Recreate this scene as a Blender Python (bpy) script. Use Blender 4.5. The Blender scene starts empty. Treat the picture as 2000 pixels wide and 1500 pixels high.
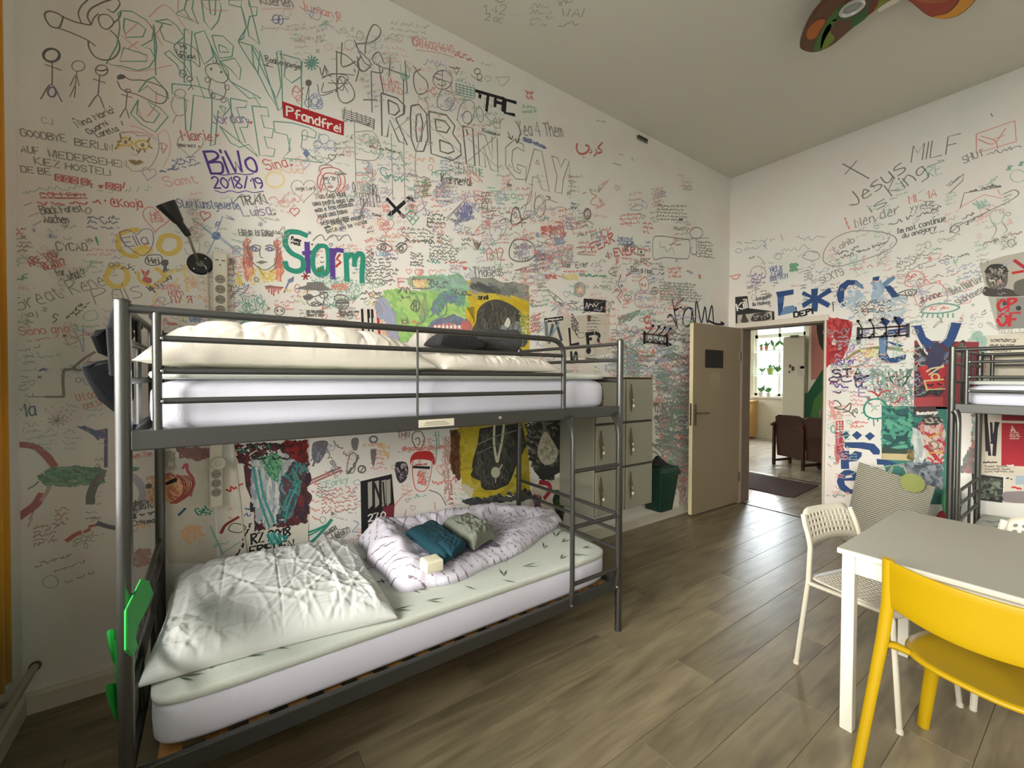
import bpy, bmesh, math, random
from mathutils import Vector, Matrix, noise
PI = math.pi
random.seed(7)
SC = bpy.context.scene
COL = SC.collection
# ---------------------------------------------------------------- camera
CAM = Vector((2.5964, 0.0, 1.4159)); YAW, PIT, ROL, FPX = 0.9578, -0.0157, 0.0043, 829.56
FW = Vector((-math.sin(YAW)*math.cos(PIT), math.cos(YAW)*math.cos(PIT), math.sin(PIT)))
_r = Vector((math.cos(YAW), math.sin(YAW), 0)); _u = _r.cross(FW)
RT = _r*math.cos(ROL) + _u*math.sin(ROL); UP = -_r*math.sin(ROL) + _u*math.cos(ROL)
cd = bpy.data.cameras.new('camera'); cam = bpy.data.objects.new('camera', cd); COL.objects.link(cam)
cd.sensor_width = 36; cd.lens = FPX/2000*36; cd.clip_start = 0.02; cd.clip_end = 100
cam.matrix_world = Matrix((( RT.x, UP.x, -FW.x, CAM.x), (RT.y, UP.y, -FW.y, CAM.y), (RT.z, UP.z, -FW.z, CAM.z), (0, 0, 0, 1)))
SC.camera = cam
# ---------------------------------------------------------------- world, lights, exposure
W = bpy.data.worlds.new('sky'); SC.world = W; W.use_nodes = True
_b = W.node_tree.nodes['Background']; _b.inputs[0].default_value = (0.80, 0.90, 1.0, 1); _b.inputs[1].default_value = 1.9
def area(name, loc, target, sx, sy, power, col=(1, 1, 1), spread=180):
    l = bpy.data.lights.new(name, 'AREA'); l.shape = 'RECTANGLE'; l.size = sx; l.size_y = sy; l.energy = power; l.color = col; l.spread = math.radians(spread)
    o = bpy.data.objects.new(name, l); COL.objects.link(o); o.location = loc
    d = (Vector(target)-Vector(loc)).normalized(); o.rotation_euler = d.to_track_quat('-Z', 'Y').to_euler(); return o
# daylight from the sky outside the street windows behind the camera, and outside the lounge window; plus two added fill lamps
area('street_sky_light', (3.4, -9.0, 4.6), (2.6, 3.0, 1.2), 13.0, 6.0, 9000, (1.0, 0.965, 0.885))
area('street_ground_bounce', (2.4, -4.2, -0.6), (2.2, 1.5, 3.7), 7.0, 3.0, 360, (1.0, 0.98, 0.93))  # added lamp lifting the ceiling, stands in for light off the street
area('yard_sky_light', (-2.2, 12.6, 3.4), (-0.6, 8.0, 0.6), 2.6, 2.4, 2000, (0.86, 0.94, 1.0))
area('lounge_side_light', (-4.2, 7.6, 2.2), (-1.0, 8.6, 1.2), 1.6, 1.6, 60, (1.0, 0.97, 0.92))  # added fill lamp floating unseen inside the lounge, no real fixture
SC.view_settings.view_transform = 'Standard'; SC.view_settings.look = 'None'; SC.view_settings.gamma = 1
SC.view_settings.use_curve_mapping = False; SC.view_settings.exposure = -0.28
SC.cycles.max_bounces = 8; SC.cycles.diffuse_bounces = 5; SC.cycles.transparent_max_bounces = 12
SC.cycles.use_denoising = True; SC.cycles.sample_clamp_indirect = 6
# ---------------------------------------------------------------- helpers
def ray(px, py): return FW + RT*((px-1000)/FPX) + UP*((750-py)/FPX)
def at(px, py, ax, val):
    d = ray(px, py); i = 'xyz'.index(ax); return CAM + d*((val-CAM[i])/d[i])
def lin(h):
    h = h.lstrip('#'); c = [int(h[i:i+2], 16)/255 for i in (0, 2, 4)]
    return tuple(x/12.92 if x <= 0.04045 else ((x+0.055)/1.055)**2.4 for x in c)
def mat(name, col, rough=0.6, metal=0.0, bump=0.0, bscale=60, var=0.0, vscale=3.0, coat=0.0, sheen=0.0, spec=0.5, aniso=None, emit=0):
    m = bpy.data.materials.new(name); m.use_nodes = True; nt = m.node_tree; N = nt.nodes; L = nt.links; b = N['Principled BSDF']
    c = lin(col) if isinstance(col, str) else col
    b.inputs['Base Color'].default_value = (*c, 1); b.inputs['Roughness'].default_value = rough; b.inputs['Metallic'].default_value = metal
    b.inputs['Coat Weight'].default_value = coat; b.inputs['Sheen Weight'].default_value = sheen; b.inputs['Specular IOR Level'].default_value = spec
    if emit: b.inputs['Emission Color'].default_value = (*c, 1); b.inputs['Emission Strength'].default_value = emit
    tc = N.new('ShaderNodeTexCoord'); mp = N.new('ShaderNodeMapping'); L.new(tc.outputs['Object'], mp.inputs[0])
    if aniso: mp.inputs['Scale'].default_value = aniso
    if var:
        n = N.new('ShaderNodeTexNoise'); n.inputs['Scale'].default_value = vscale; n.inputs['Detail'].default_value = 5; L.new(mp.outputs[0], n.inputs['Vector'])
        r = N.new('ShaderNodeMapRange'); r.inputs[1].default_value = 0.3; r.inputs[2].default_value = 0.7; r.inputs[3].default_value = 1-var; r.inputs[4].default_value = 1+var*0.5
        L.new(n.outputs['Fac'], r.inputs[0]); mx = N.new('ShaderNodeMix'); mx.data_type = 'RGBA'; mx.blend_type = 'MULTIPLY'; mx.inputs[0].default_value = 1
        mx.inputs[6].default_value = (*c, 1); L.new(r.outputs[0], mx.inputs[7]); L.new(mx.outputs[2], b.inputs['Base Color'])
    if bump:
        n2 = N.new('ShaderNodeTexNoise'); n2.inputs['Scale'].default_value = bscale; n2.inputs['Detail'].default_value = 4; L.new(mp.outputs[0], n2.inputs['Vector'])
        bp = N.new('ShaderNodeBump'); bp.inputs['Strength'].default_value = bump; bp.inputs['Distance'].default_value = 0.01
        L.new(n2.outputs['Fac'], bp.inputs['Height']); L.new(bp.outputs[0], b.inputs['Normal'])
    return m
def att(m, name='ink'):
    nt = m.node_tree; a = nt.nodes.new('ShaderNodeVertexColor'); a.layer_name = name
    nt.links.new(a.outputs[0], nt.nodes['Principled BSDF'].inputs['Base Color']); return m
OFF = {}          # world offset of every root, so that one-off parts can be given in world coordinates
class MB:
    def __init__(s): s.v = []; s.f = []; s.c = []; s.cur = None
    def face(s, idx): s.f.append(tuple(idx)); s.c.append(s.cur)
    def add(s, vs, fs):
        o = len(s.v); s.v += [Vector(v) for v in vs]
        for f in fs: s.face([i+o for i in f])
        return s
    def box(s, a, b, M=None):
        x0, y0, z0 = a; x1, y1, z1 = b
        vs = [Vector(p) for p in ((x0,y0,z0),(x1,y0,z0),(x1,y1,z0),(x0,y1,z0),(x0,y0,z1),(x1,y0,z1),(x1,y1,z1),(x0,y1,z1))]
        if M: vs = [M @ v for v in vs]
        return s.add(vs, [(0,3,2,1),(4,5,6,7),(0,1,5,4),(1,2,6,5),(2,3,7,6),(3,0,4,7)])
    def tube(s, path, r, n=10, closed=False, caps=True, flat=None):
        P = [Vector(p) for p in path]; m = len(P); rings = []; up = None
        rr = r if isinstance(r, (list, tuple)) else [r]*m
        for i in range(m):
            if closed: t = P[(i+1) % m]-P[i-1]
            else: t = (P[min(i+1, m-1)]-P[max(i-1, 0)])
            t.normalize()
            if up is None:
                up = Vector((0, 0, 1)) if abs(t.z) < 0.9 else Vector((1, 0, 0))
            a = t.cross(up); a.normalize(); b = a.cross(t); up = b
            k = (1, 1) if flat is None else flat
            rings.append([P[i] + a*math.cos(2*PI*j/n)*rr[i]*k[0] + b*math.sin(2*PI*j/n)*rr[i]*k[1] for j in range(n)])
        o = len(s.v)
        for R_ in rings: s.v += R_
        for i in range(m if closed else m-1):
            for j in range(n):
                a0 = o+i*n; b0 = o+((i+1) % m)*n; s.face((a0+j, a0+(j+1) % n, b0+(j+1) % n, b0+j))
        if caps and not closed:
            s.face([o+j for j in range(n)][::-1]); s.face([o+(m-1)*n+j for j in range(n)])
        return s
    def lathe(s, prof, org=(0, 0, 0), n=20, M=None):
        o = len(s.v); org = Vector(org)
        for r, z in prof:
            for j in range(n):
                v = Vector((r*math.cos(2*PI*j/n), r*math.sin(2*PI*j/n), z)); s.v.append((M @ v if M else v)+org)
        for i in range(len(prof)-1):
            for j in range(n): s.face((o+i*n+j, o+i*n+(j+1) % n, o+(i+1)*n+(j+1) % n, o+(i+1)*n+j))
        if prof[0][0] > 1e-6: s.face([o+j for j in range(n)][::-1])
        if prof[-1][0] > 1e-6: s.face([o+(len(prof)-1)*n+j for j in range(n)])
        return s
    def grid(s, fn, nu, nv, wu=False, flip=False):
        o = len(s.v)
        for i in range(nu+1):
            for j in range(nv+1): s.v.append(Vector(fn(i/nu, j/nv)))
        for i in range(nu):
            for j in range(nv):
                q = (o+i*(nv+1)+j, o+(i+1)*(nv+1)+j, o+(i+1)*(nv+1)+j+1, o+i*(nv+1)+j+1); s.face(q[::-1] if flip else q)
        return s
    def prism(s, poly, d):
        d = Vector(d); n = len(poly); o = len(s.v); P = [Vector(p) for p in poly]; s.v += P+[p+d for p in P]
        s.face([o+i for i in range(n)][::-1]); s.face([o+n+i for i in range(n)])
        for i in range(n): s.face((o+i, o+(i+1) % n, o+n+(i+1) % n, o+n+i))
        return s
    def build(s, name, m, parent=None, bevel=0, smooth=False, label=None, local=False, seg=2, sub=0, fix=True):
        me = bpy.data.meshes.new(name); off = Vector((0, 0, 0)) if (local or parent is None) else OFF.get(parent.name, Vector((0, 0, 0)))
        me.from_pydata([v-off for v in s.v], [], s.f)
        if any(c is not None for c in s.c):
            ca = me.color_attributes.new('ink', 'FLOAT_COLOR', 'CORNER'); data = []
            for f, c in zip(s.f, s.c): data += [*(c or (0, 0, 0)), 1.0]*len(f)
            ca.data.foreach_set('color', data)
        elif fix:
            bm = bmesh.new(); bm.from_mesh(me); bmesh.ops.remove_doubles(bm, verts=bm.verts, dist=1e-6); bmesh.ops.recalc_face_normals(bm, faces=bm.faces); bm.to_mesh(me); bm.free()
        me.materials.append(m); o = bpy.data.objects.new(name, me); COL.objects.link(o)
        if smooth:
            me.shade_smooth()
            if smooth is True:
                try: me.set_sharp_from_angle(angle=math.radians(40))
                except Exception: pass
        if bevel:
            b = o.modifiers.new('bevel', 'BEVEL'); b.width = bevel; b.segments = seg; b.limit_method = 'ANGLE'; b.angle_limit = math.radians(40)
        if sub: u = o.modifiers.new('sub', 'SUBSURF'); u.levels = sub; u.render_levels = sub
        if parent is not None: o.parent = parent; OFF[o.name] = off
        if label: o['label'] = label
        return o
def thing(name, label, cat, loc=(0, 0, 0), rz=0, group=None):
    o = bpy.data.objects.new(name, None); COL.objects.link(o); o.location = loc; o.rotation_euler = (0, 0, rz); o.empty_display_size = 0.1
    OFF[o.name] = Vector(loc); return tag(o, label, cat, group)
def tag(o, label, cat, group=None, kind=None):
    o['label'] = label; o['category'] = cat
    if group: o['group'] = group
    if kind: o['kind'] = kind
    return o
def struct(o, label=None):
    o['kind'] = 'structure'
    if label: o['label'] = label
    return o
def dup(root, loc, rz, label=None, group=None):
    r = root.copy(); COL.objects.link(r); r.location = loc; r.rotation_euler = (0, 0, rz)
    if label: r['label'] = label
    if group: r['group'] = group
    for ch in list(root.children):
        c = ch.copy(); COL.objects.link(c); c.parent = r
        for g in ch.children: d = g.copy(); COL.objects.link(d); d.parent = c
    return r
def box(name, a, b, m, parent=None, bevel=0, **k): return MB().box(a, b).build(name, m, parent, bevel, **k)
def fbm(x, y, z=0.0, o=3):
    s = 0; a = 1
    for i in range(o): s += a*noise.noise(Vector((x, y, z))); x *= 2.1; y *= 2.1; a *= 0.5
    return s
# ================================================================ room shell
D, H = 4.90, 3.72; NY = -0.655; RX = 5.7; FY = 10.7
def wall_mat(name, base, tint=0.10):
    m = mat(name, base, 0.85, bump=0.12, bscale=90); nt = m.node_tree; N = nt.nodes; L = nt.links
    tc = N.new('ShaderNodeTexCoord'); n = N.new('ShaderNodeTexNoise'); n.inputs['Scale'].default_value = 2.2; n.inputs['Detail'].default_value = 6; L.new(tc.outputs['Object'], n.inputs['Vector'])
    cr = N.new('ShaderNodeValToRGB'); e = cr.color_ramp.elements; b = lin(base)
    e[0].position = 0.30; e[0].color = (b[0]*(1-tint), b[1]*(1-tint*0.35), b[2]*(1-tint*0.6), 1); e[1].position = 0.70; e[1].color = (b[0], b[1]*(1-tint*0.75), b[2]*(1-tint*0.9), 1)
    k = e.new(0.5); k.color = (*b, 1); L.new(n.outputs['Color'], cr.inputs[0]); L.new(cr.outputs[0], N['Principled BSDF'].inputs['Base Color']); return m
M_WALL = wall_mat('wall_paint', '#e9e6df'); M_CEIL = mat('ceiling_paint', '#d3d0c3', 0.9, bump=0.05, bscale=40)
M_WHITE = mat('white_lacquer', '#e9e4d6', 0.35, bump=0.02, bscale=30); M_SKIRT = mat('skirting_paint', '#cdc7b8', 0.5)
def plank_mat(name, dark, light, rough, along='y'):
    m = mat(name, light, rough); nt = m.node_tree; N = nt.nodes; L = nt.links; b = N['Principled BSDF']
    tc = N.new('ShaderNodeTexCoord'); oi = N.new('ShaderNodeObjectInfo'); ad = N.new('ShaderNodeVectorMath'); ad.operation = 'ADD'
    sc = N.new('ShaderNodeVectorMath'); sc.operation = 'SCALE'; sc.inputs[3].default_value = 37.0
    cb = N.new('ShaderNodeCombineXYZ'); L.new(oi.outputs['Random'], cb.inputs[0]); L.new(oi.outputs['Random'], cb.inputs[1]); L.new(cb.outputs[0], sc.inputs[0])
    L.new(tc.outputs['Object'], ad.inputs[0]); L.new(sc.outputs[0], ad.inputs[1])
    mp = N.new('ShaderNodeMapping'); mp.inputs['Scale'].default_value = (9, 0.9, 1) if along == 'y' else (0.9, 9, 1); L.new(ad.outputs[0], mp.inputs[0])
    n = N.new('ShaderNodeTexNoise'); n.inputs['Scale'].default_value = 2.4; n.inputs['Detail'].default_value = 8; n.inputs['Distortion'].default_value = 0.9; L.new(mp.outputs[0], n.inputs['Vector'])
    n2 = N.new('ShaderNodeTexNoise'); n2.inputs['Scale'].default_value = 3.0; n2.inputs['Detail'].default_value = 3
    mp2 = N.new('ShaderNodeMapping'); mp2.inputs['Scale'].default_value = (2, 0.8, 1); L.new(ad.outputs[0], mp2.inputs[0]); L.new(mp2.outputs[0], n2.inputs['Vector'])
    cr = N.new('ShaderNodeValToRGB'); e = cr.color_ramp.elements; e[0].position = 0.28; e[0].color = (*lin(dark), 1); e[1].position = 0.66; e[1].color = (*lin(light), 1)
    mx0 = N.new('ShaderNodeMath'); mx0.operation = 'MULTIPLY_ADD'; mx0.inputs[1].default_value = 0.45; L.new(n2.outputs['Fac'], mx0.inputs[0])
    s2 = N.new('ShaderNodeMath'); s2.operation = 'MULTIPLY'; s2.inputs[1].default_value = 0.6; L.new(n.outputs['Fac'], s2.inputs[0]); L.new(s2.outputs[0], mx0.inputs[2]); L.new(mx0.outputs[0], cr.inputs[0])
    r = N.new('ShaderNodeMapRange'); r.inputs[3].default_value = 0.80; r.inputs[4].default_value = 1.12; L.new(oi.outputs['Random'], r.inputs[0])
    mx = N.new('ShaderNodeMix'); mx.data_type = 'RGBA'; mx.blend_type = 'MULTIPLY'; mx.inputs[0].default_value = 1; L.new(cr.outputs[0], mx.inputs[6]); L.new(r.outputs[0], mx.inputs[7])
    L.new(mx.outputs[2], b.inputs['Base Color'])
    bp = N.new('ShaderNodeBump'); bp.inputs['Strength'].default_value = 0.25; bp.inputs['Distance'].default_value = 0.003; L.new(n.outputs['Fac'], bp.inputs['Height']); L.new(bp.outputs[0], b.inputs['Normal'])
    return m
M_PLANK = plank_mat('oak_laminate', '#584d3b', '#8f8368', 0.36); M_PLANK2 = plank_mat('corridor_boards', '#8f8470', '#bfb5a2', 0.20); M_SUB = mat('subfloor', '#4a4032', 0.9)
wl = struct(box('wall_left', (-0.16, NY, 0), (0, D, H), M_WALL), 'white left wall covered in marker writing and drawings')
DX0, DX1, DZ = 0.145, 0.955, 1.985; TH = 0.16
fw = MB().box((-0.16, D, 0), (DX0, D+TH, H)).box((DX1, D, 0), (RX+0.16, D+TH, H)).box((DX0, D, DZ), (DX1, D+TH, H)).build('wall_far', M_WALL)
struct(fw, 'white far wall with the doorway, covered in writing and paint')
struct(box('ceiling', (-0.16, NY-0.2, H), (RX+0.16, D+TH, H+0.15), M_CEIL))
struct(box('wall_right', (RX, NY, 0), (RX+0.16, D, H), M_WALL))
WINS = [(0.62, 2.15), (2.75, 4.15), (4.55, 5.45)]; WZ0, WZ1 = 0.85, 3.02
nw = MB(); xs = [-0.16]+[v for w in WINS for v in w]+[RX+0.16]
for i in range(0, len(xs), 2): nw.box((xs[i], NY-0.3, 0), (xs[i+1], NY, H))
for a, b in WINS: nw.box((a, NY-0.3, 0), (b, NY, WZ0)).box((a, NY-0.3, WZ1), (b, NY, H))
struct(nw.build('wall_near', M_WALL), 'window wall behind the camera')
M_GLASS = bpy.data.materials.new('window_glass'); M_GLASS.use_nodes = True; _n = M_GLASS.node_tree; _n.nodes.clear()
_o = _n.nodes.new('ShaderNodeOutputMaterial'); _m = _n.nodes.new('ShaderNodeMixShader'); _t = _n.nodes.new('ShaderNodeBsdfTransparent'); _g = _n.nodes.new('ShaderNodeBsdfGlossy')
_m.inputs[0].default_value = 0.06; _g.inputs['Roughness'].default_value = 0.03; _n.links.new(_t.outputs[0], _m.inputs[1]); _n.links.new(_g.outputs[0], _m.inputs[2]); _n.links.new(_m.outputs[0], _o.inputs[0])
for i, (a, b) in enumerate(WINS):
    y = NY-0.16; f = MB(); w = 0.06
    for p, q in (((a, y, WZ0), (a+w, y+0.07, WZ1)), ((b-w, y, WZ0), (b, y+0.07, WZ1)), ((a, y, WZ0), (b, y+0.07, WZ0+w)), ((a, y, WZ1-w), (b, y+0.07, WZ1)), (((a+b)/2-0.04, y, WZ0), ((a+b)/2+0.04, y+0.07, WZ1)), ((a, y, 2.3), (b, y+0.07, 2.37))): f.box(p, q)
    wf = struct(f.build('window_%d' % (i+1), M_WHITE, bevel=0.006)); box('pane', (a+w, y+0.03, WZ0+w), (b-w, y+0.036, WZ1-w), M_GLASS, wf)
# floor planks
fl = struct(box('floor', (-0.16, NY, -0.05), (RX, D, -0.0085), M_SUB), 'grey-brown oak laminate floor')
PW, PL = 0.193, 1.285
def plank_mesh(name, w, l, m, vertical=True):
    a = MB(); e = 0.0006; c = 0.0012; x, y = w/2-e, l/2-e
    vs = [(-x, -y, -.008), (x, -y, -.008), (x, y, -.008), (-x, y, -.008), (-x, -y, -c), (x, -y, -c), (x, y, -c), (-x, y, -c), (-x+c, -y+c, 0), (x-c, -y+c, 0), (x-c, y-c, 0), (-x+c, y-c, 0)]
    a.add(vs, [(0,1,5,4),(1,2,6,5),(2,3,7,6),(3,0,4,7),(4,5,9,8),(5,6,10,9),(6,7,11,10),(7,4,8,11),(8,9,10,11)])
    me = bpy.data.meshes.new(name); me.from_pydata(a.v, [], a.f); me.materials.append(m); return me
def planks(parent, x0, x1, y0, y1, m):
    cache = {}; i = 0; x = x0
    while x < x1-0.01:
        w = min(PW, x1-x); y = y0-((i*0.43) % 1)*PL*0.98-0.0
        while y < y1-0.005:
            a = max(y, y0); b = min(y+PL, y1)
            if b-a > 0.02:
                k = (round(w, 3), round(b-a, 2)); me = cache.get(k)
                if me is None: me = cache[k] = plank_mesh('plank', w, b-a, m)
                o = bpy.data.objects.new('plank', me); COL.objects.link(o); o.parent = parent; o.location = (x+w/2, (a+b)/2, 0)
            y += PL
        x += PW; i += 1
planks(fl, 0.0, RX, NY, D, M_PLANK)
# skirting boards
struct(MB().prism([(0, NY, 0), (0.014, NY, 0), (0.014, NY, 0.075), (0.006, NY, 0.09), (0, NY, 0.09)], (0, D-NY, 0)).build('baseboard_left', M_SKIRT))
struct(MB().prism([(DX1+0.06, D, 0), (DX1+0.06, D-0.014, 0), (DX1+0.06, D-0.014, 0.075), (DX1+0.06, D-0.006, 0.09), (DX1+0.06, D, 0.09)], (RX-DX1-0.06, 0, 0)).build('baseboard_far', M_SKIRT))
struct(MB().prism([(0.014, NY, 0), (0.014, NY+0.014, 0), (0.014, NY+0.014, 0.075), (0.014, NY, 0.09)], (RX-0.014, 0, 0)).build('baseboard_near', M_SKIRT))
# door frame and leaf
tr = MB().box((DX0-0.05, D-0.022, 0), (DX0+0.004, D+0.001, DZ+0.05)).box((DX1-0.004, D-0.022, 0), (DX1+0.014, D+0.001, DZ+0.05)).box((DX0-0.06, D-0.026, DZ-0.004), (DX1+0.03, D+0.001, DZ+0.055))
struct(tr.build('trim_1', mat('door_casing', '#d9cfbf', 0.45), bevel=0.006), 'white wooden casing round the doorway')
M_JAMB = mat('brown_jamb', '#77685a', 0.5)
struct(MB().box((DX0, D, 0), (DX0+0.018, D+TH+0.02, DZ)).box((DX1-0.018, D, 0), (DX1, D+TH+0.02, DZ)).box((DX0, D, DZ-0.018), (DX1, D+TH+0.02, DZ)).build('trim_2', M_JAMB, bevel=0.003), 'brown inner lining of the doorway')
struct(box('trim_3', (DX0, D-0.01, 0), (DX1, D+0.03, 0.006), mat('threshold_metal', '#55504a', 0.35, 0.8)), 'metal floor strip under the doorway')
# ================================================================ lounge seen through the doorway
LX0, LX1, PY = -4.5, 2.3, 8.35
cf = struct(box('floor', (LX0, D+TH-0.16, -0.05), (LX1, FY, -0.0085), M_SUB), 'pale boards of the corridor and lounge')
planks(cf, -2.9, 1.5, D+0.03, FY, M_PLANK2)
M_LW = mat('lounge_wall', '#e3ddca', 0.85)
struct(box('ceiling', (LX0, D+TH, H), (LX1, FY+0.2, H+0.15), M_CEIL))
WX0, WX1, LZ0, LZ1 = -2.45, -1.36, 1.0, 2.95
struct(MB().box((LX0, FY, 0), (WX0, FY+0.2, H)).box((WX1, FY, 0), (PY, FY+0.2, H)).box((WX0, FY, 0), (WX1, FY+0.2, LZ0)).box((WX0, FY, LZ1), (WX1, FY+0.2, H)).build('wall_lounge', M_LW))
struct(MB().box((LX0-0.15, D, 0), (LX0, 6.9, H)).box((LX0-0.15, 8.5, 0), (LX0, FY, H)).box((LX0-0.15, 6.9, 0), (LX0, 8.5, 0.9)).box((LX0-0.15, 6.9, 2.8), (LX0, 8.5, H)).build('wall_lounge_left', M_LW))  # side opening in this unseen wall added for the lounge fill
struct(box('wall_lounge_right', (LX1, D+TH, 0), (LX1+0.15, FY, H), M_LW))
struct(box('wall_corridor', (LX0, D, 0), (-0.16, D+TH, H), M_LW))
wp = struct(box('wall_mural', (-0.44, PY, 0), (LX1, PY+0.14, H), M_LW), 'partition painted with a pink and green mural')
bb = struct(MB().box((LX0, FY-0.015, 0), (-0.5, FY, 0.1)).build('baseboard_lounge', M_WHITE))
struct(box('trim_4', (-2.9, 6.60, 0.0), (1.5, 6.66, 0.010), mat('floor_bar', '#b9b5aa', 0.25, 0.9)), 'bright metal bar between corridor and lounge boards')
M_PINK = mat('mural_pink', '#c4837a', 0.8); M_GRN = mat('mural_dark_green', '#1f5a3c', 0.8); M_GRN2 = mat('mural_green', '#4c7a3a', 0.8); M_DK = mat('mural_dark', '#39392f', 0.8)
def pm(name, pts, m, d=0.002):
    P = [at(x, y, 'y', PY-d) for x, y in pts]; MB().prism(P, (0, d*0.8, 0)).build(name, m, wp)
pm('pink_field', [(1585, 560), (1660, 560), (1660, 740), (1600, 740), (1584, 742)], M_PINK, .002)
pm('dark_figure', [(1594, 600), (1600, 592), (1640, 590), (1640, 700), (1612, 694), (1600, 672), (1595, 645)], M_DK, .004)
pm('green_diagonal', [(1570, 768), (1577, 768), (1606, 722), (1660, 690), (1660, 880), (1570, 880)], M_GRN, .006)
pm('light_green_leaf', [(1583, 812), (1590, 780), (1606, 762), (1660, 740), (1660, 880), (1583, 880)], M_GRN2, .008)
# lounge window with panes, glass shelves and plants
wn = struct(MB().box((WX0, FY+0.06, LZ0), (WX0+0.06, FY+0.12, LZ1)).box((WX1-0.06, FY+0.06, LZ0), (WX1, FY+0.12, LZ1)).box((WX0, FY+0.06, LZ0), (WX1, FY+0.12, LZ0+0.06)).box((WX0, FY+0.06, LZ1-0.06), (WX1, FY+0.12, LZ1)).box((WX0, FY+0.06, 2.38), (WX1, FY+0.12, 2.46)).box((-1.93, FY+0.06, LZ0), (-1.88, FY+0.12, LZ1)).build('window_4', M_WHITE), 'bright lounge window with white frame')
box('pane', (WX0+0.05, FY+0.085, LZ0+0.05), (WX1-0.05, FY+0.09, LZ1-0.05), M_GLASS, wn)
struct(box('trim_5', (WX0-0.04, FY-0.10, LZ0-0.05), (WX1+0.04, FY+0.06, LZ0), M_WHITE, bevel=0.004), 'white sill of the lounge window')
M_SG = mat('shelf_glass', '#cfe6dc', 0.1, spec=0.8); M_POT = [mat('pot_'+n, c, 0.6) for n, c in (('white', '#dcd8cf'), ('green', '#a8b46a'), ('terracotta', '#b56a4e'))]; M_LEAF = mat('leaf', '#4d7a35', 0.6)
for z, l in ((1.50, 'lower glass shelf across the lounge window'), (2.06, 'upper glass shelf across the lounge window')):
    s = thing('glass_shelf', l, 'shelf', (WX0, FY-0.14, z)); box('board', (WX0, FY-0.16, z), (WX1, FY, z+0.012), M_SG, s, bevel=.002)
    for x in (WX0+0.05, WX1-0.07): box('bracket', (x, FY-0.14, z-0.03), (x+0.015, FY, z), M_WHITE, s)
def plant(x, z, r, h, pm_, label, seed, leaves=9, ll=0.12):
    R = random.Random(seed); y = FY-0.08; t = thing('potted_plant', label, 'plant', (x, y, z), 0, 'small plants in the lounge window')
    MB().lathe([(r*.72, 0), (r, h), (r*1.08, h), (r*1.08, h*1.12), (r*.9, h*1.12), (r*.85, h*.9), (0, h*.9)], (x, y, z), 12).build('pot', pm_, t, smooth=True)
    m = MB()
    for i in range(leaves):
        a = R.uniform(0, 2*PI); tl = R.uniform(.3, 1.0); L_ = ll*R.uniform(.7, 1.2); b = Vector((x, y, z+h)); d = Vector((math.cos(a)*tl, math.sin(a)*tl*0.5, 1)).normalized(); e = b+d*L_; s_ = d.cross(Vector((0, 1, 0.2))).normalized()*L_*0.14; mid = b+d*L_*0.55
        m.add([b, mid+s_, e, mid-s_, mid+Vector((0, -.006, 0))], [(0, 1, 4), (1, 2, 4), (2, 3, 4), (3, 0, 4)])
    m.build('foliage', M_LEAF, t, fix=False)
for i, (px, z, r, h, k, ll, lab) in enumerate([(1487, 2.072, .035, .07, 2, .10, 'tiny terracotta pot plant leftmost on the upper window shelf'), (1497, 2.072, .04, .09, 2, .12, 'terracotta pot plant beside the leftmost one on the upper window shelf'), (1512, 2.072, .035, .06, 1, .20, 'spiky plant in a green pot mid upper window shelf'), (1533, 2.072, .03, .06, 0, .20, 'tall trailing plant in the middle of the upper window shelf'),
     (1549, 2.072, .05, .12, 0, .10, 'plant in a white pot on the right of the upper window shelf'), (1489, 1.512, .035, .05, 0, .12, 'small white pot plant on the left of the lower window shelf'), (1505, 1.512, .075, .13, 1, .10, 'wide light green pot plant on the lower window shelf'), (1519, 1.512, .02, .05, 0, .16, 'thin upright plant right of the green pot on the lower window shelf'),
     (1487, 1.0, .06, .08, 0, .17, 'bushy dark plant leftmost on the lounge window sill'), (1502, 1.0, .05, .07, 0, .15, 'plant in a white pot on the lounge window sill beside the bushy one')]):
    plant(at(px, 700, 'y', FY-0.08).x, z, r, h, M_POT[k], lab, i, ll=ll)
# white tall fridge with pictures
P0, P1 = at(1529, 700, 'y', 8.30), at(1571, 700, 'y', 8.30)
fr = thing('tall_fridge', 'tall white fridge with small pictures stuck on its door', 'fridge', (P0.x, 8.3, 0))
M_FR = mat('fridge_white', '#d6cfbb', 0.4)
box('body', (P0.x, 8.34, 0.03), (P1.x, 8.94, 2.16), M_FR, fr, bevel=.01); box('door', (P0.x, 8.30, 0.06), (P1.x, 8.335, 2.14), M_FR, fr, bevel=.008); box('top_handle', (P0.x+0.12, 8.27, 2.13), (P0.x+0.24, 8.33, 2.17), mat('grey_plastic', '#6b685f', .5), fr, bevel=.004)
for (x, y, w, h, c) in ((1541, 718, 4, 6, '#6b4a3e'), (1546, 724, 5, 8, '#4a2f2a'), (1540, 728, 3, 4, '#55504a'), (1558, 735, 14, 22, '#c8c3b4'), (1563, 720, 8, 5, '#b5b1a4')):
    a = at(x, y, 'y', 8.296); b = at(x+w, y-h, 'y', 8.296); box('picture', (a.x, 8.294, a.z), (b.x, 8.299, b.z), mat('print', c, .7), fr)
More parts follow.
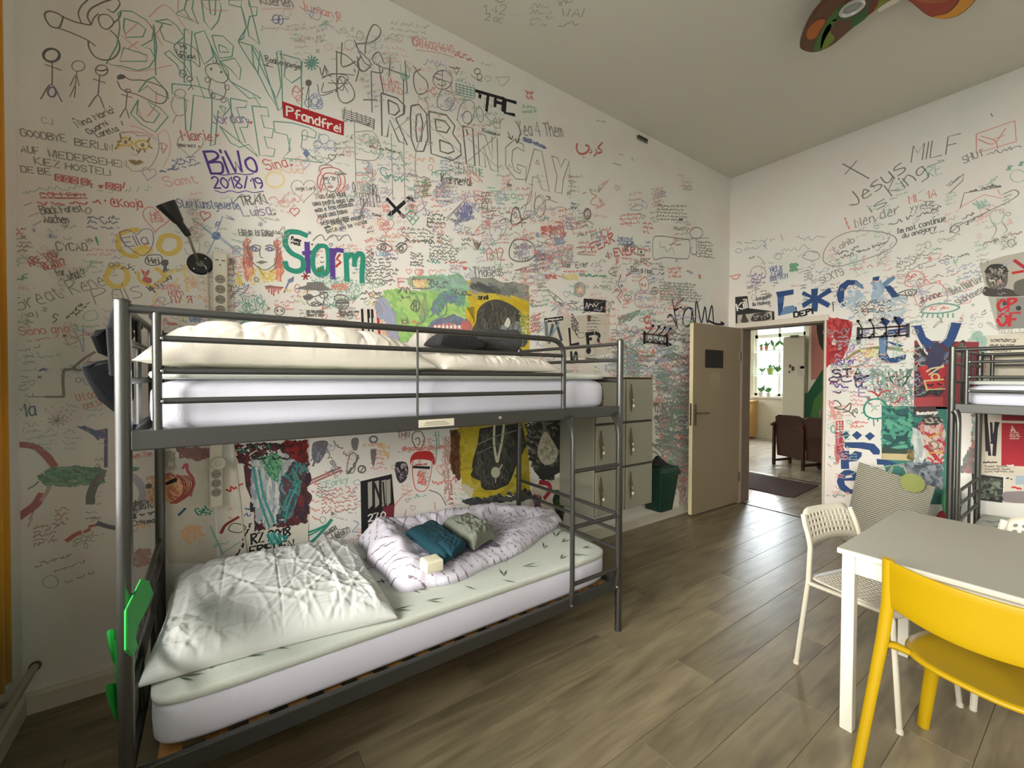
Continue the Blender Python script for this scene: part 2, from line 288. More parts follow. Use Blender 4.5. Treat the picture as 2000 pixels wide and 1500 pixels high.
# cinema seats
M_SEAT = mat('dark_seat_wood', '#3a1a10', 0.35, coat=.3, bump=.05, bscale=20); M_ARM = mat('seat_arm_wood', '#5a2c1a', 0.3, coat=.5); M_RED = mat('red_velvet', '#4a1416', 0.8, sheen=.4)
cs = thing('cinema_seats', 'row of dark wooden cinema seats seen from behind in the lounge', 'seats', (-0.62, 7.58, 0), -0.30)
for i in range(3):
    x = 0.03+i*0.5
    MB().prism([(x, 0, .16), (x+.47, 0, .16), (x+.47, -.05, .80), (x+.40, -.055, .835), (x+.06, -.055, .835), (x, -.05, .80)], (0, .03, 0)).build('backrest', M_SEAT, cs, bevel=.008, local=True)
    MB().box((x+.02, .03, .40), (x+.45, .34, .46)).build('seat', M_SEAT, cs, bevel=.015, local=True)
for i in range(4):
    x = -0.01+i*0.5
    MB().tube([(x+.015, -.10, .66), (x+.015, .0, .70), (x+.015, .26, .69), (x+.015, .35, .66)], [.022, .026, .026, .02], 8).build('armrest', M_ARM, cs, local=True, smooth=True)
    for y0 in (-.06, .29): MB().box((x, y0, 0), (x+.035, y0+.045, .67)).build('leg', M_SEAT, cs, bevel=.004, local=True)
    MB().box((x, -.06, .06), (x+.035, .33, .10)).build('stretcher', M_SEAT, cs, local=True)
rc = thing('round_armchair', 'dark red round-backed chair beyond the wooden cinema seats', 'chair', (0.05, 8.02, 0))
def backf(u, v):
    a = PI*1.15*u-PI*0.08; z = .38+(.50+.05*math.sin(PI*u))*v; r = .26-.02*v; return (0.05+math.cos(a)*r, 8.04-math.sin(a)*r*.7+.1, z)
MB().grid(backf, 20, 4).build('backrest', M_RED, rc, smooth='all').modifiers.new('solid', 'SOLIDIFY').thickness = .06
MB().lathe([(.22, .26), (.23, .36), (.22, .44), (0, .46)], (0.05, 8.04, 0), 20).build('seat', M_RED, rc, smooth=True)
for a in range(4): MB().tube([(0.05+math.cos(a*PI/2+.8)*.2, 8.04+math.sin(a*PI/2+.8)*.15, .28), (0.05+math.cos(a*PI/2+.8)*.24, 8.02+math.sin(a*PI/2+.8)*.24, 0)], .018, 8).build('leg', M_SEAT, rc)
# rug
rg = MB(); poly = [(-1.7, 5.66), (.34, 5.60), (.42, 5.62), (.36, 6.52), (-1.7, 6.50)]; rg.prism([(x, y, .002) for x, y in poly], (0, 0, .012))
tag(rg.build('doormat', mat('brown_rug', '#4e3a3c', .95, bump=.5, bscale=200), bevel=.003), 'dark brown rug on the pale boards just beyond the doorway', 'rug')
# things on the left edge of the doorway view
pf = at(1455, 706, 'y', FY-.02); pg = at(1465, 681, 'y', FY-.02)
pc = thing('framed_picture', 'small yellow picture on the lounge wall left of the window', 'picture', (pf.x, FY, pf.z)); box('frame', (pf.x-.05, FY-.03, pf.z), (pg.x, FY-.002, pg.z), mat('picture_yellow', '#e0b35a', .5), pc, bevel=.004); box('print', (pf.x, FY-.033, pf.z+.04), (pg.x-.04, FY-.029, pg.z-.04), mat('picture_pale', '#f0d890', .5), pc)
q = at(1455, 832, 'y', 10.2)
wc = thing('wooden_cupboard', 'small yellow wooden cupboard below the yellow picture', 'cupboard', (q.x, 10.2, 0)); M_YW = mat('yellow_wood', '#c79a55', .5); box('body', (q.x-.5, 10.2, .04), (q.x+.09, 10.6, .86), M_YW, wc, bevel=.006); box('top', (q.x-.52, 10.18, .86), (q.x+.11, 10.62, .89), M_YW, wc, bevel=.004); box('door', (q.x-.48, 10.18, .08), (q.x+.04, 10.2, .83), mat('dark_wood', '#5a4028', .5), wc, bevel=.003)
for x in (q.x-.46, q.x+.03): box('foot', (x, 10.24, 0), (x+.04, 10.28, .05), M_YW, wc)
# ================================================================ bunk beds
M_TUBE = mat('grey_steel', '#62625f', 0.32, 0.85, bump=.02, bscale=150); M_RAIL = mat('dark_grey_steel', '#4e4e4b', 0.42, 0.6); M_BOLT = mat('bolt', '#cfcfcf', .25, 1.0)
M_SLAT = mat('birch_slat', '#b98a4e', .6, var=.2, vscale=8, aniso=(8, 1, 1)); M_BLACK = mat('black_plastic', '#141414', .45)
def bez(p, q, r, n=7):
    p, q, r = Vector(p), Vector(q), Vector(r); return [(1-t)**2*p+2*t*(1-t)*q+t*t*r for t in [i/n for i in range(n+1)]]
def bunk(loc, rz, label, ladder=(1.68, 2.02), guard_y=0.0, guard=(0.085, 1.635), slats=True, upper_slats=False):
    b = thing('bunk_bed', label, 'bed', loc, rz, None); L_, Wd = 2.055, 0.95; K = dict(local=True, smooth=True)
    for x in (0, L_):
        for y in (0, Wd):
            MB().tube([(x, y, 0.0), (x, y, 1.62)], .0185, 16).build('post', M_TUBE, b, **K)
            MB().lathe([(.0185, 0), (.0185, .004), (.012, .009), (0, .010)], (x, y, 1.62), 14).build('post_cap', M_RAIL, b, local=True, smooth=True)
    # long side rails, flat bars
    for y in (0, Wd):
        s = -1 if y == 0 else 1
        for z0, z1 in ((.235, .295), (1.205, 1.262)):
            MB().box((.015, y-.011, z0), (L_-.015, y+.011, z1)).build('side_rail', M_RAIL, b, bevel=.004, local=True)
            MB().box((.02, y-s*.035, z0), (L_-.02, y-s*.008, z0+.004)).build('slat_ledge', M_RAIL, b, local=True)
    # short end rails
    for x in (0, L_):
        for z in (1.605, 1.515, 1.40, .655, .56, .455): MB().tube([(x, .015, z), (x, Wd-.015, z)], .0105, 10).build('end_rail', M_RAIL, b, **K)
        for z in (.265, 1.235): MB().box((x-.01, .01, z-.02), (x+.01, Wd-.01, z+.02)).build('end_bar', M_RAIL, b, bevel=.003, local=True)
        if x == 0:
            for y in (.30, .64):
                for z0, z1 in ((1.235, 1.605), (.265, .655)): MB().tube([(x, y, z0), (x, y, z1)], .008, 8).build('end_upright', M_RAIL, b, **K)
    # guard rails of the upper bunk
    for gy, (g0, g1) in ((guard_y, guard), (Wd if guard_y == 0 else 0, (.075, 1.98))):
        top = [(0.01 if gy == 0 else .01, gy, 1.603)] + [(g1-.10, gy, 1.603)] + bez((g1-.10, gy, 1.603), (g1, gy, 1.603), (g1, gy, 1.52)) + [(g1, gy, 1.26)]
        MB().tube(top, .0125, 12).build('guard_rail_top', M_RAIL, b, **K)
        for z in (1.524, 1.43, 1.343): MB().tube([(g0, gy, z), (g1, gy, z)], .0095, 10).build('guard_rail', M_RAIL, b, **K)
        MB().tube([(g0-.012, gy, 1.26), (g0-.012, gy, 1.60)], .0115, 12).build('guard_upright', M_TUBE, b, **K)
        MB().tube([((g0+g1)/2, gy-.011, 1.26), ((g0+g1)/2, gy-.011, 1.60)], .005, 8).build('guard_upright', M_TUBE, b, **K)
        if gy == 0:
            for z in (1.524, 1.43, 1.343): MB().lathe([(.005, 0), (.004, .003), (0, .004)], (g0+.0, gy-.0115, z), 8, Matrix.Rotation(PI/2, 3, 'X')).build('bolt', M_BOLT, b, local=True)
    # ladder
    for x in ladder:
        pts = bez((x+(-.02), -.008, 1.215), (x, -.012, 1.19), (x, -.022, 1.10)) + [(x, -.024, .50), (x, -.024, .36)] + bez((x, -.024, .36), (x, -.02, .30), (x, -.008, .262), 4)
        MB().tube(pts, [.026, .024, .022, .019, .0165, .0155, .015, .015]+[.015]*2+[.015]*5, 12, flat=(1, .8)).build('ladder_leg', M_TUBE, b, **K)
        MB().lathe([(.007, 0), (.006, .004), (0, .005)], (x, -.022, .262), 8, Matrix.Rotation(PI/2, 3, 'X')).build('bolt', M_BOLT, b, local=True)
    if len(ladder) > 1:
        for z in (.943, .66, .37): MB().tube([(ladder[0], -.024, z), (ladder[1], -.024, z)], .0125, 12, flat=(1, .8)).build('ladder_rung', M_RAIL, b, **K)
    if slats:
        for z in ((.242, 1.212) if upper_slats else (.242,)):
            for i in range(17):
                x = .06+i*.1185; o = MB().box((x, .02, z), (x+.06, Wd-.02, z+.012)).build('slat', M_SLAT, b, bevel=.002, local=True)
        for i in range(16): MB().box((.12+i*.1185, .03, .255), (.178+i*.1185, .06, .262)).build('slat_strap', M_BLACK, b, local=True)
        MB().box((.03, .02, 1.208), (L_-.03, Wd-.02, 1.220)).build('mattress_base', mat('base_board', '#8a8a84', .7), b, local=True)
    for x in (L_/2+.02,): MB().lathe([(.009, 0), (.008, .004), (0, .006)], (x+.20, -.011, 1.236), 10, Matrix.Rotation(PI/2, 3, 'X')).build('bolt', M_BOLT, b, local=True)
    return b
BX, BY = 1.01, -0.205
bed = bunk((BX, BY, 0), PI/2, 'grey metal bunk bed against the written-on left wall, nearest the camera')
OFF[bed.name] = Vector((0, 0, 0))
bed2 = bunk((1.995, 3.86, 0), 0, 'dark metal bunk bed at the far wall right of the doorway', ladder=(.036,), guard_y=.95, guard=(.075, 1.98))
st = MB().box((.865, -.0125, 1.216), (1.02, -.0112, 1.246)).build('sticker', mat('cream_label', '#d9d3bf', .6), bed, local=True, label='cream printed label on the upper side rail')
ln = MB()
for k in range(3): ln.box((.885+k*.004, -.0132, 1.223+k*.006), (1.0-k*.008, -.0124, 1.2245+k*.006))
ln.build('print_line', mat('label_print', '#6b5a4c', .7), st, local=True)
# ---------------------------------------------------------------- bedding helpers
def fabric(name, col, bump=.25, sc=220, rough=.9, sheen=0.0, var=.04): return mat(name, col, rough, bump=bump, bscale=sc, sheen=sheen, var=var, vscale=6)
M_SHEET = fabric('white_sheet', '#dddcea', .15); M_PAD = fabric('cream_pad', '#cfd4cb', .3, 300); M_PIL = fabric('white_pillow', '#dadcd9', .12); M_PIL2 = fabric('warm_white_cover', '#d6cfc2', .12)
M_PRINT = mat('leaf_print', '#55644e', .9)
def rbox_fn(a, b, r, wr=0, seed=0, ez_=.26):
    # superellipsoid-like mattress: closed surface from a uv sphere parametrisation with flat sides
    cx, cy, cz = [(a[i]+b[i])/2 for i in range(3)]; hx, hy, hz = [(b[i]-a[i])/2 for i in range(3)]
    def f(u, v):
        th = 2*PI*u; ph = PI*(v-.5); 
        def sp(c, e): return math.copysign(abs(c)**e, c) if abs(c) > 1e-9 else 0.0
        ex, ez = .14, ez_
        x = sp(math.cos(ph), ez)*sp(math.cos(th), ex); y = sp(math.cos(ph), ez)*sp(math.sin(th), ex); z = sp(math.sin(ph), ez)
        w = wr*fbm(cy+y*hy*9+seed, cz+z*hz*26, x*2)*.6 if wr else 0
        return (cx+x*hx+w*x, cy+y*hy+w*y, cz+z*hz+w*.3)
    return f
def mattress(name, lab, a, b, seed, pad_from):
    t = thing(name, lab, 'mattress', ((a[0]+b[0])/2, (a[1]+b[1])/2, a[2]))
    MB().grid(rbox_fn(a, b, .05, .005, seed, .26 if a[2] < 1 else .40), 120, 26).build('sheet', M_SHEET, t, smooth='all')
    a2 = (a[0]-.002, a[1]-.002, pad_from-.06); b2 = (b[0]+.003, b[1]+.002, b[2]+.012)
    MB().grid(rbox_fn(a2, b2, .05, .005, seed+3, .26 if a[2] < 1 else .34), 120, 22).build('topper', M_PAD, t, smooth='all')
    lf = MB(); R = random.Random(seed)
    for i in range(int((b[1]-a[1])/.085)):
        for k in range(6):
            x = a[0]+.08+k*(b[0]-a[0]-.15)/5+R.uniform(-.04, .04); y = a[1]+.07+i*.085+R.uniform(-.03, .03)
            if y > b[1]-.08 or x > b[0]-.05 or R.random() < .15: continue
            an = R.uniform(0, PI); 
            for da in ((0, .5) if R.random() < .6 else (0,)):
                l = R.uniform(.055, .10); w = .0048; d = Vector((math.cos(an+da), math.sin(an+da), 0)); n = Vector((-d.y, d.x, 0))
                z = b[2]+.0135; p = Vector((x, y, z))
                lf.add([p, p+d*l*.5+n*w, p+d*l, p+d*l*.5-n*w], [(0, 3, 2, 1)])
    o = lf.build('leaf_print', M_PRINT, t, label='scattered green bamboo leaf print', fix=False); o['kind'] = 'stuff'
    return t
mattress('mattress', 'lower bunk mattress of the near bed with white sheet and leaf-print topper', (.10, -.165, .260), (.968, 1.83, .434), 1, .462)
mattress('mattress', 'upper bunk mattress of the near bed with white sheet behind the guard rails', (.10, -.165, 1.222), (.965, 1.82, 1.425), 5, 1.462)
mattress('mattress', 'upper bunk mattress of the far bed, bare white sheet', (2.04, 3.92, 1.222), (3.99, 4.76, 1.40), 9, 1.437)
mattress('mattress', 'lower bunk mattress of the far bed with greyish sheet', (2.04, 3.92, .255), (3.99, 4.76, .40), 11, .43)
import numpy as np
def ridge(x, y, z=0.0): return 1-abs(noise.noise(Vector((x, y, z))))*2
def creases(Ug, Vg, seed, n, size=(1, 1), ang=0.0, spread=1.5, ln=(.08, .35), wd=(.004, .013), edge=0):
    """sum of n curved ridge creases over a sheet; Ug, Vg arrays in 0..1"""
    R = random.Random(seed); X = Ug*size[0]; Y = Vg*size[1]; out = np.zeros_like(X)
    for i in range(n):
        cx, cy = R.random()*size[0], R.random()*size[1]; a = ang+R.gauss(0, spread*.5); l = R.uniform(*ln); w = R.uniform(*wd); bend = R.gauss(0, 1.2)
        if edge and i < edge:      # short puckers that run in from the sewn edge
            side = R.choice((0, 1, 2, 3)); t = R.random(); cx, cy = ((t*size[0], .03), (t*size[0], size[1]-.03), (.03, t*size[1]), (size[0]-.03, t*size[1]))[side]; a = (PI/2 if side < 2 else 0)+R.gauss(0, .35); l = R.uniform(.05, .16); w = R.uniform(.004, .008)
        dx, dy = X-cx, Y-cy; s = dx*math.cos(a)+dy*math.sin(a); t = -dx*math.sin(a)+dy*math.cos(a)-bend*s*s
        out += R.choice((1, 1, -1))*(w/.012)*np.exp(-(t/w)**2)*np.exp(-(s/l)**4)
    return out
def pillow(name, lab, cat, c, thick, m, seed=0, wr=.006, nu=90, nv=90, bulge=.05, under=.15, group=None, puffpow=.45, seams=0, quilt=None, n=60, edge=40, ang=0.8, spread=1.6):
    # c: four base corners (u0v0, u1v0, u1v1, u0v1); the top puffs up, the edges pull in between the corners
    c = [Vector(p) for p in c]; n_ = (c[1]-c[0]).cross(c[3]-c[0]).normalized(); n_ = n_ if n_.z > 0 else -n_
    ce = (c[0]+c[1]+c[2]+c[3])/4; size = ((c[1]-c[0]).length, (c[3]-c[0]).length)
    Ug, Vg = np.meshgrid(np.linspace(0, 1, nu+1), np.linspace(0, 1, nv+1), indexing='ij'); CR = creases(Ug, Vg, seed, n, size, ang, spread, edge=edge)
    def surf(u, v, top):
        uu = u*2-1; vv = v*2-1; p = c[0]*(1-u)*(1-v)+c[1]*u*(1-v)+c[2]*u*v+c[3]*(1-u)*v
        k = 1-bulge*((1-vv*vv)*abs(uu)**6 if abs(uu) >= abs(vv) else (1-uu*uu)*abs(vv)**6); p = ce+(p-ce)*k
        h = (max(0, 1-uu**4)*max(0, 1-vv**4))**puffpow
        if not top: return p-n_*thick*under*h
        w = wr*(CR[int(round(u*nu)), int(round(v*nv))]*min(1, h*1.6)+1.6*fbm(u*3+seed, v*3, 2))*min(1, h*2)
        if seams: d = abs(((u*(seams+1)) % 1)-.5)*2; w -= thick*.05*math.exp(-((1-d)*34)**2)*h
        if quilt: w += thick*.12*(abs(math.sin(PI*u*quilt[0]))**.4*abs(math.sin(PI*v*quilt[1]))**.4-.5)*h
        return p+n_*(thick*h+w)
    t = MB(); t.grid(lambda u, v: surf(u, v, True), nu, nv); t.grid(lambda u, v: surf(u, v, False), nu, nv, flip=True)
    o = t.build(name, m, smooth='all'); return tag(o, lab, cat, group)
# lower pillow, leaning up against the wall
pillow('pillow', 'large crumpled white pillow on the lower bunk of the near bed', 'pillow', [(.875, -.20, .452), (.965, .60, .452), (.10, .645, .462), (.075, -.15, .465)], .112, M_PIL, 3, .0052, 190, 190, .05, seams=3, n=260, edge=110, ang=1.2)
pillow('pillow', 'long cream pillow lying left on the upper bunk of the near bed', 'pillow', [(.91, -.20, 1.462), (.91, .80, 1.456), (.16, .76, 1.462), (.14, -.18, 1.466)], .160, M_PIL2, 8, .0055, 150, 110, .04, puffpow=.62, quilt=(7, 2), n=120, edge=110)
pillow('folded_duvet', 'flat folded white duvet right on the upper bunk of the near bed', 'duvet', [(.91, .83, 1.452), (.92, 1.49, 1.452), (.12, 1.50, 1.455), (.12, .80, 1.455)], .085, M_PIL2, 12, .006, 130, 100, .02, quilt=(5, 2), n=110, edge=90)
pillow('pillow', 'white pillow on the upper bunk of the far bed', 'pillow', [(2.38, 4.0, 1.43), (3.1, 4.0, 1.43), (3.1, 4.7, 1.46), (2.42, 4.7, 1.46)], .12, M_PIL, 21, .004, 60, 60, .05)
# rolled duvet with brown motif, hollow in the middle
M_DUV = fabric('printed_duvet', '#dcd8e6', .12); nt = M_DUV.node_tree; N = nt.nodes; L = nt.links
tc = N.new('ShaderNodeTexCoord'); uvm = N.new('ShaderNodeMapping'); uvm.inputs['Scale'].default_value = (1, 1, 1)
sx = N.new('ShaderNodeSeparateXYZ'); L.new(tc.outputs['UV'], sx.inputs[0])
def mth(op, a=None, b=None, va=None, vb=None):
    n = N.new('ShaderNodeMath'); n.operation = op
    if a is not None: L.new(a, n.inputs[0])
    elif va is not None: n.inputs[0].default_value = va
    if b is not None: L.new(b, n.inputs[1])
    elif vb is not None: n.inputs[1].default_value = vb
    return n.outputs[0]
row = mth('MULTIPLY', sx.outputs[0], vb=34); fr_ = mth('FRACT', row); dist = mth('ABSOLUTE', mth('SUBTRACT', fr_, vb=.5)); st1 = mth('LESS_THAN', dist, vb=.13)
vv = N.new('ShaderNodeTexVoronoi'); vv.inputs['Scale'].default_value = 1; cmb = N.new('ShaderNodeCombineXYZ'); L.new(mth('MULTIPLY', sx.outputs[0], vb=220), cmb.inputs[0]); L.new(mth('MULTIPLY', sx.outputs[1], vb=55), cmb.inputs[1]); L.new(cmb.outputs[0], vv.inputs['Vector'])
dots = mth('LESS_THAN', vv.outputs['Distance'], vb=.46); msk = mth('MULTIPLY', mth('MULTIPLY', st1, dots), vb=.85)
mx = N.new('ShaderNodeMix'); mx.data_type = 'RGBA'; L.new(msk, mx.inputs[0]); mx.inputs[6].default_value = (*lin('#dcd8e6'), 1); mx.inputs[7].default_value = (*lin('#756064'), 1); L.new(mx.outputs[2], N['Principled BSDF'].inputs['Base Color'])
OUT = [(.07, .70, .14), (.25, .675, .135), (.46, .66, .125), (.72, .68, .095), (.805, .79, .07), (.81, .97, .06), (.77, 1.20, .06), (.66, 1.53, .07), (.54, 1.79, .07), (.385, 1.985, .035), (.27, 1.93, .07), (.12, 1.70, .10), (.07, 1.42, .11), (.065, 1.15, .11), (.065, .90, .11)]
cen = Vector((.46, 1.10)); NS, NR = 168, 40; dv = MB(); rims = []
def cr4(a, b, c, d, t): return .5*((2*b)+(-a+c)*t+(2*a-5*b+4*c-d)*t*t+(-a+3*b-3*c+d)*t**3)
for j in range(NS):
    s_ = j/NS*len(OUT); i = int(s_); t = s_-i; q = [Vector(OUT[(i+k-1) % len(OUT)]) for k in range(4)]; rims.append(cr4(*q, t))
def duv_h(r, j): 
    q = rims[j]
    if r < .55: return .040+(q.z-.030)*.5*(r/.55)**3
    s = (r-.55)/.45; lo = .040+(q.z-.030)*.5; return lo*(1-s)**.5*(1 if s < .5 else 1)+(q.z*1.02-lo*(1-s)**.5)*math.sin(PI*(.5-.5*math.cos(PI*min(1, s)))**.8)**.7 if s < 1 else 0
uvs = []
for i in range(NR+1):
    r = i/NR
    for j in range(NS):
        q = rims[j]; x = cen.x+(q.x-cen.x)*r; y = cen.y+(q.y-cen.y)*r; a = 2*PI*j/NS
        w = .012*ridge(a*5.2+1.2*fbm(r*4, a), r*2.2, 3)*min(1, r*2)+.009*ridge(a*13, r*5, 8)+.010*fbm(x*9, y*9)
        z = .447+duv_h(r, j)+(w if r < .98 else 0); k = 1+.03*math.sin(a*9+2)*r*r
        if r > .8: 
            t = (r-.8)/.2; ang = t*PI/2; 
        dv.v.append(Vector((cen.x+(x-cen.x)*k, cen.y+(y-cen.y)*k, max(.448, z) if i < NR else .448))); uvs.append((y*.55+.12*math.sin(x*5), x+r*.3))
dv.face([NR*NS+j for j in range(NS)][::-1])
for i in range(NR):
    for j in range(NS): dv.face((i*NS+j, (i+1)*NS+j, (i+1)*NS+(j+1) % NS, i*NS+(j+1) % NS))
do = dv.build('rolled_duvet', M_DUV, smooth='all', fix=False); ul = do.data.uv_layers.new(name='UVMap'); vi = [0]*len(do.data.loops); do.data.loops.foreach_get('vertex_index', vi)
ul.data.foreach_set('uv', [c for k in vi for c in uvs[k]]); tag(do, 'rolled white duvet with rows of brown motifs, holding folded clothes', 'duvet')
# ================================================================ door leaf
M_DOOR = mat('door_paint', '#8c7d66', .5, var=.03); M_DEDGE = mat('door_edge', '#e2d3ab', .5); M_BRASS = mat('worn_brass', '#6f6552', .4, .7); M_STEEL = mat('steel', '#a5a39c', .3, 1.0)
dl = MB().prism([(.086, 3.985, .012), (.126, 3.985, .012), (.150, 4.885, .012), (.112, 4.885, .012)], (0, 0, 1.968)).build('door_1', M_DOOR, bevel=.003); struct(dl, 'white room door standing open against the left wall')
OFF[dl.name] = Vector((0, 0, 0))
def onleaf(y, z, d=0.0): t = (y-3.985)/.9; return Vector((.126+.024*t+d, y, z))
def leafbox(name, y0, y1, z0, z1, d0, d1, m, parent=dl, bevel=0, label=None):
    P = [onleaf(y0, z0, d0), onleaf(y1, z0, d0), onleaf(y1, z1, d0), onleaf(y0, z1, d0)]; return MB().prism(P, (d1-d0, 0, 0)).build(name, m, parent, bevel, label=label)
box('edge_strip', (.0865, 3.9835, .02), (.1255, 3.9852, 1.975), M_DEDGE, dl)
box('lock_plate', (.096, 3.981, .93), (.116, 3.984, 1.16), M_BRASS, dl, bevel=.001)
hp = leafbox('handle_plate', 4.008, 4.045, .93, 1.15, .0, .006, M_BRASS, bevel=.002)
MB().tube([onleaf(4.026, 1.06, .004), onleaf(4.026, 1.06, .05), onleaf(4.04, 1.06, .056), onleaf(4.19, 1.058, .056)], .008, 10).build('handle', M_BRASS, hp, smooth=True)
leafbox('hinge', 4.85, 4.885, .25, .35, .0, .006, M_STEEL); leafbox('hinge', 4.85, 4.885, 1.62, 1.72, .0, .006, M_STEEL)
ds = leafbox('door_notice', 4.19, 4.525, 1.525, 1.715, .0015, .003, mat('black_paper', '#17171a', .5)); dsp = bpy.data.objects[ds.name]; dsp.parent = None; tag(dsp, 'black square notice stuck on the open white door', 'notice'); OFF[dsp.name] = Vector((0, 0, 0))
ng = leafbox('paper_ghost', 4.275, 4.475, 1.33, 1.485, .0008, .0012, mat('glue_mark', '#8f8468', .8), label='greyish patch where a paper was torn off')
# ================================================================ lockers
M_LOCK = mat('locker_grey', '#8d8b7c', .45, .1); M_LOCKD = mat('locker_handle', '#5a4f3a', .5); M_TAG = mat('white_tag', '#e8e6dd', .4)
LZ = (.378, .724, 1.070, 1.417)
for k, (y0, y1, lab) in enumerate([(2.302, 2.636, 'left grey wall locker column, partly behind the bunk ladder'), (2.638, 2.972, 'right grey wall locker column beside the green bin')]):
    t = thing('wall_locker', lab, 'locker', (.2, (y0+y1)/2, .378), 0, 'grey lockers on the left wall')
    box('body', (.002, y0, LZ[0]), (.385, y1, LZ[3]), M_LOCK, t, bevel=.003)
    box('top_edge', (.002, y0, LZ[3]), (.400, y1, LZ[3]+.006), mat('locker_top', '#8a6f50', .5), t)
    for i in range(3):
        z0, z1 = LZ[i]+.006, LZ[i+1]-.012; d = box('door', (.386, y0+.006, z0), (.400, y1-.006, z1), M_LOCK, t, bevel=.003)
        yc = y0+.055; zc = (z0+z1)/2+.02
        P = [(.4005, yc-.022, zc+.02), (.4005, yc-.004, zc-.11), (.4005, yc+.006, zc-.11), (.4005, yc+.024, zc+.0), (.4005, yc+.004, zc+.105), (.4005, yc-.008, zc+.11)]
        MB().prism(P[::-1], (.004, 0, 0)).build('handle', M_LOCKD, d, bevel=.001)
        zt = zc-.065 if k else zc-.06
        MB().tube([(.408, yc+.012, zc-.01), (.416, yc+.014, zc-.03), (.412, yc+.016, zt+.012)], .0016, 6).build('shackle', M_STEEL, d)
        MB().lathe([(.011, -.003), (.013, 0), (.011, .003), (0, .0035)], (.413, yc+.017, zt), 12, Matrix.Rotation(PI/2, 3, 'Y')).build('lock_tag', M_TAG, d, smooth=True)
    box('door_gap', (.3855, y0+.003, LZ[0]+.002), (.388, y1-.003, LZ[3]-.002), mat('gap_dark', '#3d3b33', .8), t)
# ================================================================ wall bin
M_BIN = mat('green_plastic', '#10382c', .35, bump=.04, bscale=200)
bn = thing('waste_bin', 'dark green plastic bin hanging on the left wall beside the lockers', 'bin', (.14, 3.45, .18))
def rrect(x0, x1, y0, y1, r, z, n=5):
    P = []
    for cx, cy, a in ((x1-r, y1-r, 0), (x0+r, y1-r, PI/2), (x0+r, y0+r, PI), (x1-r, y0+r, 3*PI/2)):
        for i in range(n+1): P.append((cx+r*math.cos(a+i/n*PI/2), cy+r*math.sin(a+i/n*PI/2), z))
    return P
def loft(rings, cap0=True, cap1=True):
    m = MB(); n = len(rings[0])
    for R_ in rings: m.v += [Vector(p) for p in R_]
    for i in range(len(rings)-1):
        for j in range(n): m.face((i*n+j, i*n+(j+1) % n, (i+1)*n+(j+1) % n, (i+1)*n+j))
    if cap0: m.face([j for j in range(n)][::-1])
    if cap1: m.face([(len(rings)-1)*n+j for j in range(n)])
    return m
loft([rrect(.03, .215, 3.345, 3.545, .03, .18), rrect(.02, .25, 3.305, 3.595, .035, .53)]).build('bucket', M_BIN, bn, smooth=True)
loft([rrect(.012, .262, 3.295, 3.607, .035, .515), rrect(.012, .264, 3.293, 3.609, .035, .545)]).build('rim', M_BIN, bn, smooth=True)
loft([rrect(.018, .258, 3.30, 3.602, .03, .546), rrect(.025, .245, 3.315, 3.59, .03, .585), rrect(.07, .20, 3.38, 3.52, .03, .60)]).build('lid', M_BIN, bn, smooth=True)
MB().grid(lambda u, v: (.05+.12*v+.02*math.sin(9*u), 3.33+.20*u+.012*math.sin(8*v), .600+.075*math.sin(PI*u)*math.sin(PI*v)*(.6+.6*math.sin(7*u)**2)), 18, 8).build('bin_bag', mat('bin_bag', '#0c0c0c', .4), bn, smooth='all')
box('wall_bracket', (.001, 3.38, .42), (.03, 3.52, .50), M_STEEL, bn)
# ================================================================ coat racks
M_WIRE = mat('black_wire', '#1a1b20', .4, .3)
def rack(label, ax, a0, a1, z, w, knobs, dip):
    def P(a, h, d): return (d, a, h) if ax == 'x' else (a, D-d, h)
    o = thing('coat_rack', label, 'coat rack', P((a0+a1)/2, z, 0), 0, 'black wire coat racks')
    MB().tube([P(a0, z, .012), P(a1, z+dip, .012)], .006, 8).build('rail', M_WIRE, o); MB().tube([P(a0, z-.08, .012), P(a1, z-.08+dip, .012)], .006, 8).build('rail', M_WIRE, o)
    for i in range(knobs):
        a = a0+(a1-a0)*(i+.35)/knobs; zz = z+dip*(i+.35)/knobs
        MB().tube([P(a, zz-.08, .012), P(a, zz, .012)], .005, 6).build('bar', M_WIRE, o)
        for s, h in ((1, .055), (-1, -.10)):
            hk = MB().tube([P(a, zz+(0 if s > 0 else -.08), .012), P(a+.0, zz+h*.5-.0, .05), P(a-.01, zz+h+.005, .085)], .0045, 8).build('hook', M_WIRE, o, smooth=True)
            MB().lathe([(0, -.014), (.010, -.010), (.014, 0), (.010, .010), (0, .014)], P(a-.01, zz+h+.012, .088), 10).build('knob', M_WIRE, hk, smooth=True)
    MB().box(*[tuple(min(p, q) for p, q in zip(P(a0-.01, z-.10, .001), P(a0+.012, z+.02, .012))), tuple(max(p, q) for p, q in zip(P(a0-.01, z-.10, .001), P(a0+.012, z+.02, .012)))]).build('end_plate', M_WIRE, o)
    MB().box(*[tuple(min(p, q) for p, q in zip(P(a1-.012, z-.10+dip, .001), P(a1+.01, z+.02+dip, .012))), tuple(max(p, q) for p, q in zip(P(a1-.012, z-.10+dip, .001), P(a1+.01, z+.02+dip, .012)))]).build('end_plate', M_WIRE, o)
rack('black wire coat rack on the left wall near the open door', 'x', 3.36, 3.72, 1.84, .3, 4, -.01)
rack('black wire coat rack on the far wall right of the doorway', 'y', 1.215, 1.56, 1.875, .3, 4, -.0)
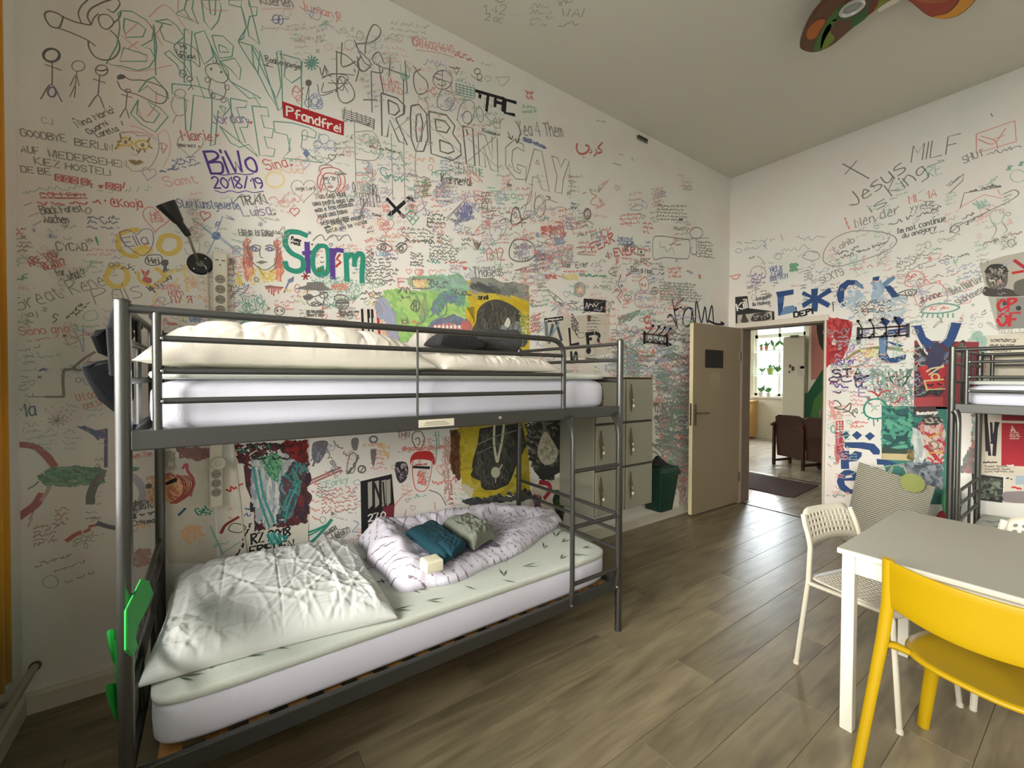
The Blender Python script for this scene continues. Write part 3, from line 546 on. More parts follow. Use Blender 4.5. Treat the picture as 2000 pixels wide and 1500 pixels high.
# ================================================================ wall lamp, power strips, vent
wlamp = thing('reading_lamp', 'black cone wall reading lamp on a short gooseneck above the bunk bed', 'lamp', (0, -.05, 1.965)); RY = Matrix.Rotation(PI/2, 3, 'Y')
MB().lathe([(.052, 0), (.052, .006), (.046, .012), (0, .012)], (0, -.05, 1.965), 28, RY).build('base', M_BLACK, wlamp, smooth=True)
MB().lathe([(.018, .012), (.016, .02), (0, .022)], (0, -.05, 1.965), 16, RY).build('hub', mat('hub_grey', '#6b675e', .4, .6), wlamp, smooth=True)
pa, pb, pc_ = Vector((.02, -.055, 1.968)), Vector((.085, -.07, 2.0)), at(367, 458, 'x', .10); pd = at(324, 398, 'x', .135)
MB().tube(bez(pa, pb, pc_, 12), .0055, 10).build('gooseneck', mat('neck', '#7c766a', .35, .8), wlamp, smooth=True)
ax_ = (pd-pc_); ll_ = ax_.length; Q = ax_.normalized().to_track_quat('Z', 'Y').to_matrix()
MB().lathe([(.010, -.008), (.014, 0), (.0155, ll_*.38), (.022, ll_*.45), (.041, ll_), (.040, ll_+.004), (.036, ll_-.004), (.018, ll_*.45), (0, ll_*.4)], pc_, 28, Q).build('shade', M_BLACK, wlamp, smooth=True)
for a in (.9, 4.0): MB().lathe([(.004, .012), (.003, .014), (0, .0145)], (0, -.05+.036*math.cos(a), 1.965+.036*math.sin(a)), 8, RY).build('screw', M_BOLT, wlamp)
MB().tube([(.016, -.045, 1.965), (.012, -.028, 1.955), (.006, -.018, 1.92), (.005, -.016, 1.70), (.005, -.018, 1.46)], .003, 6).build('cable', mat('white_cable', '#cfc8b8', .5), wlamp, smooth=True)
M_PLAS = mat('ivory_plastic', '#d8d2bf', .35); M_SOCK = mat('socket_grey', '#8f897a', .5); M_HOLE = mat('socket_hole', '#26241f', .6)
def strip(label, y0, y1, z0, z1, socks, group, flip=False):
    t = thing('power_strip', label, 'power strip', (0, (y0+y1)/2, z0), 0, group); yc = (y0+y1)/2
    box('housing', (.002, y0, z0), (.042, y1, z1), M_PLAS, t, bevel=.008, seg=3)
    for z in socks:
        s = MB().lathe([(.021, -.001), (.021, .0025), (.0185, .0025), (.0175, .0006), (0, .0006)], (.042, yc, z), 20, RY).build('socket', M_SOCK, t, smooth=True)
        for dz in (-.008, .008): MB().lathe([(.003, .0005), (.0028, .0010), (0, .0010)], (.042, yc+dz, z), 8, RY).build('pin_hole', M_HOLE, s)
    return t, yc
t, yc = strip('upper ivory power strip beside the black reading lamp', 0.0, .062, 1.685, 2.03, (1.895, 1.845, 1.795, 1.745), 'ivory power strips on the left wall')
for dy in (-.013, .013): box('usb_port', (.0415, yc+dy-.007, 1.985), (.0425, yc+dy+.007, 1.990), M_HOLE, t)
box('usb_port', (.0415, yc-.003, 1.962), (.0425, yc+.003, 1.968), M_HOLE, t)
MB().tube([(.015, yc+.005, 1.69), (.012, yc+.005, 1.60), (.012, yc+.004, 1.45)], .004, 6).build('cable', M_PLAS, t)
t, yc = strip('lower ivory power strip under the upper bunk with a round dial', -.018, .036, .765, 1.15, (.93, .885, .84), 'ivory power strips on the left wall')
MB().lathe([(.032, .036), (.034, .044), (.030, .052), (.013, .052), (.012, .047), (0, .047)], (.008, yc+.01, .985), 28, RY).build('dial', mat('dial', '#bdb7a3', .5), t, smooth=True)
box('switch', (.041, yc-.016, .785), (.044, yc+.016, .81), M_PLAS, t, bevel=.001)
MB().tube([at(453, 815, 'x', .006), at(458, 900, 'x', .006), at(466, 960, 'x', .006), at(474, 1030, 'x', .006), at(485, 1110, 'x', .006)], .0035, 6).build('cable', M_PLAS, t, smooth=True)
va, vb = at(1244, 264, 'x', .004), at(1264, 285, 'x', .004)
vg = thing('air_vent', 'small grey-green vent grille high on the left wall near the ceiling', 'vent', (0, va.y, vb.z)); box('frame', (.001, va.y, vb.z+.02), (.012, vb.y, va.z), mat('vent_grey', '#6f7566', .6), vg, bevel=.002)
for i in range(5): box('slat', (.011, va.y+.01, vb.z+.03+i*(va.z-vb.z-.03)/5), (.018, vb.y-.01, vb.z+.036+i*(va.z-vb.z-.03)/5), mat('vent_slat', '#4f5548', .6), vg)
# ================================================================ table and chairs
M_TOP = mat('grey_tabletop', '#a3a194', .42); M_TW = mat('table_white', '#d3cfc0', .38)
tb = thing('dining_table', 'white-legged table with a light grey top, front right', 'table', (2.58, 2.5, 0)); TX0, TX1, TY0, TY1 = 1.958, 3.20, 2.062, 2.925
box('tabletop', (TX0, TY0, .7315), (TX1, TY1, .7345), M_TOP, tb); box('top_edge', (TX0-.001, TY0-.001, .713), (TX1+.001, TY1+.001, .7315), M_TW, tb, bevel=.002)
for x in (TX0+.012, TX1-.055):
    for y in (TY0+.012, TY1-.055): box('leg', (x, y, 0), (x+.042, y+.042, .713), M_TW, tb, bevel=.003)
box('apron', (TX0+.05, TY0+.022, .64), (TX1-.05, TY0+.036, .713), M_TW, tb); box('apron', (TX0+.05, TY1-.036, .64), (TX1-.05, TY1-.022, .713), M_TW, tb)
box('apron', (TX0+.022, TY0+.05, .64), (TX0+.036, TY1-.05, .713), M_TW, tb); box('apron', (TX1-.036, TY0+.05, .64), (TX1-.022, TY1-.05, .713), M_TW, tb)
M_CH = mat('chair_white', '#c2bcab', .4)
def perf(fn, nu, nv, hole=.27, skip=lambda i, j: False):
    m = MB(); idx = {}
    def V(u, v):
        k = (round(u, 5), round(v, 5))
        if k not in idx: idx[k] = len(m.v); m.v.append(Vector(fn(u, v)))
        return idx[k]
    for i in range(nu):
        for j in range(nv):
            u0, u1, v0, v1 = i/nu, (i+1)/nu, j/nv, (j+1)/nv; um, vm = (u0+u1)/2, (v0+v1)/2
            if skip(i, j): m.face((V(u0, v0), V(u1, v0), V(u1, v1), V(u0, v1))); continue
            O = [(u0, v0), (um, v0), (u1, v0), (u1, vm), (u1, v1), (um, v1), (u0, v1), (u0, vm)]
            I = [(um+hole/nu*math.cos(a)*1.15, vm+hole/nv*math.sin(a)*1.15) for a in [PI*1.25+k*PI/4 for k in range(8)]]
            for k in range(8): m.face((V(*O[k]), V(*O[(k+1) % 8]), V(*I[(k+1) % 8]), V(*I[k])))
    return m
def white_chair(loc, rz, label):
    t = thing('white_chair', label, 'chair', loc, rz, 'white chairs with perforated seats'); K = dict(local=True, smooth=True)
    for s in (-1, 1):
        MB().tube([(s*.192, -.215, 0), (s*.186, -.165, .44), (s*.184, -.160, .60)]+bez((s*.184, -.160, .60), (s*.182, -.165, .64), (s*.180, -.19, .70), 3)+[(s*.172, -.205, .745)], .0105, 10, flat=(1, 1.25)).build('leg', M_CH, t, **K)
        MB().tube([(s*.207, .222, 0), (s*.194, .185, .43)]+bez((s*.194, .185, .43), (s*.192, .18, .445), (s*.190, .16, .447), 3)+[(s*.186, -.165, .425)], .010, 10, flat=(1, 1.2)).build('leg', M_CH, t, **K)
        for y, z in ((-.215, 0), (.222, 0)): MB().lathe([(.013, 0), (.013, .012), (.010, .02)], (s*(.192 if y < 0 else .207), y, z), 10).build('foot', M_CH, t, **K)
    def bf(u, v):
        x = (u-.5)*.372*(1-.05*v); cu = .016*(1-(2*u-1)**2); r = .05; e = abs(2*u-1); top = .773-.045*max(0, (e-.72)/.28)**2; low = .598+.022*(1-(2*u-1)**2)*1.0
        z = low+(top-low)*v; return (x, -.160-cu-.05*v**1.2, z)
    o = perf(bf, 13, 6, .26, lambda i, j: i in (0, 12) or j in (0, 5)).build('backrest', M_CH, t, **K); md = o.modifiers.new('solid', 'SOLIDIFY'); md.thickness = .005
    def sf(u, v):
        e = (2*u-1); x = e*.185*(1-.03*(1-v)); y = -.175+.36*v; z = .452-.012*(1-e*e)*(1-abs(2*v-1)**2)-.02*max(0, (v-.88)/.12)**2; rr = max(0, abs(e)-.8)/.2; q = max(0, abs(2*v-1)-.8)/.2; k = 1-.07*rr*q; return (x*k, y*k, z)
    o = perf(sf, 17, 16, .27, lambda i, j: i in (0, 16) or j in (0, 15)).build('seat', M_CH, t, **K); md = o.modifiers.new('solid', 'SOLIDIFY'); md.thickness = .006
    return t
white_chair((1.960, 2.494, 0), -1.834, 'white perforated chair pushed in at the left end of the table')
white_chair((2.473, 2.876, 0), PI, 'white perforated chair beyond the table near the far bunk bed')
M_YEL = mat('yellow_plastic', '#a88800', .38, bump=.03, bscale=250)
yc_ = thing('yellow_chair', 'yellow chair with a curved band backrest nearest the camera', 'chair', (2.38, 2.135, 0), -0.239); K = dict(local=True, smooth=True)
for s in (-1, 1):
    MB().tube([(s*.238, -.302, 0), (s*.222, -.245, .30), (s*.210, -.215, .48), (s*.203, -.203, .60), (s*.200, -.205, .68), (s*.198, -.215, .772)], [.0135, .0145, .016, .0165, .016, .014], 12, flat=(.85, 1.25)).build('leg', M_YEL, yc_, **K)
    MB().tube([(s*.262, .165, 0), (s*.225, .150, .30), (s*.190, .125, .435)], [.016, .019, .022], 12, flat=(.8, 1.25)).build('leg', M_YEL, yc_, **K)
    MB().tube([(s*.208, -.215, .462), (s*.185, -.185, .458), (s*.155, -.165, .448)], [.014, .017, .014], 10, flat=(1, .8)).build('seat_bracket', M_YEL, yc_, **K)
def yb(u, v): e = 2*u-1; x = e*.200; y = -.208-.045*(1-e*e)-.012*(v-.5); z = .605+.165*v-.022*(1-e*e)*0; return (x, y, z+.018*(1-e*e)*(1 if v < .5 else .2)*-1)
o = MB().grid(yb, 24, 6).build('backrest', M_YEL, yc_, local=True, smooth='all'); md = o.modifiers.new('solid', 'SOLIDIFY'); md.thickness = .011; md.offset = 0; bv = o.modifiers.new('bevel', 'BEVEL'); bv.width = .004; bv.segments = 2
m = MB(); NA = 56
def se(a): return (math.copysign(abs(math.cos(a))**.72, math.cos(a))*.205, math.copysign(abs(math.sin(a))**.78, math.sin(a))*.205-.01)
for i in range(9):
    r = i/8
    for j in range(NA): x, y = se(2*PI*j/NA); m.v.append(Vector((x*r, y*r, .446+.010*r**3-.004*max(0, y)*r)))
for i in range(8):
    for j in range(NA): m.face((i*NA+j, (i+1)*NA+j, (i+1)*NA+(j+1) % NA, i*NA+(j+1) % NA))
o = m.build('seat', M_YEL, yc_, local=True, smooth='all'); md = o.modifiers.new('solid', 'SOLIDIFY'); md.thickness = .012; md.offset = -1
# ================================================================ striped bag and things by the far wall
M_STR = att(mat('striped_fabric', '#999999', .85))
bg = thing('striped_bag', 'grey and white striped shopping bag slumped against the far wall', 'bag', (1.45, 4.62, 0))
TL, TR_, BR, BL = Vector((1.318, 4.60, .690)), Vector((1.800, 4.60, .577)), Vector((1.70, 4.52, .012)), Vector((1.235, 4.52, .012))
m = MB(); NUB, NVB = 14, 84
for side in (0, 1):
    o0 = len(m.v)
    for i in range(NVB+1):
        v = i/NVB
        for j in range(NUB+1):
            u = j/NUB; p = TL*(1-u)*(1-v)+TR_*u*(1-v)+BR*u*v+BL*(1-u)*v; h = math.sin(PI*u)**.5*min(1, (v*3)**.6)
            p += Vector((0, (-.05 if side == 0 else .07)*h*min(1, v*2.5)+(.012*fbm(u*4, v*4, 1)*h if side == 0 else 0), 0)); m.v.append(p)
    for i in range(NVB):
        m.cur = lin('#b0ac99') if i % 2 else lin('#626056')
        for j in range(NUB): a = o0+i*(NUB+1)+j; q = (a, a+NUB+1, a+NUB+2, a+1); m.face(q if side == 0 else q[::-1])
m.build('body', M_STR, bg, smooth='all')
M_HAN = mat('pale_green_strap', '#c3cab0', .7)
hp_ = [at(x, y, 'y', 4.59) for x, y in ((1731, 928), (1738, 918), (1745, 909), (1757, 908), (1766, 913), (1771, 924), (1769, 930))]
MB().tube(hp_, .011, 8, flat=(1, .35)).build('handle', M_HAN, bg, smooth=True)
hp_ = [at(x, y, 'y', 4.585) for x, y in ((1700, 911), (1715, 913), (1728, 912), (1738, 909), (1744, 913), (1738, 927))]
MB().tube(hp_, .012, 8, flat=(1, .35)).build('handle', M_HAN, bg, smooth=True)
c0 = at(1782, 943, 'y', 4.55); RX_ = Matrix.Rotation(PI/2, 3, 'X')
MB().lathe([(.075, 0), (.075, .003), (0, .003)], c0, 28, RX_).build('round_tag', mat('olive_tag', '#8b9350', .7), bg, label='round olive green tag')
MB().tube([at(1771, 926, 'y', 4.57), at(1779, 930, 'y', 4.55)], .002, 6).build('tag_string', M_HAN, bg)
rgb = thing('cloth_bag', 'red and green cloth bag on the floor beside the far bunk bed post', 'bag', (1.87, 4.70, 0))
def blob(cx, cy, z0, z1, rx, ry, seed): return lambda u, v: (cx+math.cos(2*PI*u)*rx*math.sin(PI*max(.02, v))**.6*(1+.1*fbm(u*6, v*5, seed)), cy+math.sin(2*PI*u)*ry*math.sin(PI*max(.02, v))**.6, z0+(z1-z0)*(1-math.cos(PI*v))/2)
MB().grid(blob(1.85, 4.72, .0, .38, .075, .10, 3), 24, 14).build('body', fabric('dark_red_cloth', '#6d1018', .3), rgb, smooth='all')
MB().grid(blob(1.87, 4.72, .34, .56, .055, .08, 5), 24, 12).build('top_cloth', fabric('green_cloth', '#3f8a5c', .3), rgb, smooth='all')
# ================================================================ things on the near bunk
pillow('folded_cloth', 'purple-grey cloth underneath the folded clothes in the rolled duvet', 'cloth', [(.775, .84, .507), (.70, 1.26, .507), (.36, 1.30, .51), (.36, .85, .51)], .028, fabric('purple_grey', '#6f6a7e', .3), 31, .005, 50, 50, .06, n=30, edge=10)
pillow('folded_sweater', 'folded dark teal sweater on the rolled duvet', 'clothes', [(.825, .87, .550), (.715, 1.04, .550), (.30, 1.05, .553), (.37, .855, .553)], .050, fabric('teal_knit', '#0a404e', .35, 400), 33, .004, 80, 80, .04, n=16, edge=8, under=.3, puffpow=.3)
pillow('folded_sweater_flap', 'x', 'clothes', [(.835, .90, .580), (.745, 1.03, .580), (.62, 1.03, .585), (.68, .90, .585)], .025, bpy.data.materials['teal_knit'], 35, .003, 40, 40, .04, n=8, edge=4, under=.3, puffpow=.3)
fl_ = bpy.data.objects['folded_sweater_flap']; fl_.name = 'folded_edge'; fl_.parent = bpy.data.objects['folded_sweater']
for k in ('label', 'category'): del fl_[k]
pillow('crumpled_shirt', 'crumpled grey-green shirt beside the teal sweater on the rolled duvet', 'clothes', [(.77, 1.06, .553), (.67, 1.25, .551), (.36, 1.26, .553), (.36, 1.08, .555)], .070, fabric('sage_cloth', '#7d8174', .3, 300), 37, .0045, 100, 100, .08, n=50, edge=10, under=.3, spread=3)
cb = thing('soap_bar', 'cream rounded block lying on the front rim of the rolled duvet', 'soap', at(843, 1103, 'z', .535)); cc = at(843, 1102, 'z', .556)
MB().grid(rbox_fn((cc.x-.045, cc.y-.04, cc.z-.028), (cc.x+.035, cc.y+.045, cc.z+.028), .02), 40, 16).build('block', mat('cream_soap', '#e8e2c8', .5), cb, smooth='all')
# jackets on the upper duvet
pillow('grey_bundle', 'light grey crumpled clothes at the back of the upper bunk pile', 'clothes', [(.62, .86, 1.575), (.62, 1.08, 1.575), (.42, 1.10, 1.575), (.42, .84, 1.575)], .09, fabric('light_grey_cloth', '#a8a29a', .3), 41, .006, 70, 70, .06, n=50, under=.3)
pillow('printed_shirt', 'black shirt with white print lying on the upper bunk duvet', 'clothes', [(.84, .84, 1.567), (.84, 1.08, 1.567), (.67, 1.08, 1.57), (.67, .83, 1.57)], .055, fabric('black_cloth', '#1d1b1d', .3), 43, .005, 70, 60, .06, n=40, under=.3)
rl = MB()
for k, (x, y, l, a) in enumerate([(.77, .90, .05, .3), (.80, .93, .03, 1.4), (.76, .97, .04, .9), (.79, 1.03, .05, 1.2), (.76, 1.05, .045, .2), (.80, .99, .03, 2.2)]):
    d = Vector((math.cos(a), math.sin(a), 0)); n_ = Vector((-d.y, d.x, 0))*.004; p = Vector((x+.025, y, 1.628)); rl.add([p-n_, p+d*l-n_, p+d*l+n_, p+n_], [(0, 1, 2, 3)])
ps = bpy.data.objects['printed_shirt']; OFF[ps.name] = Vector((0, 0, 0)); rl.build('white_print', mat('white_ink', '#d8d4cf', .8), ps, label='white printed marks')
rj = thing('rolled_jacket', 'dark grey rolled jacket on the upper bunk beside the printed shirt', 'jacket', (.74, 1.18, 1.54)); m = MB()
def rollf(u, v):
    a = 2*PI*u; rr = .056*(1+.10*fbm(math.cos(a)*2, math.sin(a)*2, v*3)+.05*ridge(v*9, a*1.5, 2)); y = 1.10+.20*v; k = 1 if 0 < v < 1 else .8
    return (.73+.35*(v-.5)*.3+math.cos(a)*rr*1.15*k, y, 1.556+.056+math.sin(a)*rr*k-.006)
MB().grid(rollf, 36, 30).build('roll', fabric('charcoal_cloth', '#2c2b2c', .35), rj, smooth='all')
for y in (1.10, 1.30): MB().lathe([(.0, .0), (.030, .002), (.052, 0)], (.73+.35*((y-1.10)/.2-.5)*.3, y, 1.606), 24, Matrix.Rotation(PI/2 if y > 1.2 else PI/2, 3, 'X')).build('roll_end', bpy.data.materials['charcoal_cloth'], rj, smooth=True)
# clothes hanging on the head end
M_NAVY = fabric('navy_black_cloth', '#0b0b10', .3)
def cloth_px(name, lab, pts, y, m, th=.02, cat='clothes', extra=None):
    P = [at(px, py, 'y', yy) for px, py, yy in pts]; return tag(MB().prism(P, (0, -th, 0)).build(name, m, bevel=.006), lab, cat)
cloth_px('black_jacket', 'black jacket hung over the top rail at the head of the near bunk bed', [(243, 602, -.232), (252, 612, -.232), (276, 626, -.232), (281, 642, -.232), (276, 646, -.232), (256, 633, -.232), (266, 656, -.232), (262, 662, -.232), (258, 668, -.232), (246, 672, -.232), (246, 735, -.232), (238, 735, -.232), (232, 640, -.232)], -.23, M_NAVY, .03)
cloth_px('dark_scarf', 'dark purple cloth end hanging beside the near bed post, upper', [(191, 657, -.31), (206, 645, -.31), (230, 640, -.28), (236, 680, -.28), (222, 698, -.30), (204, 690, -.31)], -.3, M_NAVY, .02)
cloth_px('dark_hoodie', 'dark grey hoodie hanging low outside the head of the near bunk bed', [(172, 716, -.31), (190, 708, -.31), (235, 700, -.27), (262, 706, -.25), (262, 780, -.25), (252, 806, -.25), (236, 806, -.27), (205, 780, -.30), (186, 745, -.31)], -.3, fabric('dark_grey_cloth', '#1b1d20', .3), .02)
bb_ = thing('blue_booklet', 'blue booklet tucked between the upper mattress and the near bed post', 'booklet', (.93, -.19, 1.225))
MB().prism([at(x, y, 'x', .985) for x, y in ((238, 808), (252, 803), (262, 826), (245, 840), (238, 841))], (-.006, 0, 0)).build('cover', mat('blue_card', '#5f86b8', .5), bb_); MB().prism([at(x, y, 'x', .978) for x, y in ((240, 842), (262, 828), (268, 830), (262, 842))], (-.02, 0, 0)).build('pages', mat('grey_pages', '#4b5260', .7), bb_)
# green hanging organiser on the lower head rail
M_GREEN = fabric('green_fabric', '#22b045', .2, rough=.7); M_GREEN.node_tree.nodes['Principled BSDF'].inputs['Sheen Weight'].default_value = 0
go = thing('green_bag', 'bright green hanging bag with pockets at the foot of the near bed post', 'bag', (.9, -.27, .5))
MB().prism([at(x, y, 'y', -.182) for x, y in ((279, 1130), (292, 1133), (301, 1160), (288, 1190), (270, 1225), (266, 1245), (271, 1262), (262, 1282), (250, 1270), (250, 1190))][::-1], (0, -.008, 0)).build('strap', M_GREEN, go, bevel=.004)
def pocket(pts, ya, yb_):
    top = [at(x, y, 'y', yy) for x, y, yy in pts[:4]]; bot = at(*pts[4][:2], 'y', pts[4][2])
    m = MB(); n = 4; m.v += top+[bot+(t-bot)*.25 for t in top]
    for i in range(4): m.face((i, (i+1) % 4, 4+(i+1) % 4, 4+i))
    m.face((4, 5, 6, 7)); o = m.build('pocket', M_GREEN, go); md = o.modifiers.new('solid', 'SOLIDIFY'); md.thickness = .004; sb = o.modifiers.new('sub', 'SUBSURF'); sb.levels = 2; sb.render_levels = 2; sb.subdivision_type = 'CATMULL_CLARK'
pocket([(197, 1240, -.31), (215, 1216, -.25), (262, 1250, -.24), (240, 1262, -.30), (226, 1330, -.27)], 0, 0)
pocket([(193, 1350, -.31), (212, 1322, -.25), (262, 1345, -.24), (240, 1362, -.30), (232, 1440, -.27)], 0, 0)
MB().prism([at(x, y, 'y', -.245) for x, y in ((262, 1245), (270, 1262), (262, 1420), (240, 1440), (226, 1250))][::-1], (0, -.006, 0)).build('back_panel', M_GREEN, go)
# ================================================================ near-left corner: curtain and heating pipe
M_CUR = fabric('ochre_curtain', '#c98a1c', .2, sheen=.2)
cu = thing('curtain', 'ochre yellow curtain at the window, left edge of the picture', 'curtain', (.5, NY+.05, .33))
o = MB().grid(lambda u, v: (.37+.33*u, NY+.055+.018*math.sin(u*34), .34+2.98*v), 80, 6).build('fabric', M_CUR, cu, smooth='all'); md = o.modifiers.new('solid', 'SOLIDIFY'); md.thickness = .003
MB().tube([(.25, NY+.055, 3.335), (4.3, NY+.055, 3.335)], .012, 10).build('curtain_rod', M_STEEL, cu)
hpz = thing('heating_pipe', 'pale heating pipe running low along the window wall, bottom left', 'pipe', (.5, NY+.04, .2))
MB().tube([(.03, NY+.042, .205), (2.3, NY+.042, .205)], .014, 12).build('tube', mat('pipe_paint', '#a9a192', .5), hpz, smooth=True); MB().lathe([(.019, 0), (.019, .01), (0, .012)], (.022, NY+.042, .205), 14, RY).build('end_cap', mat('cap_dark', '#5a554c', .5), hpz)
for x in (.25, 1.3, 2.2): box('bracket', (x, NY+.001, .195), (x+.02, NY+.04, .205), M_STEEL, hpz)
# ================================================================ painted ceiling lamp
OL = [(1562, 88), (1572, 100), (1595, 102), (1625, 89), (1660, 60), (1700, 28), (1740, 1), (1762, -5), (1785, 10), (1810, 30), (1840, 38), (1872, 31), (1900, 8), (1912, -18), (1890, -45), (1840, -62), (1800, -80), (1775, -110), (1740, -140), (1700, -140), (1680, -105), (1672, -70), (1650, -35), (1612, 2), (1580, 42)]
lz = 3.60; LP = [at(x, y, 'z', lz) for x, y in OL]
def smooth_loop(P, k=4):
    out = []; n = len(P)
    for i in range(n):
        for j in range(k): t = j/k; out.append(cr4(P[i-1], P[i], P[(i+1) % n], P[(i+2) % n], t))
    return out
cl = thing('ceiling_lamp', 'painted lobed ceiling lamp with a round spotlight, top right', 'lamp', (1.8, 3.25, lz))
M_INK = att(mat('paint', '#808080', .5)); m = MB(); m.prism(smooth_loop(LP), (0, 0, .03)); m.build('plate', mat('lamp_brown', '#5b3416', .45), cl, bevel=.004)
box('ceiling_rose', (1.74, 3.18, lz+.03), (1.86, 3.30, H), M_WHITE, cl)
def lfill(pts, c, k):
    m = MB(); P = smooth_loop([at(x, y, 'z', lz-.0008*k) for x, y in pts], 3); m.cur = lin(c); m.v = list(P); m.face(list(range(len(P)))[::-1]); m.build('painted_field', M_INK, cl, fix=False)
lfill([(1576, 62), (1590, 44), (1606, 37), (1612, 42), (1600, 62), (1592, 75), (1578, 76)], '#b05c10', 2)
lfill([(1588, 98), (1594, 80), (1604, 60), (1618, 36), (1634, 18), (1650, 8), (1630, 45), (1612, 75), (1602, 98)], '#3d6b1a', 1)
lfill([(1603, 97), (1606, 70), (1616, 50), (1624, 48), (1622, 62), (1630, 74), (1618, 90)], '#70801c', 1)
lfill([(1624, 42), (1650, 38), (1672, 30), (1695, 12), (1705, -20), (1714, -20), (1700, 26), (1664, 54), (1662, 36), (1640, 34)], '#245c26', 1)
lfill([(1694, 30), (1700, 10), (1712, -25), (1722, -25), (1715, 5), (1706, 22)], '#6e1a10', 2)
lfill([(1706, 22), (1716, 5), (1722, -25), (1745, -30), (1756, -6), (1738, 0), (1715, 17)], '#7a8420', 3)
lfill([(1768, -4), (1790, 10), (1812, 30), (1828, 34), (1850, 24), (1868, 5), (1880, -20), (1850, -40), (1800, -40), (1775, -25)], '#9c3414', 1)
lfill([(1822, 33), (1850, 26), (1872, 5), (1885, -25), (1910, -20), (1899, 6), (1872, 29), (1842, 37)], '#d89410', 2)
lfill([(1780, -5), (1810, 6), (1850, 2), (1870, -20), (1840, -35), (1790, -30)], '#a8551e', 3)
lfill([(1640, -20), (1670, -60), (1700, -120), (1730, -120), (1760, -90), (1720, -60), (1690, -30), (1660, -5)], '#245c26', 1)
rc_ = at(1664, 14, 'z', lz); MB().lathe([(.058, .0), (.062, -.010), (.052, -.016), (.044, -.008), (.040, .0)], rc_, 32).build('spot_ring', mat('ring_silver', '#c9c9c4', .3, .4), cl, smooth=True); MB().lathe([(.043, -.004), (.0, -.006)], rc_, 24).build('spot_glass', mat('spot_grey', '#8f918c', .3), cl)
# ================================================================ marker writing on the walls (single-stroke lettering as thin raised ribbons)
FONT = {}
def _f(s):
    for ln_ in s.strip().split('\n'):
        k, v = ln_.split(' ', 1); FONT[k] = [(('~' in p), [(int(q[0]), int(q[1])) for q in p.replace('~', '').split()]) for p in v.split('|')]
_f('''A 02 28 42|14 34
B 02 08|~08 38 47 36 05|~05 45 43 32 02
C ~47 28 07 03 22 43
D 02 08|~08 38 46 44 32 02
E 48 08 02 42|05 35
F 48 08 02|05 35
G ~47 28 07 03 22 43 45|45 25
H 02 08|42 48|05 45
I 02 08
J ~38 34 22 03
K 02 08|48 05 42
L 08 02 42
M 02 08 25 48 42
N 02 08 42 48
O ~28 06 04 22 44 46 28
P 02 08|~08 38 47 36 05
Q ~28 06 04 22 44 46 28|24 42
R 02 08|~08 38 47 36 05|15 42
S ~47 28 07 15 35 43 22 03
T 08 48|28 22
U ~08 04 22 44 48
V 08 22 48
W 08 12 25 32 48
X 02 48|08 42
Y 08 25 48|25 22
Z 08 48 02 42
a ~36 16 04 12 33|36 32
b 08 02|~05 26 34 22 02
c ~36 16 04 12 32
d 38 32|~36 16 04 12 33
e 04 34|~34 26 15 03 12 32
f ~38 17 12|05 35
g ~36 16 04 13 34|~36 31 20 00
h 08 02|~04 26 35 32
i 06 02|07 08
j ~16 11 00|17 18
k 08 02|36 04 32
l 08 02
m 06 02|~05 16 24 22|~24 36 44 42
n 06 02|~05 26 34 32
o ~26 05 03 22 33 35 26
p 06 00|~05 26 34 22 03
q ~36 16 04 13 34|36 30
r 06 02|~04 26 36
s ~36 16 05 24 33 22 02
t ~17 13 22 32|06 26
u ~06 03 12 33|36 32
v 06 12 36
w 06 12 24 32 46
x 06 32|36 02
y 06 23|36 00
z 06 36 02 32
0 ~28 06 04 22 44 46 28
1 06 28 22
2 ~07 28 47 35 02|02 42
3 ~07 28 46 25|~25 44 22 03
4 32 38 04 44
5 48 08 05|~05 35 43 22 02
6 ~38 05 03 22 43 35 04
7 08 48 12
8 ~25 07 28 47 25 03 22 43 25
9 ~45 15 07 28 47 44 22
! 08 04|03 02
? ~07 28 47 35 24|23 22
. 02 03
, 12 01
' 08 07
- 05 35
+ 05 45|27 23
/ 02 48
: 05 06|02 03
@ ~35 25 24 34 36 27 05 03 22 42
# 12 18|32 38|04 44|06 46
♥ ~26 17 06 22 46 37 26
* 25 28|25 47|25 43|25 22|25 03|25 07
П 02 08 48 42
У 08 25|48 12
Я 42 48|~48 18 07 16 45|25 02
( ~28 05 22
) ~08 25 02''')
CN = dict(k='#1c1b1f', k2='#3d3b3c', g='#77746e', g2='#a39f96', r='#c2302c', r2='#d9766c', p='#e3a39b', b='#34508f', b2='#8596b8', n='#2c8f78', n2='#86b8a2', v='#5b4190', v2='#a08fb5', y='#e3c02c', y2='#e8d588', o='#d8622c', o2='#e8b184', w='#ece8df', br='#5f4330', lb='#5b93b8', gr='#5c9440', pw='#e2ddd2', d='#4a4a46', t='#9fc3b4')
M_MARK = att(mat('marker_ink', '#808080', .75))
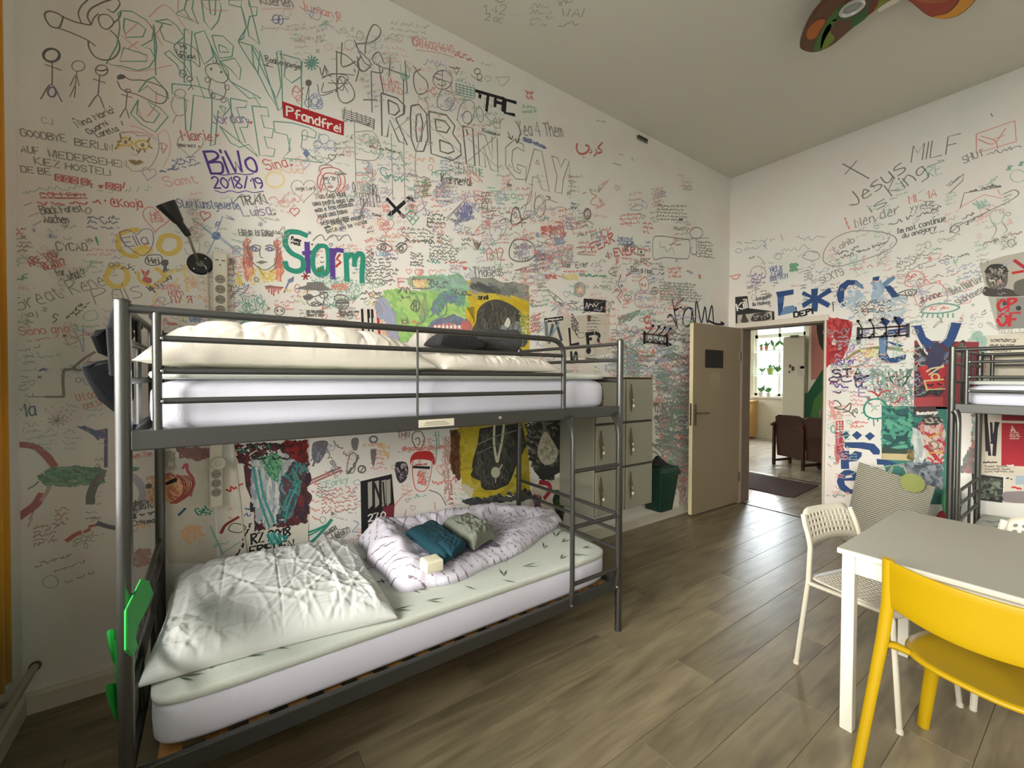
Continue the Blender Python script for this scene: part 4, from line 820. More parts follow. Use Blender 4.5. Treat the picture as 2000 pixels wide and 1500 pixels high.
class Ink:
    def __init__(s, name, ax='x', base=.0005, parent=None, label=None):
        s.name = name; s.ax = ax; s.base = base; s.k = 0; s.m = MB(); s.parent = parent; s.label = label; s.R = random.Random(hash(name) % 7 if False else len(name)*13+1)
    def to2(s, px, py):
        if s.ax == 'x': p = at(px, py, 'x', 0.0); return Vector((p.y, p.z))
        if s.ax == 'y': p = at(px, py, 'y', D); return Vector((p.x, p.z))
        p = at(px, py, 'z', H); return Vector((p.x, p.y))
    def to3(s, q, d):
        if s.ax == 'x': return Vector((d, q[0], q[1]))
        if s.ax == 'y': return Vector((q[0], D-d, q[1]))
        return Vector((q[0], q[1], H-d))
    def nx(s): s.k += 1; return s.base+s.k*(2.5e-6 if s.ax == 'x' else 5e-6)
    def scale(s, px, py): return ((s.to2(px+4, py)-s.to2(px-4, py)).length+(s.to2(px, py+4)-s.to2(px, py-4)).length)/16
    def ribbon(s, P, w, c, taper=False):
        P = [p for i, p in enumerate(P) if i == 0 or (p-P[i-1]).length > 1e-5]
        if len(P) < 2: return
        d = s.nx(); s.m.cur = c; n = len(P); o = len(s.m.v)
        for i in range(n):
            t = (P[min(i+1, n-1)]-P[max(i-1, 0)])
            if t.length < 1e-7: t = P[min(i+1, n-1)]-P[i] if i < n-1 else P[i]-P[i-1]
            t.normalize(); nn = Vector((-t.y, t.x))*w*.5*(1 if not taper else (1-.5*abs(2*i/(n-1)-1)))
            e = t*w*(0 if (P[0]-P[-1]).length < w*2 else .35)*(-1 if i == 0 else 1 if i == n-1 else 0)
            di = d+i*(5e-7 if s.ax == 'x' else 1.5e-6); s.m.v += [s.to3(P[i]-nn+e, di), s.to3(P[i]+nn+e, di)]
        for i in range(n-1): a = o+2*i; s.m.face((a, a+1, a+3, a+2) if s.ax != 'y' else (a, a+2, a+3, a+1))
    def curve(s, P, closed=False, k=5):
        n = len(P)
        if n < 3: return P
        out = []
        for i in range(n if closed else n-1):
            a = P[(i-1) % n] if (closed or i > 0) else P[i]*2-P[i+1]; d = P[(i+2) % n] if (closed or i+2 < n) else P[(i+1) % n]*2-P[i]
            for j in range(k): out.append(cr4(a, P[i], P[(i+1) % n], d, j/k))
        out.append(P[0] if closed else P[-1]); return out
    def build(s):
        if not s.m.f: return None
        if s.parent is None: s.parent = wl if s.ax == 'x' else fw if s.ax == 'y' else bpy.data.objects['ceiling']
        OFF.setdefault(s.parent.name, Vector((0, 0, 0)))
        return s.m.build(s.name, M_MARK, s.parent, label=s.label, fix=False)
CUR = None; FR = (0, 0, 1)
def fr(ox, oy, sc): global FR; FR = (ox, oy, sc)
def new(name, ax='x', base=.0005, parent=None, label=None, kind=None):
    global CUR; done()
    CUR = Ink(name, ax, base, parent, label); CUR.kind = kind
def done():
    global CUR
    if CUR is not None:
        o = CUR.build()
        if o is not None and getattr(CUR, 'kind', None): o['kind'] = CUR.kind
    CUR = None
def PX(x, y): return (FR[0]+x*FR[2], FR[1]+y*FR[2])
def cc_(c):
    q = lin(CN.get(c, c)); f = .20 if CUR.base < .001 else 0.0
    return tuple(v*(1-f)+w_*f for v, w_ in zip(q, (.78, .75, .69)))
def S(pts, c='k', w=2.0, cl=False, sm=True, k=5):
    if isinstance(pts, str): v = [float(q) for q in pts.replace(',', ' ').split()]; pts = list(zip(v[::2], v[1::2]))
    Q = [PX(*p) for p in pts]; P = [CUR.to2(*q) for q in Q]; ww = w*CUR.scale(*Q[0])
    if sm: P = CUR.curve(P, cl, k)
    elif cl: P = P+[P[0]]
    CUR.ribbon(P, ww, cc_(c))
def FILL(pts, c, sm=False):
    if isinstance(pts, str): v = [float(q) for q in pts.replace(',', ' ').split()]; pts = list(zip(v[::2], v[1::2]))
    P = [CUR.to2(*PX(*p)) for p in pts]
    if sm: P = CUR.curve(P, True, 4)[:-1]
    CUR.k += 8; d = CUR.nx(); m = CUR.m; m.cur = cc_(c); o = len(m.v); m.v += [CUR.to3(p, d) for p in P]
    A = sum(P[i].x*P[(i+1) % len(P)].y-P[(i+1) % len(P)].x*P[i].y for i in range(len(P))); idx = list(range(o, o+len(P)))
    if (A > 0) == (CUR.ax == 'y'): idx = idx[::-1]
    m.face(idx)
def inside(p, poly):
    c = False; n = len(poly); j = n-1
    for i in range(n):
        if (poly[i][1] > p[1]) != (poly[j][1] > p[1]) and p[0] < (poly[j][0]-poly[i][0])*(p[1]-poly[i][1])/(poly[j][1]-poly[i][1]+1e-9)+poly[i][0]: c = not c
        j = i
    return c
def HATCH(pts, cols, n=60, ln=20, w=2.5, ang=0.0, spread=.5, seed=1):
    """n short brush strokes scattered inside a polygon (frame units); painterly fill"""
    if isinstance(pts, str): v = [float(q) for q in pts.replace(',', ' ').split()]; pts = list(zip(v[::2], v[1::2]))
    R = random.Random(seed*31+len(cols)); xs = [p[0] for p in pts]; ys = [p[1] for p in pts]; i = 0; t = 0
    while i < n and t < n*20:
        t += 1; p = (R.uniform(min(xs), max(xs)), R.uniform(min(ys), max(ys)))
        if not inside(p, pts): continue
        a = ang+R.gauss(0, spread); l = ln*R.uniform(.5, 1.2)/2; b = R.gauss(0, .25)*l; q0 = (p[0]-l*math.cos(a), p[1]-l*math.sin(a)); q1 = (p[0]+l*math.cos(a), p[1]+l*math.sin(a))
        if not (inside(q0, pts) and inside(q1, pts)): q0 = ((q0[0]+p[0])/2, (q0[1]+p[1])/2); q1 = ((q1[0]+p[0])/2, (q1[1]+p[1])/2)
        if not (inside(q0, pts) and inside(q1, pts)): continue
        S([q0, (p[0]-b*math.sin(a), p[1]+b*math.cos(a)), q1], R.choice(cols), w*R.uniform(.6, 1.4), k=3); i += 1
def T(s, x0, y0, x1, y1, h, c='k', w=1.6, jit=.06, fill=None):
    """text on a baseline from (x0,y0) to (x1,y1), cap height h, all in frame units"""
    a, b, q = PX(x0, y0), PX(x1, y1), PX(x0, y0-h); P0, P1, Q = CUR.to2(*a), CUR.to2(*b), CUR.to2(*q); e = P1-P0
    u = Vector((-e.y, e.x)).normalized(); hh = (Q-P0).dot(u); u = u*hh; W_ = []; tot = 0
    for ch in s:
        g = FONT.get(ch); ww = (max(x for st in g for x, y in st[1]) if g else 2.2)+1.35 if ch != ' ' else 2.8; W_.append(ww); tot += ww
    tot = max(.8, tot-1.35); ww = w*CUR.scale(*a); x = 0; R = CUR.R; col = cc_(c)
    for ch, wd in zip(s, W_):
        g = FONT.get(ch)
        if g:
            jy = R.uniform(-jit, jit)*3; sk = R.uniform(-jit, jit)*1.5; js = 1+R.uniform(-jit, jit)*2
            for smo, st in g:
                P = [P0+e*((x+(px_*1.0)+(py_-2)*sk)/tot)+u*(((py_-2)*js+jy*.3)/6) for px_, py_ in st]
                P = CUR.curve(P, st[0] == st[-1] and False, 4) if smo and len(P) > 2 else P
                CUR.ribbon(P, ww, col)
        x += wd
def X(x0, y0, x1, y1, h, c='g', w=1.2, seed=0, words=True):
    """one line of unreadable handwriting"""
    a, b, q = PX(x0, y0), PX(x1, y1), PX(x0, y0-h); P0, P1, Q = CUR.to2(*a), CUR.to2(*b), CUR.to2(*q); e = P1-P0; L_ = e.length
    if L_ < 1e-4: return
    u = Vector((-e.y, e.x)).normalized(); hh = (Q-P0).dot(u); R = random.Random(seed+int(x0*7+y0*13)); ww = w*CUR.scale(*a); col = cc_(c); t = 0; step = abs(hh)*.32/L_; run = []
    while t < 1:
        if words and R.random() < .13 and len(run) > 3: CUR.ribbon(CUR.curve(run, k=2), ww, col); run = []; t += step*1.6; continue
        v = R.choice((0, .5, .12, .62, .3, 1.0, .05, .55)); run.append(P0+e*min(1, t)+u*hh*v*.9); t += step*R.uniform(.55, 1.2)
    if len(run) > 1: CUR.ribbon(CUR.curve(run, k=2), ww, col)
def XB(x0, y0, x1, y1, n, h, c='k2', w=1.2, seed=0, sl=0.0, rag=.25):
    """block of n unreadable lines; sl = slope (dy/dx)"""
    R = random.Random(seed+n)
    for i in range(n):
        y = y0+(y1-y0)*(i+.8)/n; xe = x1-(x1-x0)*R.uniform(0, rag); X(x0+R.uniform(-2, 3), y, xe, y+sl*(xe-x0), h, c, w, seed+i)
def HEART(x, y, r, c='r', w=1.8, fill=False, rot=0.0):
    P = []
    for i in range(20): t = 2*PI*i/20; hx = 16*math.sin(t)**3/16; hy = -(13*math.cos(t)-5*math.cos(2*t)-2*math.cos(3*t)-math.cos(4*t))/16; P.append((x+r*(hx*math.cos(rot)-hy*math.sin(rot)), y+r*(hx*math.sin(rot)+hy*math.cos(rot))))
    FILL(P, c) if fill else S(P, c, w, True)
def CIRC(x, y, rx, ry=None, c='k', w=1.8, fill=False, n=16):
    ry = ry or rx; P = [(x+rx*math.cos(2*PI*i/n), y+ry*math.sin(2*PI*i/n)) for i in range(n)]; FILL(P, c) if fill else S(P, c, w, True, k=3)
def SCRIB(x0, y0, x1, y1, n, cols, sz=(6, 18), w=(.9, 1.8), seed=0, slope=-.0, curl=.5):
    """n small unreadable scribbles (names, doodles) scattered over a box"""
    R = random.Random(seed+991)
    for i in range(n):
        x = R.uniform(x0, x1); y = R.uniform(y0, y1); s = R.uniform(*sz); c = R.choice(cols); ww = R.uniform(*w); k = R.random(); a = slope+R.gauss(0, .12)
        if k < .62:
            l = s*R.uniform(2, 5)
            for q in range(R.choice((1, 1, 2, 3, 4))): X(x, y+q*s*1.25, x+l*R.uniform(.6, 1)*math.cos(a), y+q*s*1.25+l*math.sin(a), s*R.uniform(.6, .9), c, ww, seed+i)
        elif k < .72: HEART(x, y, s*.7, c, ww, rot=R.gauss(0, .2))
        elif k < .82: CIRC(x, y, s*R.uniform(.5, 1), s*R.uniform(.5, 1), c, ww)
        elif k < .92:
            P = [(x+R.gauss(0, s), y+R.gauss(0, s)) for _ in range(R.randint(4, 8))]; S(P, c, ww, R.random() < .5)
        else:
            for q in range(5): aa = q*PI/5+R.random(); S([(x-s*.5*math.cos(aa), y-s*.5*math.sin(aa)), (x+s*.5*math.cos(aa), y+s*.5*math.sin(aa))], c, ww, sm=False)
def SHEET(name, label, cat, pts, c, ax='x', th=.0012, d0=.0003, group=None):
    """a pasted sheet of paper: thin slab on the wall; returns the object for prints"""
    done(); k = Ink('x', ax); P = [k.to3(k.to2(*p), d0) for p in pts]; nrm = {'x': Vector((th, 0, 0)), 'y': Vector((0, -th, 0)), 'z': Vector((0, 0, -th))}[ax]
    o = MB().prism(P, nrm).build(name, c if not isinstance(c, str) else mat('paper_'+c.strip('#'), c, .7, var=.08, vscale=14)); OFF[o.name] = Vector((0, 0, 0)); return tag(o, label, cat, group)
# ================================================================ left wall, upper part
FA = (0, 0, .3); FB = (0, 400, .3); FC = (0, 800, .3); FD = (500, 0, .3); FE = (500, 350, .3); FF = (400, 750, .3); FG = (800, 750, .3); FH = (1000, 100, .24); FI = (1000, 400, .24)
fr(*FA)
new('hand_doodle', label='dark outline doodle of a pointing hand and a long balloon shape')
S('290,100 300,80 330,74 380,90 410,110 480,140 540,155 590,160 570,110 590,60 660,20 720,0', 'k2', 3); S('290,100 300,130 330,170 380,182 400,150 412,108', 'k2', 3); S('380,182 480,220 570,262 620,300', 'k2', 2.4)
S('530,150 510,90 530,40 570,0', 'k2', 2.4); S('640,130 650,100 690,95 720,110 740,150 700,190 660,175 640,130', 'k2', 2.4); S('700,60 740,80 780,30 770,0', 'k2', 2.4); S('740,150 775,120 790,80', 'k2', 2.4); S('720,200 760,240 780,310 750,370 690,392 620,370 580,310 575,270', 'k2', 2.6); S('640,90 610,120 595,160', 'k2', 2)
new('stick_figures', label='row of black stick figures with a speech bubble')
CIRC(335, 360, 52, 42, 'k', 4.5); S('290,380 320,398 370,395', 'v', 3); S('340,400 340,550', 'k2', 2); S('295,420 400,458', 'k2', 2); S('265,645 335,550 403,662', 'k2', 2.2); CIRC(338, 600, 26, 32, 'v', 3)
CIRC(510, 430, 42, 34, 'g', 1.8); S('500,465 490,560', 'g', 1.8); S('455,560 495,490 515,560', 'g', 1.6); S('455,630 490,560 485,635', 'g', 1.8)
CIRC(662, 458, 40, 34, 'k2', 2); S('630,455 660,462 698,452', 'k2', 2.6); S('650,490 638,620', 'k2', 2); S('608,515 685,540', 'k2', 2); S('578,695 638,620 678,702', 'k2', 2)
FILL('765,520 762,495 785,482 812,490 820,505 800,515', 'k'); S('800,490 850,520 940,525 1060,570 1088,630 1060,672 1000,665 900,620 840,600 790,580 765,530', 'k2', 2.2); CIRC(832, 592, 18, 12, 'k2', 1.8); S('828,610 818,710', 'k2', 1.8); S('790,615 860,636', 'k2', 1.8); S('780,765 818,708 840,768', 'k2', 1.8)
new('block_lettering', label='large green outlined block letters across the upper left wall')
G = 'n'
for p in ('1215,0 1200,60 1240,130 1290,158 1250,60 1260,0', '1310,0 1320,60 1330,140 1375,195 1420,140 1440,60 1430,0', '1360,0 1370,90 1400,100 1405,0', '1490,0 1492,30 1570,48 1572,0', '1620,0 1620,40 1675,48 1670,100 1625,108 1612,180 1620,235 1690,290', '1572,48 1590,110 1605,190', '1552,265 1585,250 1600,190',
          '790,70 860,75 950,130 1000,190 990,260 920,300 980,320 1010,380 970,440 900,460 790,430 690,420 760,300 780,180 770,90', '810,120 900,150 950,190 930,240 820,245 805,180', '805,310 960,360 955,400 780,400', '1010,140 1090,125 1150,165 1200,240 1140,290 1070,260 1040,190 1060,150 1120,165', '1000,160 1020,300 1010,420 1015,490', '1070,350 1150,420 1180,480 1250,500 1200,420 1100,330',
          '1200,190 1250,200 1240,400 1250,520 1200,540', '1265,220 1330,200 1370,290 1390,370 1330,420 1290,330 1265,220', '1370,290 1420,420 1500,530', '1380,230 1450,235 1520,300 1510,370 1430,380 1400,300 1380,230', '1425,290 1470,310 1490,340 1430,340 1425,290', '1430,400 1500,450 1560,520 1570,450 1530,380', '1550,270 1650,300 1690,360 1680,480 1640,420 1560,290', '1640,300 1720,480 1780,600 1820,720 1740,600 1650,420', '1500,530 1620,640 1700,640', '1690,330 1760,560 1800,640 1830,560 1800,340 1830,330 1840,700 1810,720', '1820,350 1950,385 1968,400 1960,500 1900,540 1850,500 1860,400', '1960,400 1965,700',
          '1010,510 1090,600 1100,640 1020,610 960,560 900,600 960,520 1010,500', '900,650 850,740 920,810 1010,860 1095,760 1040,700 960,660 990,700 1040,740 1000,800 940,790 890,740 900,650', '1120,545 1280,560 1380,590 1370,640 1260,620 1240,850 1210,850 1200,640 1120,610 1120,545', '1380,600 1480,640 1500,700 1450,760 1420,720 1400,940 1370,950 1380,760 1380,600', '1430,690 1470,700 1460,740', '1430,820 1500,930 1560,960 1620,940 1680,1020', '1500,640 1610,660 1600,700 1540,700 1560,760 1620,780 1610,830 1560,830 1600,930 1560,920 1510,780 1500,640', '1640,690 1740,700 1750,760 1700,750 1720,830 1780,840 1770,900 1720,890 1740,960 1790,970 1780,1020 1690,1010 1640,690', '1780,790 1900,800 2010,830 2060,860 2050,900 1970,880 1960,960 2040,1030 2100,1060 1950,1040 1840,1030 1890,980 1870,880 1790,860 1780,790'): S(p, G, 2.3, True, sm=False)
for p in ('1200,60 1150,90 1240,130', '1280,500 1330,640', '1650,620 1700,700', '1890,900 1880,980'): S(p, G, 1.6)
new('pink_scratches'); 
for p in ('970,110 1085,35 1230,215', '820,220 900,150', '790,230 950,370', '830,320 900,270', '1000,240 1060,170', '1160,0 1170,80 1300,150', '1310,0 1350,60 1480,70', '700,410 880,465 1120,425', '960,140 1060,300', '850,820 900,830 1000,880', '1020,600 1010,690 960,760', '890,680 920,760 960,800', '780,860 900,860 1010,890'): S(p, 'r2', 1.4)
new('bird_doodle', label='small outlined bird figures with a speech bubble')
S('1140,290 1190,280 1260,310 1290,350 1300,435 1255,400 1180,380 1140,330', 'k', 1.6, True); T('Hi!', 1180, 318, 1215, 322, 26, 'k', 1.8); T("I'm", 1155, 345, 1215, 352, 24, 'k', 1.8); T('drunk!', 1165, 372, 1275, 385, 26, 'k', 1.8)
S('1345,430 1390,415 1450,425 1485,470 1480,520 1440,540 1370,510 1340,470', 'k2', 1.6, True); S('1375,510 1360,590 1390,640 1440,645 1470,600 1460,540', 'k2', 1.6); CIRC(1375, 450, 7, 9, 'k', 1, True); CIRC(1440, 470, 7, 9, 'k', 1, True); S('1395,415 1385,395', 'k2', 1.4); S('1405,412 1410,385', 'k2', 1.4); CIRC(1350, 520, 14, 18, 'k2', 1.4); CIRC(1478, 570, 14, 16, 'k2', 1.4); CIRC(1385, 625, 15, 15, 'k2', 1.4); CIRC(1455, 655, 18, 12, 'k2', 1.4)
CIRC(1190, 480, 22, 24, 'k2', 1.6); CIRC(1235, 515, 18, 16, 'k2', 1.6); S('1240,530 1245,560 1225,585', 'k2', 1.4); S('1245,560 1260,585', 'k2', 1.4); CIRC(1172, 612, 36, 30, 'g', 1.4); S('1130,630 1115,690 1150,750 1200,745 1215,690 1205,640', 'g', 1.4); S('1150,750 1125,800', 'g', 1.3); S('1205,650 1230,660', 'g', 1.3)
new('handwriting')
T('Nina Maria', 510, 830, 740, 735, 48, 'k', 2); T('Guarni', 585, 875, 705, 810, 42, 'k', 2); T('Loretta', 640, 895, 775, 850, 42, 'k', 2); S('470,770 485,778', 'k', 3); S('710,690 740,715', 'k', 1.6); S('790,790 800,815', 'k', 2)
T('GOODBYE', 140, 885, 430, 925, 46, 'g', 2.4); T('BERLIN', 490, 945, 735, 985, 46, 'g', 2.4); T('AUF', 140, 990, 255, 1008, 44, 'g', 2.4); T('WIEDERSEHEN', 315, 1020, 830, 1095, 44, 'g', 2.4); T('KIEZ HOSTEL!', 230, 1070, 720, 1145, 44, 'g', 2.4); T('DE BE', 140, 1120, 330, 1140, 44, 'g', 2.4); T('CJ', 275, 800, 345, 815, 40, 'g2', 1.5)
X(150, 1265, 620, 1225, 40, 'n2', 1.6); X(640, 1255, 1000, 1240, 30, 'n2', 1.4); T('COLLEEN', 270, 1285, 560, 1290, 34, 'r', 1.8); S('270,1262 560,1268', 'r', 2); S('262,1290 400,1292 570,1292', 'r', 1.8)
X(250, 1335, 700, 1330, 34, 'r', 3); T('@Kooja', 730, 1345, 930, 1350, 56, 'r', 2.4); T('Black Forest', 272, 1395, 545, 1375, 50, 'd', 2); CIRC(575, 1372, 18, 20, 'd', 1.4); T('Aachen', 290, 1450, 450, 1450, 48, 'd', 2.2); S('185,1412 255,1385', 'g', 1.3); S('215,1470 270,1440', 'g', 1.3); S('160,1340 210,1318', 'g', 1.3)
new('red_tile_letters', label='red boxed letters with hearts')
for i, x in enumerate((360, 412, 465, 530, 590, 645, 690, 745)):
    y = 1135+i*9
    if i == 5: HEART(x+12, y+35, 17, 'r', 2, True)
    elif i == 4: T('f', x, y+50, x+22, y+50, 40, 'r', 2.4)
    else: S([(x, y), (x+42, y+4), (x+42, y+44), (x, y+40)], 'r', 3.2, True, sm=False); S([(x+8, y+12), (x+34, y+32)], 'r', 2.2, sm=False); S([(x+32, y+12), (x+10, y+32)], 'r', 2, sm=False)
S('800,1225 812,1190', 'r', 2.4)
new('gold_face', label='face with golden eyes and lips drawn in brown and gold')
S('760,965 790,905 830,900 860,930 830,950 790,945', 'y', 4, True); S('880,935 920,915 970,930 960,965 910,970', 'y', 4, True)
for p in ('780,870 790,905', '765,925 790,920', '752,970 775,940', '850,895 840,915', '890,975 900,995', '975,900 960,925', '990,965 968,950', '945,990 935,968', '855,955 870,975', '905,990 915,970'): S(p, 'br', 2.6)
CIRC(818, 925, 13, 14, '#8a6a1c', 1, True); CIRC(928, 945, 13, 14, '#8a6a1c', 1, True); FILL('832,1042 870,1040 890,1048 910,1040 938,1058 905,1072 880,1077 855,1065', '#8a6a1c'); S('775,870 850,860 905,885', 'v2', 1.4); S('885,885 960,885 1020,910', 'v2', 1.4); S('1028,880 1035,960 1010,1040 960,1100 870,1115 830,1080', 'g', 1.2); S('1020,880 1080,850 1110,930 1100,1010 1060,1090', 'p', 1.4); S('862,1000 878,1012 900,1002', 'g2', 1.2)
for p in ('1030,940 1060,930 1085,950', '1040,965 1075,975', '1050,930 1060,1000 1090,945'): S(p, 'r', 1.3)
HEART(970, 1130, 46, 'v2', 1.6, rot=.2)
new('name_writing', label='coloured marker names with hearts')
T('Jordan', 1390, 805, 1610, 800, 62, 'v', 2); HEART(1632, 798, 13, 'r', 1, True); T('Marie', 1190, 912, 1385, 915, 62, 'r', 2.6); HEART(1412, 882, 14, 'r', 1, True); HEART(1240, 945, 84, 'g', 1.3); T('gimme more', 1155, 955, 1275, 960, 26, 'd', 1.3); HEART(1297, 955, 9, 'r', 1, True)
T('Sina', 1735, 1110, 1875, 1085, 70, 'r', 2.4); HEART(1897, 1075, 12, 'r', 1, True); CIRC(1355, 1070, 10, 8, 'o', 1, True)
new('large_name', 'x', .00105, label='purple lettering and a year with a curly underline')
T('BiWo', 1375, 1130, 1680, 1118, 150, 'v', 4.6, .03); S('1395,1130 1460,1140 1540,1130 1600,1138 1650,1130', 'v', 2); T('2018/19', 1395, 1225, 1715, 1225, 74, 'v', 3, .03); S('1400,1240 1450,1255 1500,1242 1550,1254 1600,1243 1650,1254 1715,1245', 'v', 1.8)
new('handwriting')
X(1050, 1128, 1150, 1095, 30, 'b', 3); XB(1130, 1040, 1310, 1120, 3, 26, 'b', 1.8, 3, -.28); T('Samt', 1080, 1215, 1290, 1190, 60, 'p', 2.6); T('Stev Kunstgewerbe', 1160, 1350, 1560, 1362, 60, 'b', 2); T('TRAM', 1570, 1340, 1740, 1325, 66, 'k', 2.2); S('1515,1325 1580,1265 1600,1330', 'k', 1.6); S('1620,1270 1640,1335 1690,1260 1700,1300 1750,1325', 'k', 1.6)
T('Luisa', 1585, 1408, 1770, 1398, 66, 'v', 2); HEART(1790, 1393, 9, 'k', 1, True); HEART(1335, 1405, 34, 'r', 2, rot=.2); X(1760, 1330, 1990, 1310, 50, 'p', 2.4); X(1800, 1120, 2000, 1130, 40, 'o2', 1.8); CIRC(1790, 1170, 60, 50, 'y2', 4); T('Koerlen', 1700, 25, 1910, 45, 60, 'g', 2.6); S('1700,62 1860,55 1910,58', 'p', 1.4)
HEART(1020, 1420, 92, 'r2', 1.8, rot=.1); T('HIS', 985, 1420, 1050, 1422, 36, 'r2', 2); T('STAR', 985, 1448, 1070, 1446, 22, 'r2', 1.6); XB(570, 1400, 790, 1495, 3, 30, 'b', 2, 5, .02)
HEART(1918, 1378, 30, 'r', 1.8)
# ---------- crop D: upper middle
fr(*FD)
new('handwriting')
X(60, 440, 110, 420, 40, 'k', 2); T('Raabenjaeger', 65, 400, 300, 455, 34, 'k', 1.8); S('60,425 110,438', 'k', 1.4); CIRC(130, 125, 22, 28, 'b', 1.8); CIRC(160, 130, 16, 30, 'b', 1.6); S('95,130 215,122', 'b', 1.4); T('Jumanji', 290, 55, 540, 130, 50, 'r2', 1.8); T('?', 540, 140, 570, 140, 60, 'r2', 1.6); X(30, 200, 520, 190, 36, 'g2', 1.2); T('WS', 530, 225, 600, 215, 40, 'g2', 1.2); X(620, 210, 700, 225, 40, 'g2', 1.3); X(290, 290, 360, 260, 50, 'r2', 1.6); X(370, 270, 460, 270, 40, 'g2', 1.4)
XB(880, 130, 1160, 240, 3, 26, 'g2', 1.1, 4, .12); T('0176024640', 1030, 300, 1290, 345, 52, 'r2', 1.8); X(1295, 365, 1420, 410, 24, 'r', 1.8); X(1300, 350, 1390, 370, 20, 'r', 1.6); S('1040,325 1190,345 1290,375', 'r2', 1.2); S('1025,300 1015,260 1030,240 1060,250 1070,280 1040,300', 'r2', 1.6)
X(1090, 420, 1210, 440, 44, 'b2', 1.4); CIRC(1440, 465, 20, 18, 'k2', 1.5); CIRC(1455, 500, 16, 20, 'k2', 1.5); S('1400,490 1440,520 1470,530', 'k2', 1.4); X(1260, 440, 1330, 455, 18, 'k2', 1.6); S('1290,450 1300,480 1320,460', 'k2', 1.2); S('1560,505 1650,505 1600,560 1570,510', 'g2', 1.2); XB(1760, 585, 1820, 650, 2, 24, 'r2', 2.6, 3); XB(1735, 680, 1850, 740, 2, 24, 'n2', 1.8, 3)
X(1470, 420, 1560, 440, 20, 'g2', 1); X(760, 250, 960, 270, 36, 'g2', 1.1)
new('star_doodle'); 
for i in range(12): a = i*PI/6; S([(362, 410), (362+46*math.cos(a), 410+46*math.sin(a))], 'n', 3, sm=False)
CIRC(362, 410, 24, 24, 'n', 1, True)
new('scrawl_lettering', label='thin grey and black scrawled letters across the upper wall')
for p in ('560,280 555,420 590,430 650,400', '525,335 530,600 570,670 630,650 640,600 600,530 545,500 520,600', '520,335 600,370 690,470', '640,260 700,400 740,430 700,465 660,420 680,370', '710,350 715,280 740,200 770,160 810,190 800,240 740,280 650,295 740,400 745,440', '830,400 800,340 760,370 770,410 820,440 815,475 750,465', '650,530 670,450 660,370', '875,380 865,500', '830,440 1000,500', '970,400 985,600', '1025,430 1060,480 1110,530 1115,590 1060,615 1030,560 1030,480 1070,450', '750,470 755,730', '800,430 830,600', '960,520 960,740', '700,650 790,650'): S(p, 'k2', 2.2)
for p in ('430,510 500,480 600,500 560,560 500,590 430,600 440,540', '400,550 420,620 500,600', '430,500 530,480 640,490', '490,520 560,590 580,520', '540,500 600,600', '470,540 600,545'): S(p, 'k2', 1.6)
for p in ('415,440 430,490 450,430 460,480 490,500', '445,425 470,470', '640,450 645,470'): S(p, 'k2', 2)
for p in ('640,790 650,1180', '640,860 760,860 810,960 780,1040 660,1040', '650,1035 740,1060 760,1130 740,1180', '880,870 890,1280', '960,870 970,1320', '1100,640 1120,740 1040,1000 1050,1180 1100,1280', '970,1210 1060,1260 1110,1390', '1240,1420 1360,1300'): S(p, 'g', 1.5)
S('340,800 345,520', 'k2', 1.4)
new('balloon_doodle'); CIRC(342, 540, 21, 22, 'k', 1, True); S('342,565 335,600 325,640', 'k', 1.4); HEART(270, 620, 34, 'r2', 1.6); S('235,595 260,560 290,590 310,570', 'r', 1.8); CIRC(280, 640, 22, 18, 'r2', 1.4); S('260,660 300,690', 'r2', 1.4)
for i in range(4): CIRC(385+12*math.cos(i*1.6), 660+14*math.sin(i*1.6), 34, 36, 'b2', 1.6)
CIRC(340, 670, 22, 26, 'b', 1.6); CIRC(415, 680, 18, 30, 'b', 1.4)
new('music_doodle', label='stave of music notes in black marker')
for i in range(5): S([(560, 712+i*13), (770, 778+i*14)], 'k', 1.5, sm=False)
S('580,700 570,780 590,790', 'k', 1.6); S('620,715 625,790', 'k', 1.4); CIRC(618, 790, 7, 5, 'b', 1, True); S('655,730 660,780 690,790 685,745', 'k', 1.4); S('715,750 715,800 740,810 742,765', 'k', 1.4); CIRC(735, 808, 8, 6, 'k', 1.4); S('770,780 765,845', 'k', 2.2); S('580,780 660,790 760,830', 'k', 1.2)
new('red_letters_small'); T('HIS', 825, 590, 960, 620, 92, 'r2', 1.6); S('825,500 850,600 880,510 890,600 920,530 930,610', 'r2', 1.4)
for k in range(5): S([(930+k*12, 470), (960+k*6, 520)], 'n', 1.4, sm=False)
S('940,420 950,520 1000,500 980,420 1010,470', 'n2', 1.6)
CIRC(1215, 520, 62, 62, 'k2', 1.5); T('S', 1185, 560, 1240, 560, 80, 'k2', 1.6); S('1150,500 1270,540', 'k2', 1.3); S('1215,460 1210,590', 'k2', 1.3); S('1265,540 1275,590', 'k2', 1.2)
S('1205,590 1180,650 1190,700 1240,720 1280,690 1290,640 1270,600 1230,590', 'k2', 1.5); CIRC(1260, 665, 18, 30, 'b2', 1.6); S('1245,640 1275,690', 'b2', 1.4); S('1290,620 1320,610', 'b2', 1.2); XB(1130, 570, 1190, 620, 2, 26, 'r2', 1.6, 2)
new('table_doodle', label='green gridded bar drawing with dots')
for i in range(5): S([(1300, 545+i*17), (1422, 575+i*17)], 'n', 1.5, sm=False)
for i in range(6): S([(1302+i*24, 540+i*6), (1302+i*24, 605+i*6)], 'n', 1.5, sm=False)
for i in range(5): CIRC(1315+i*25, 520+i*9, 5, 5, 'n', 1, True)
new('bold_lettering', 'x', .00105, label='thick black word near the ceiling')
for p in ('1432,592 1600,640', '1512,615 1500,720', '1455,640 1460,612', '1560,628 1555,690', '1612,640 1605,720', '1555,662 1612,678', '1690,668 1625,650 1620,735 1680,748'): S(p, 'k', 5.5, sm=False)
new('outline_lettering', label='large outlined capital letters in black marker')
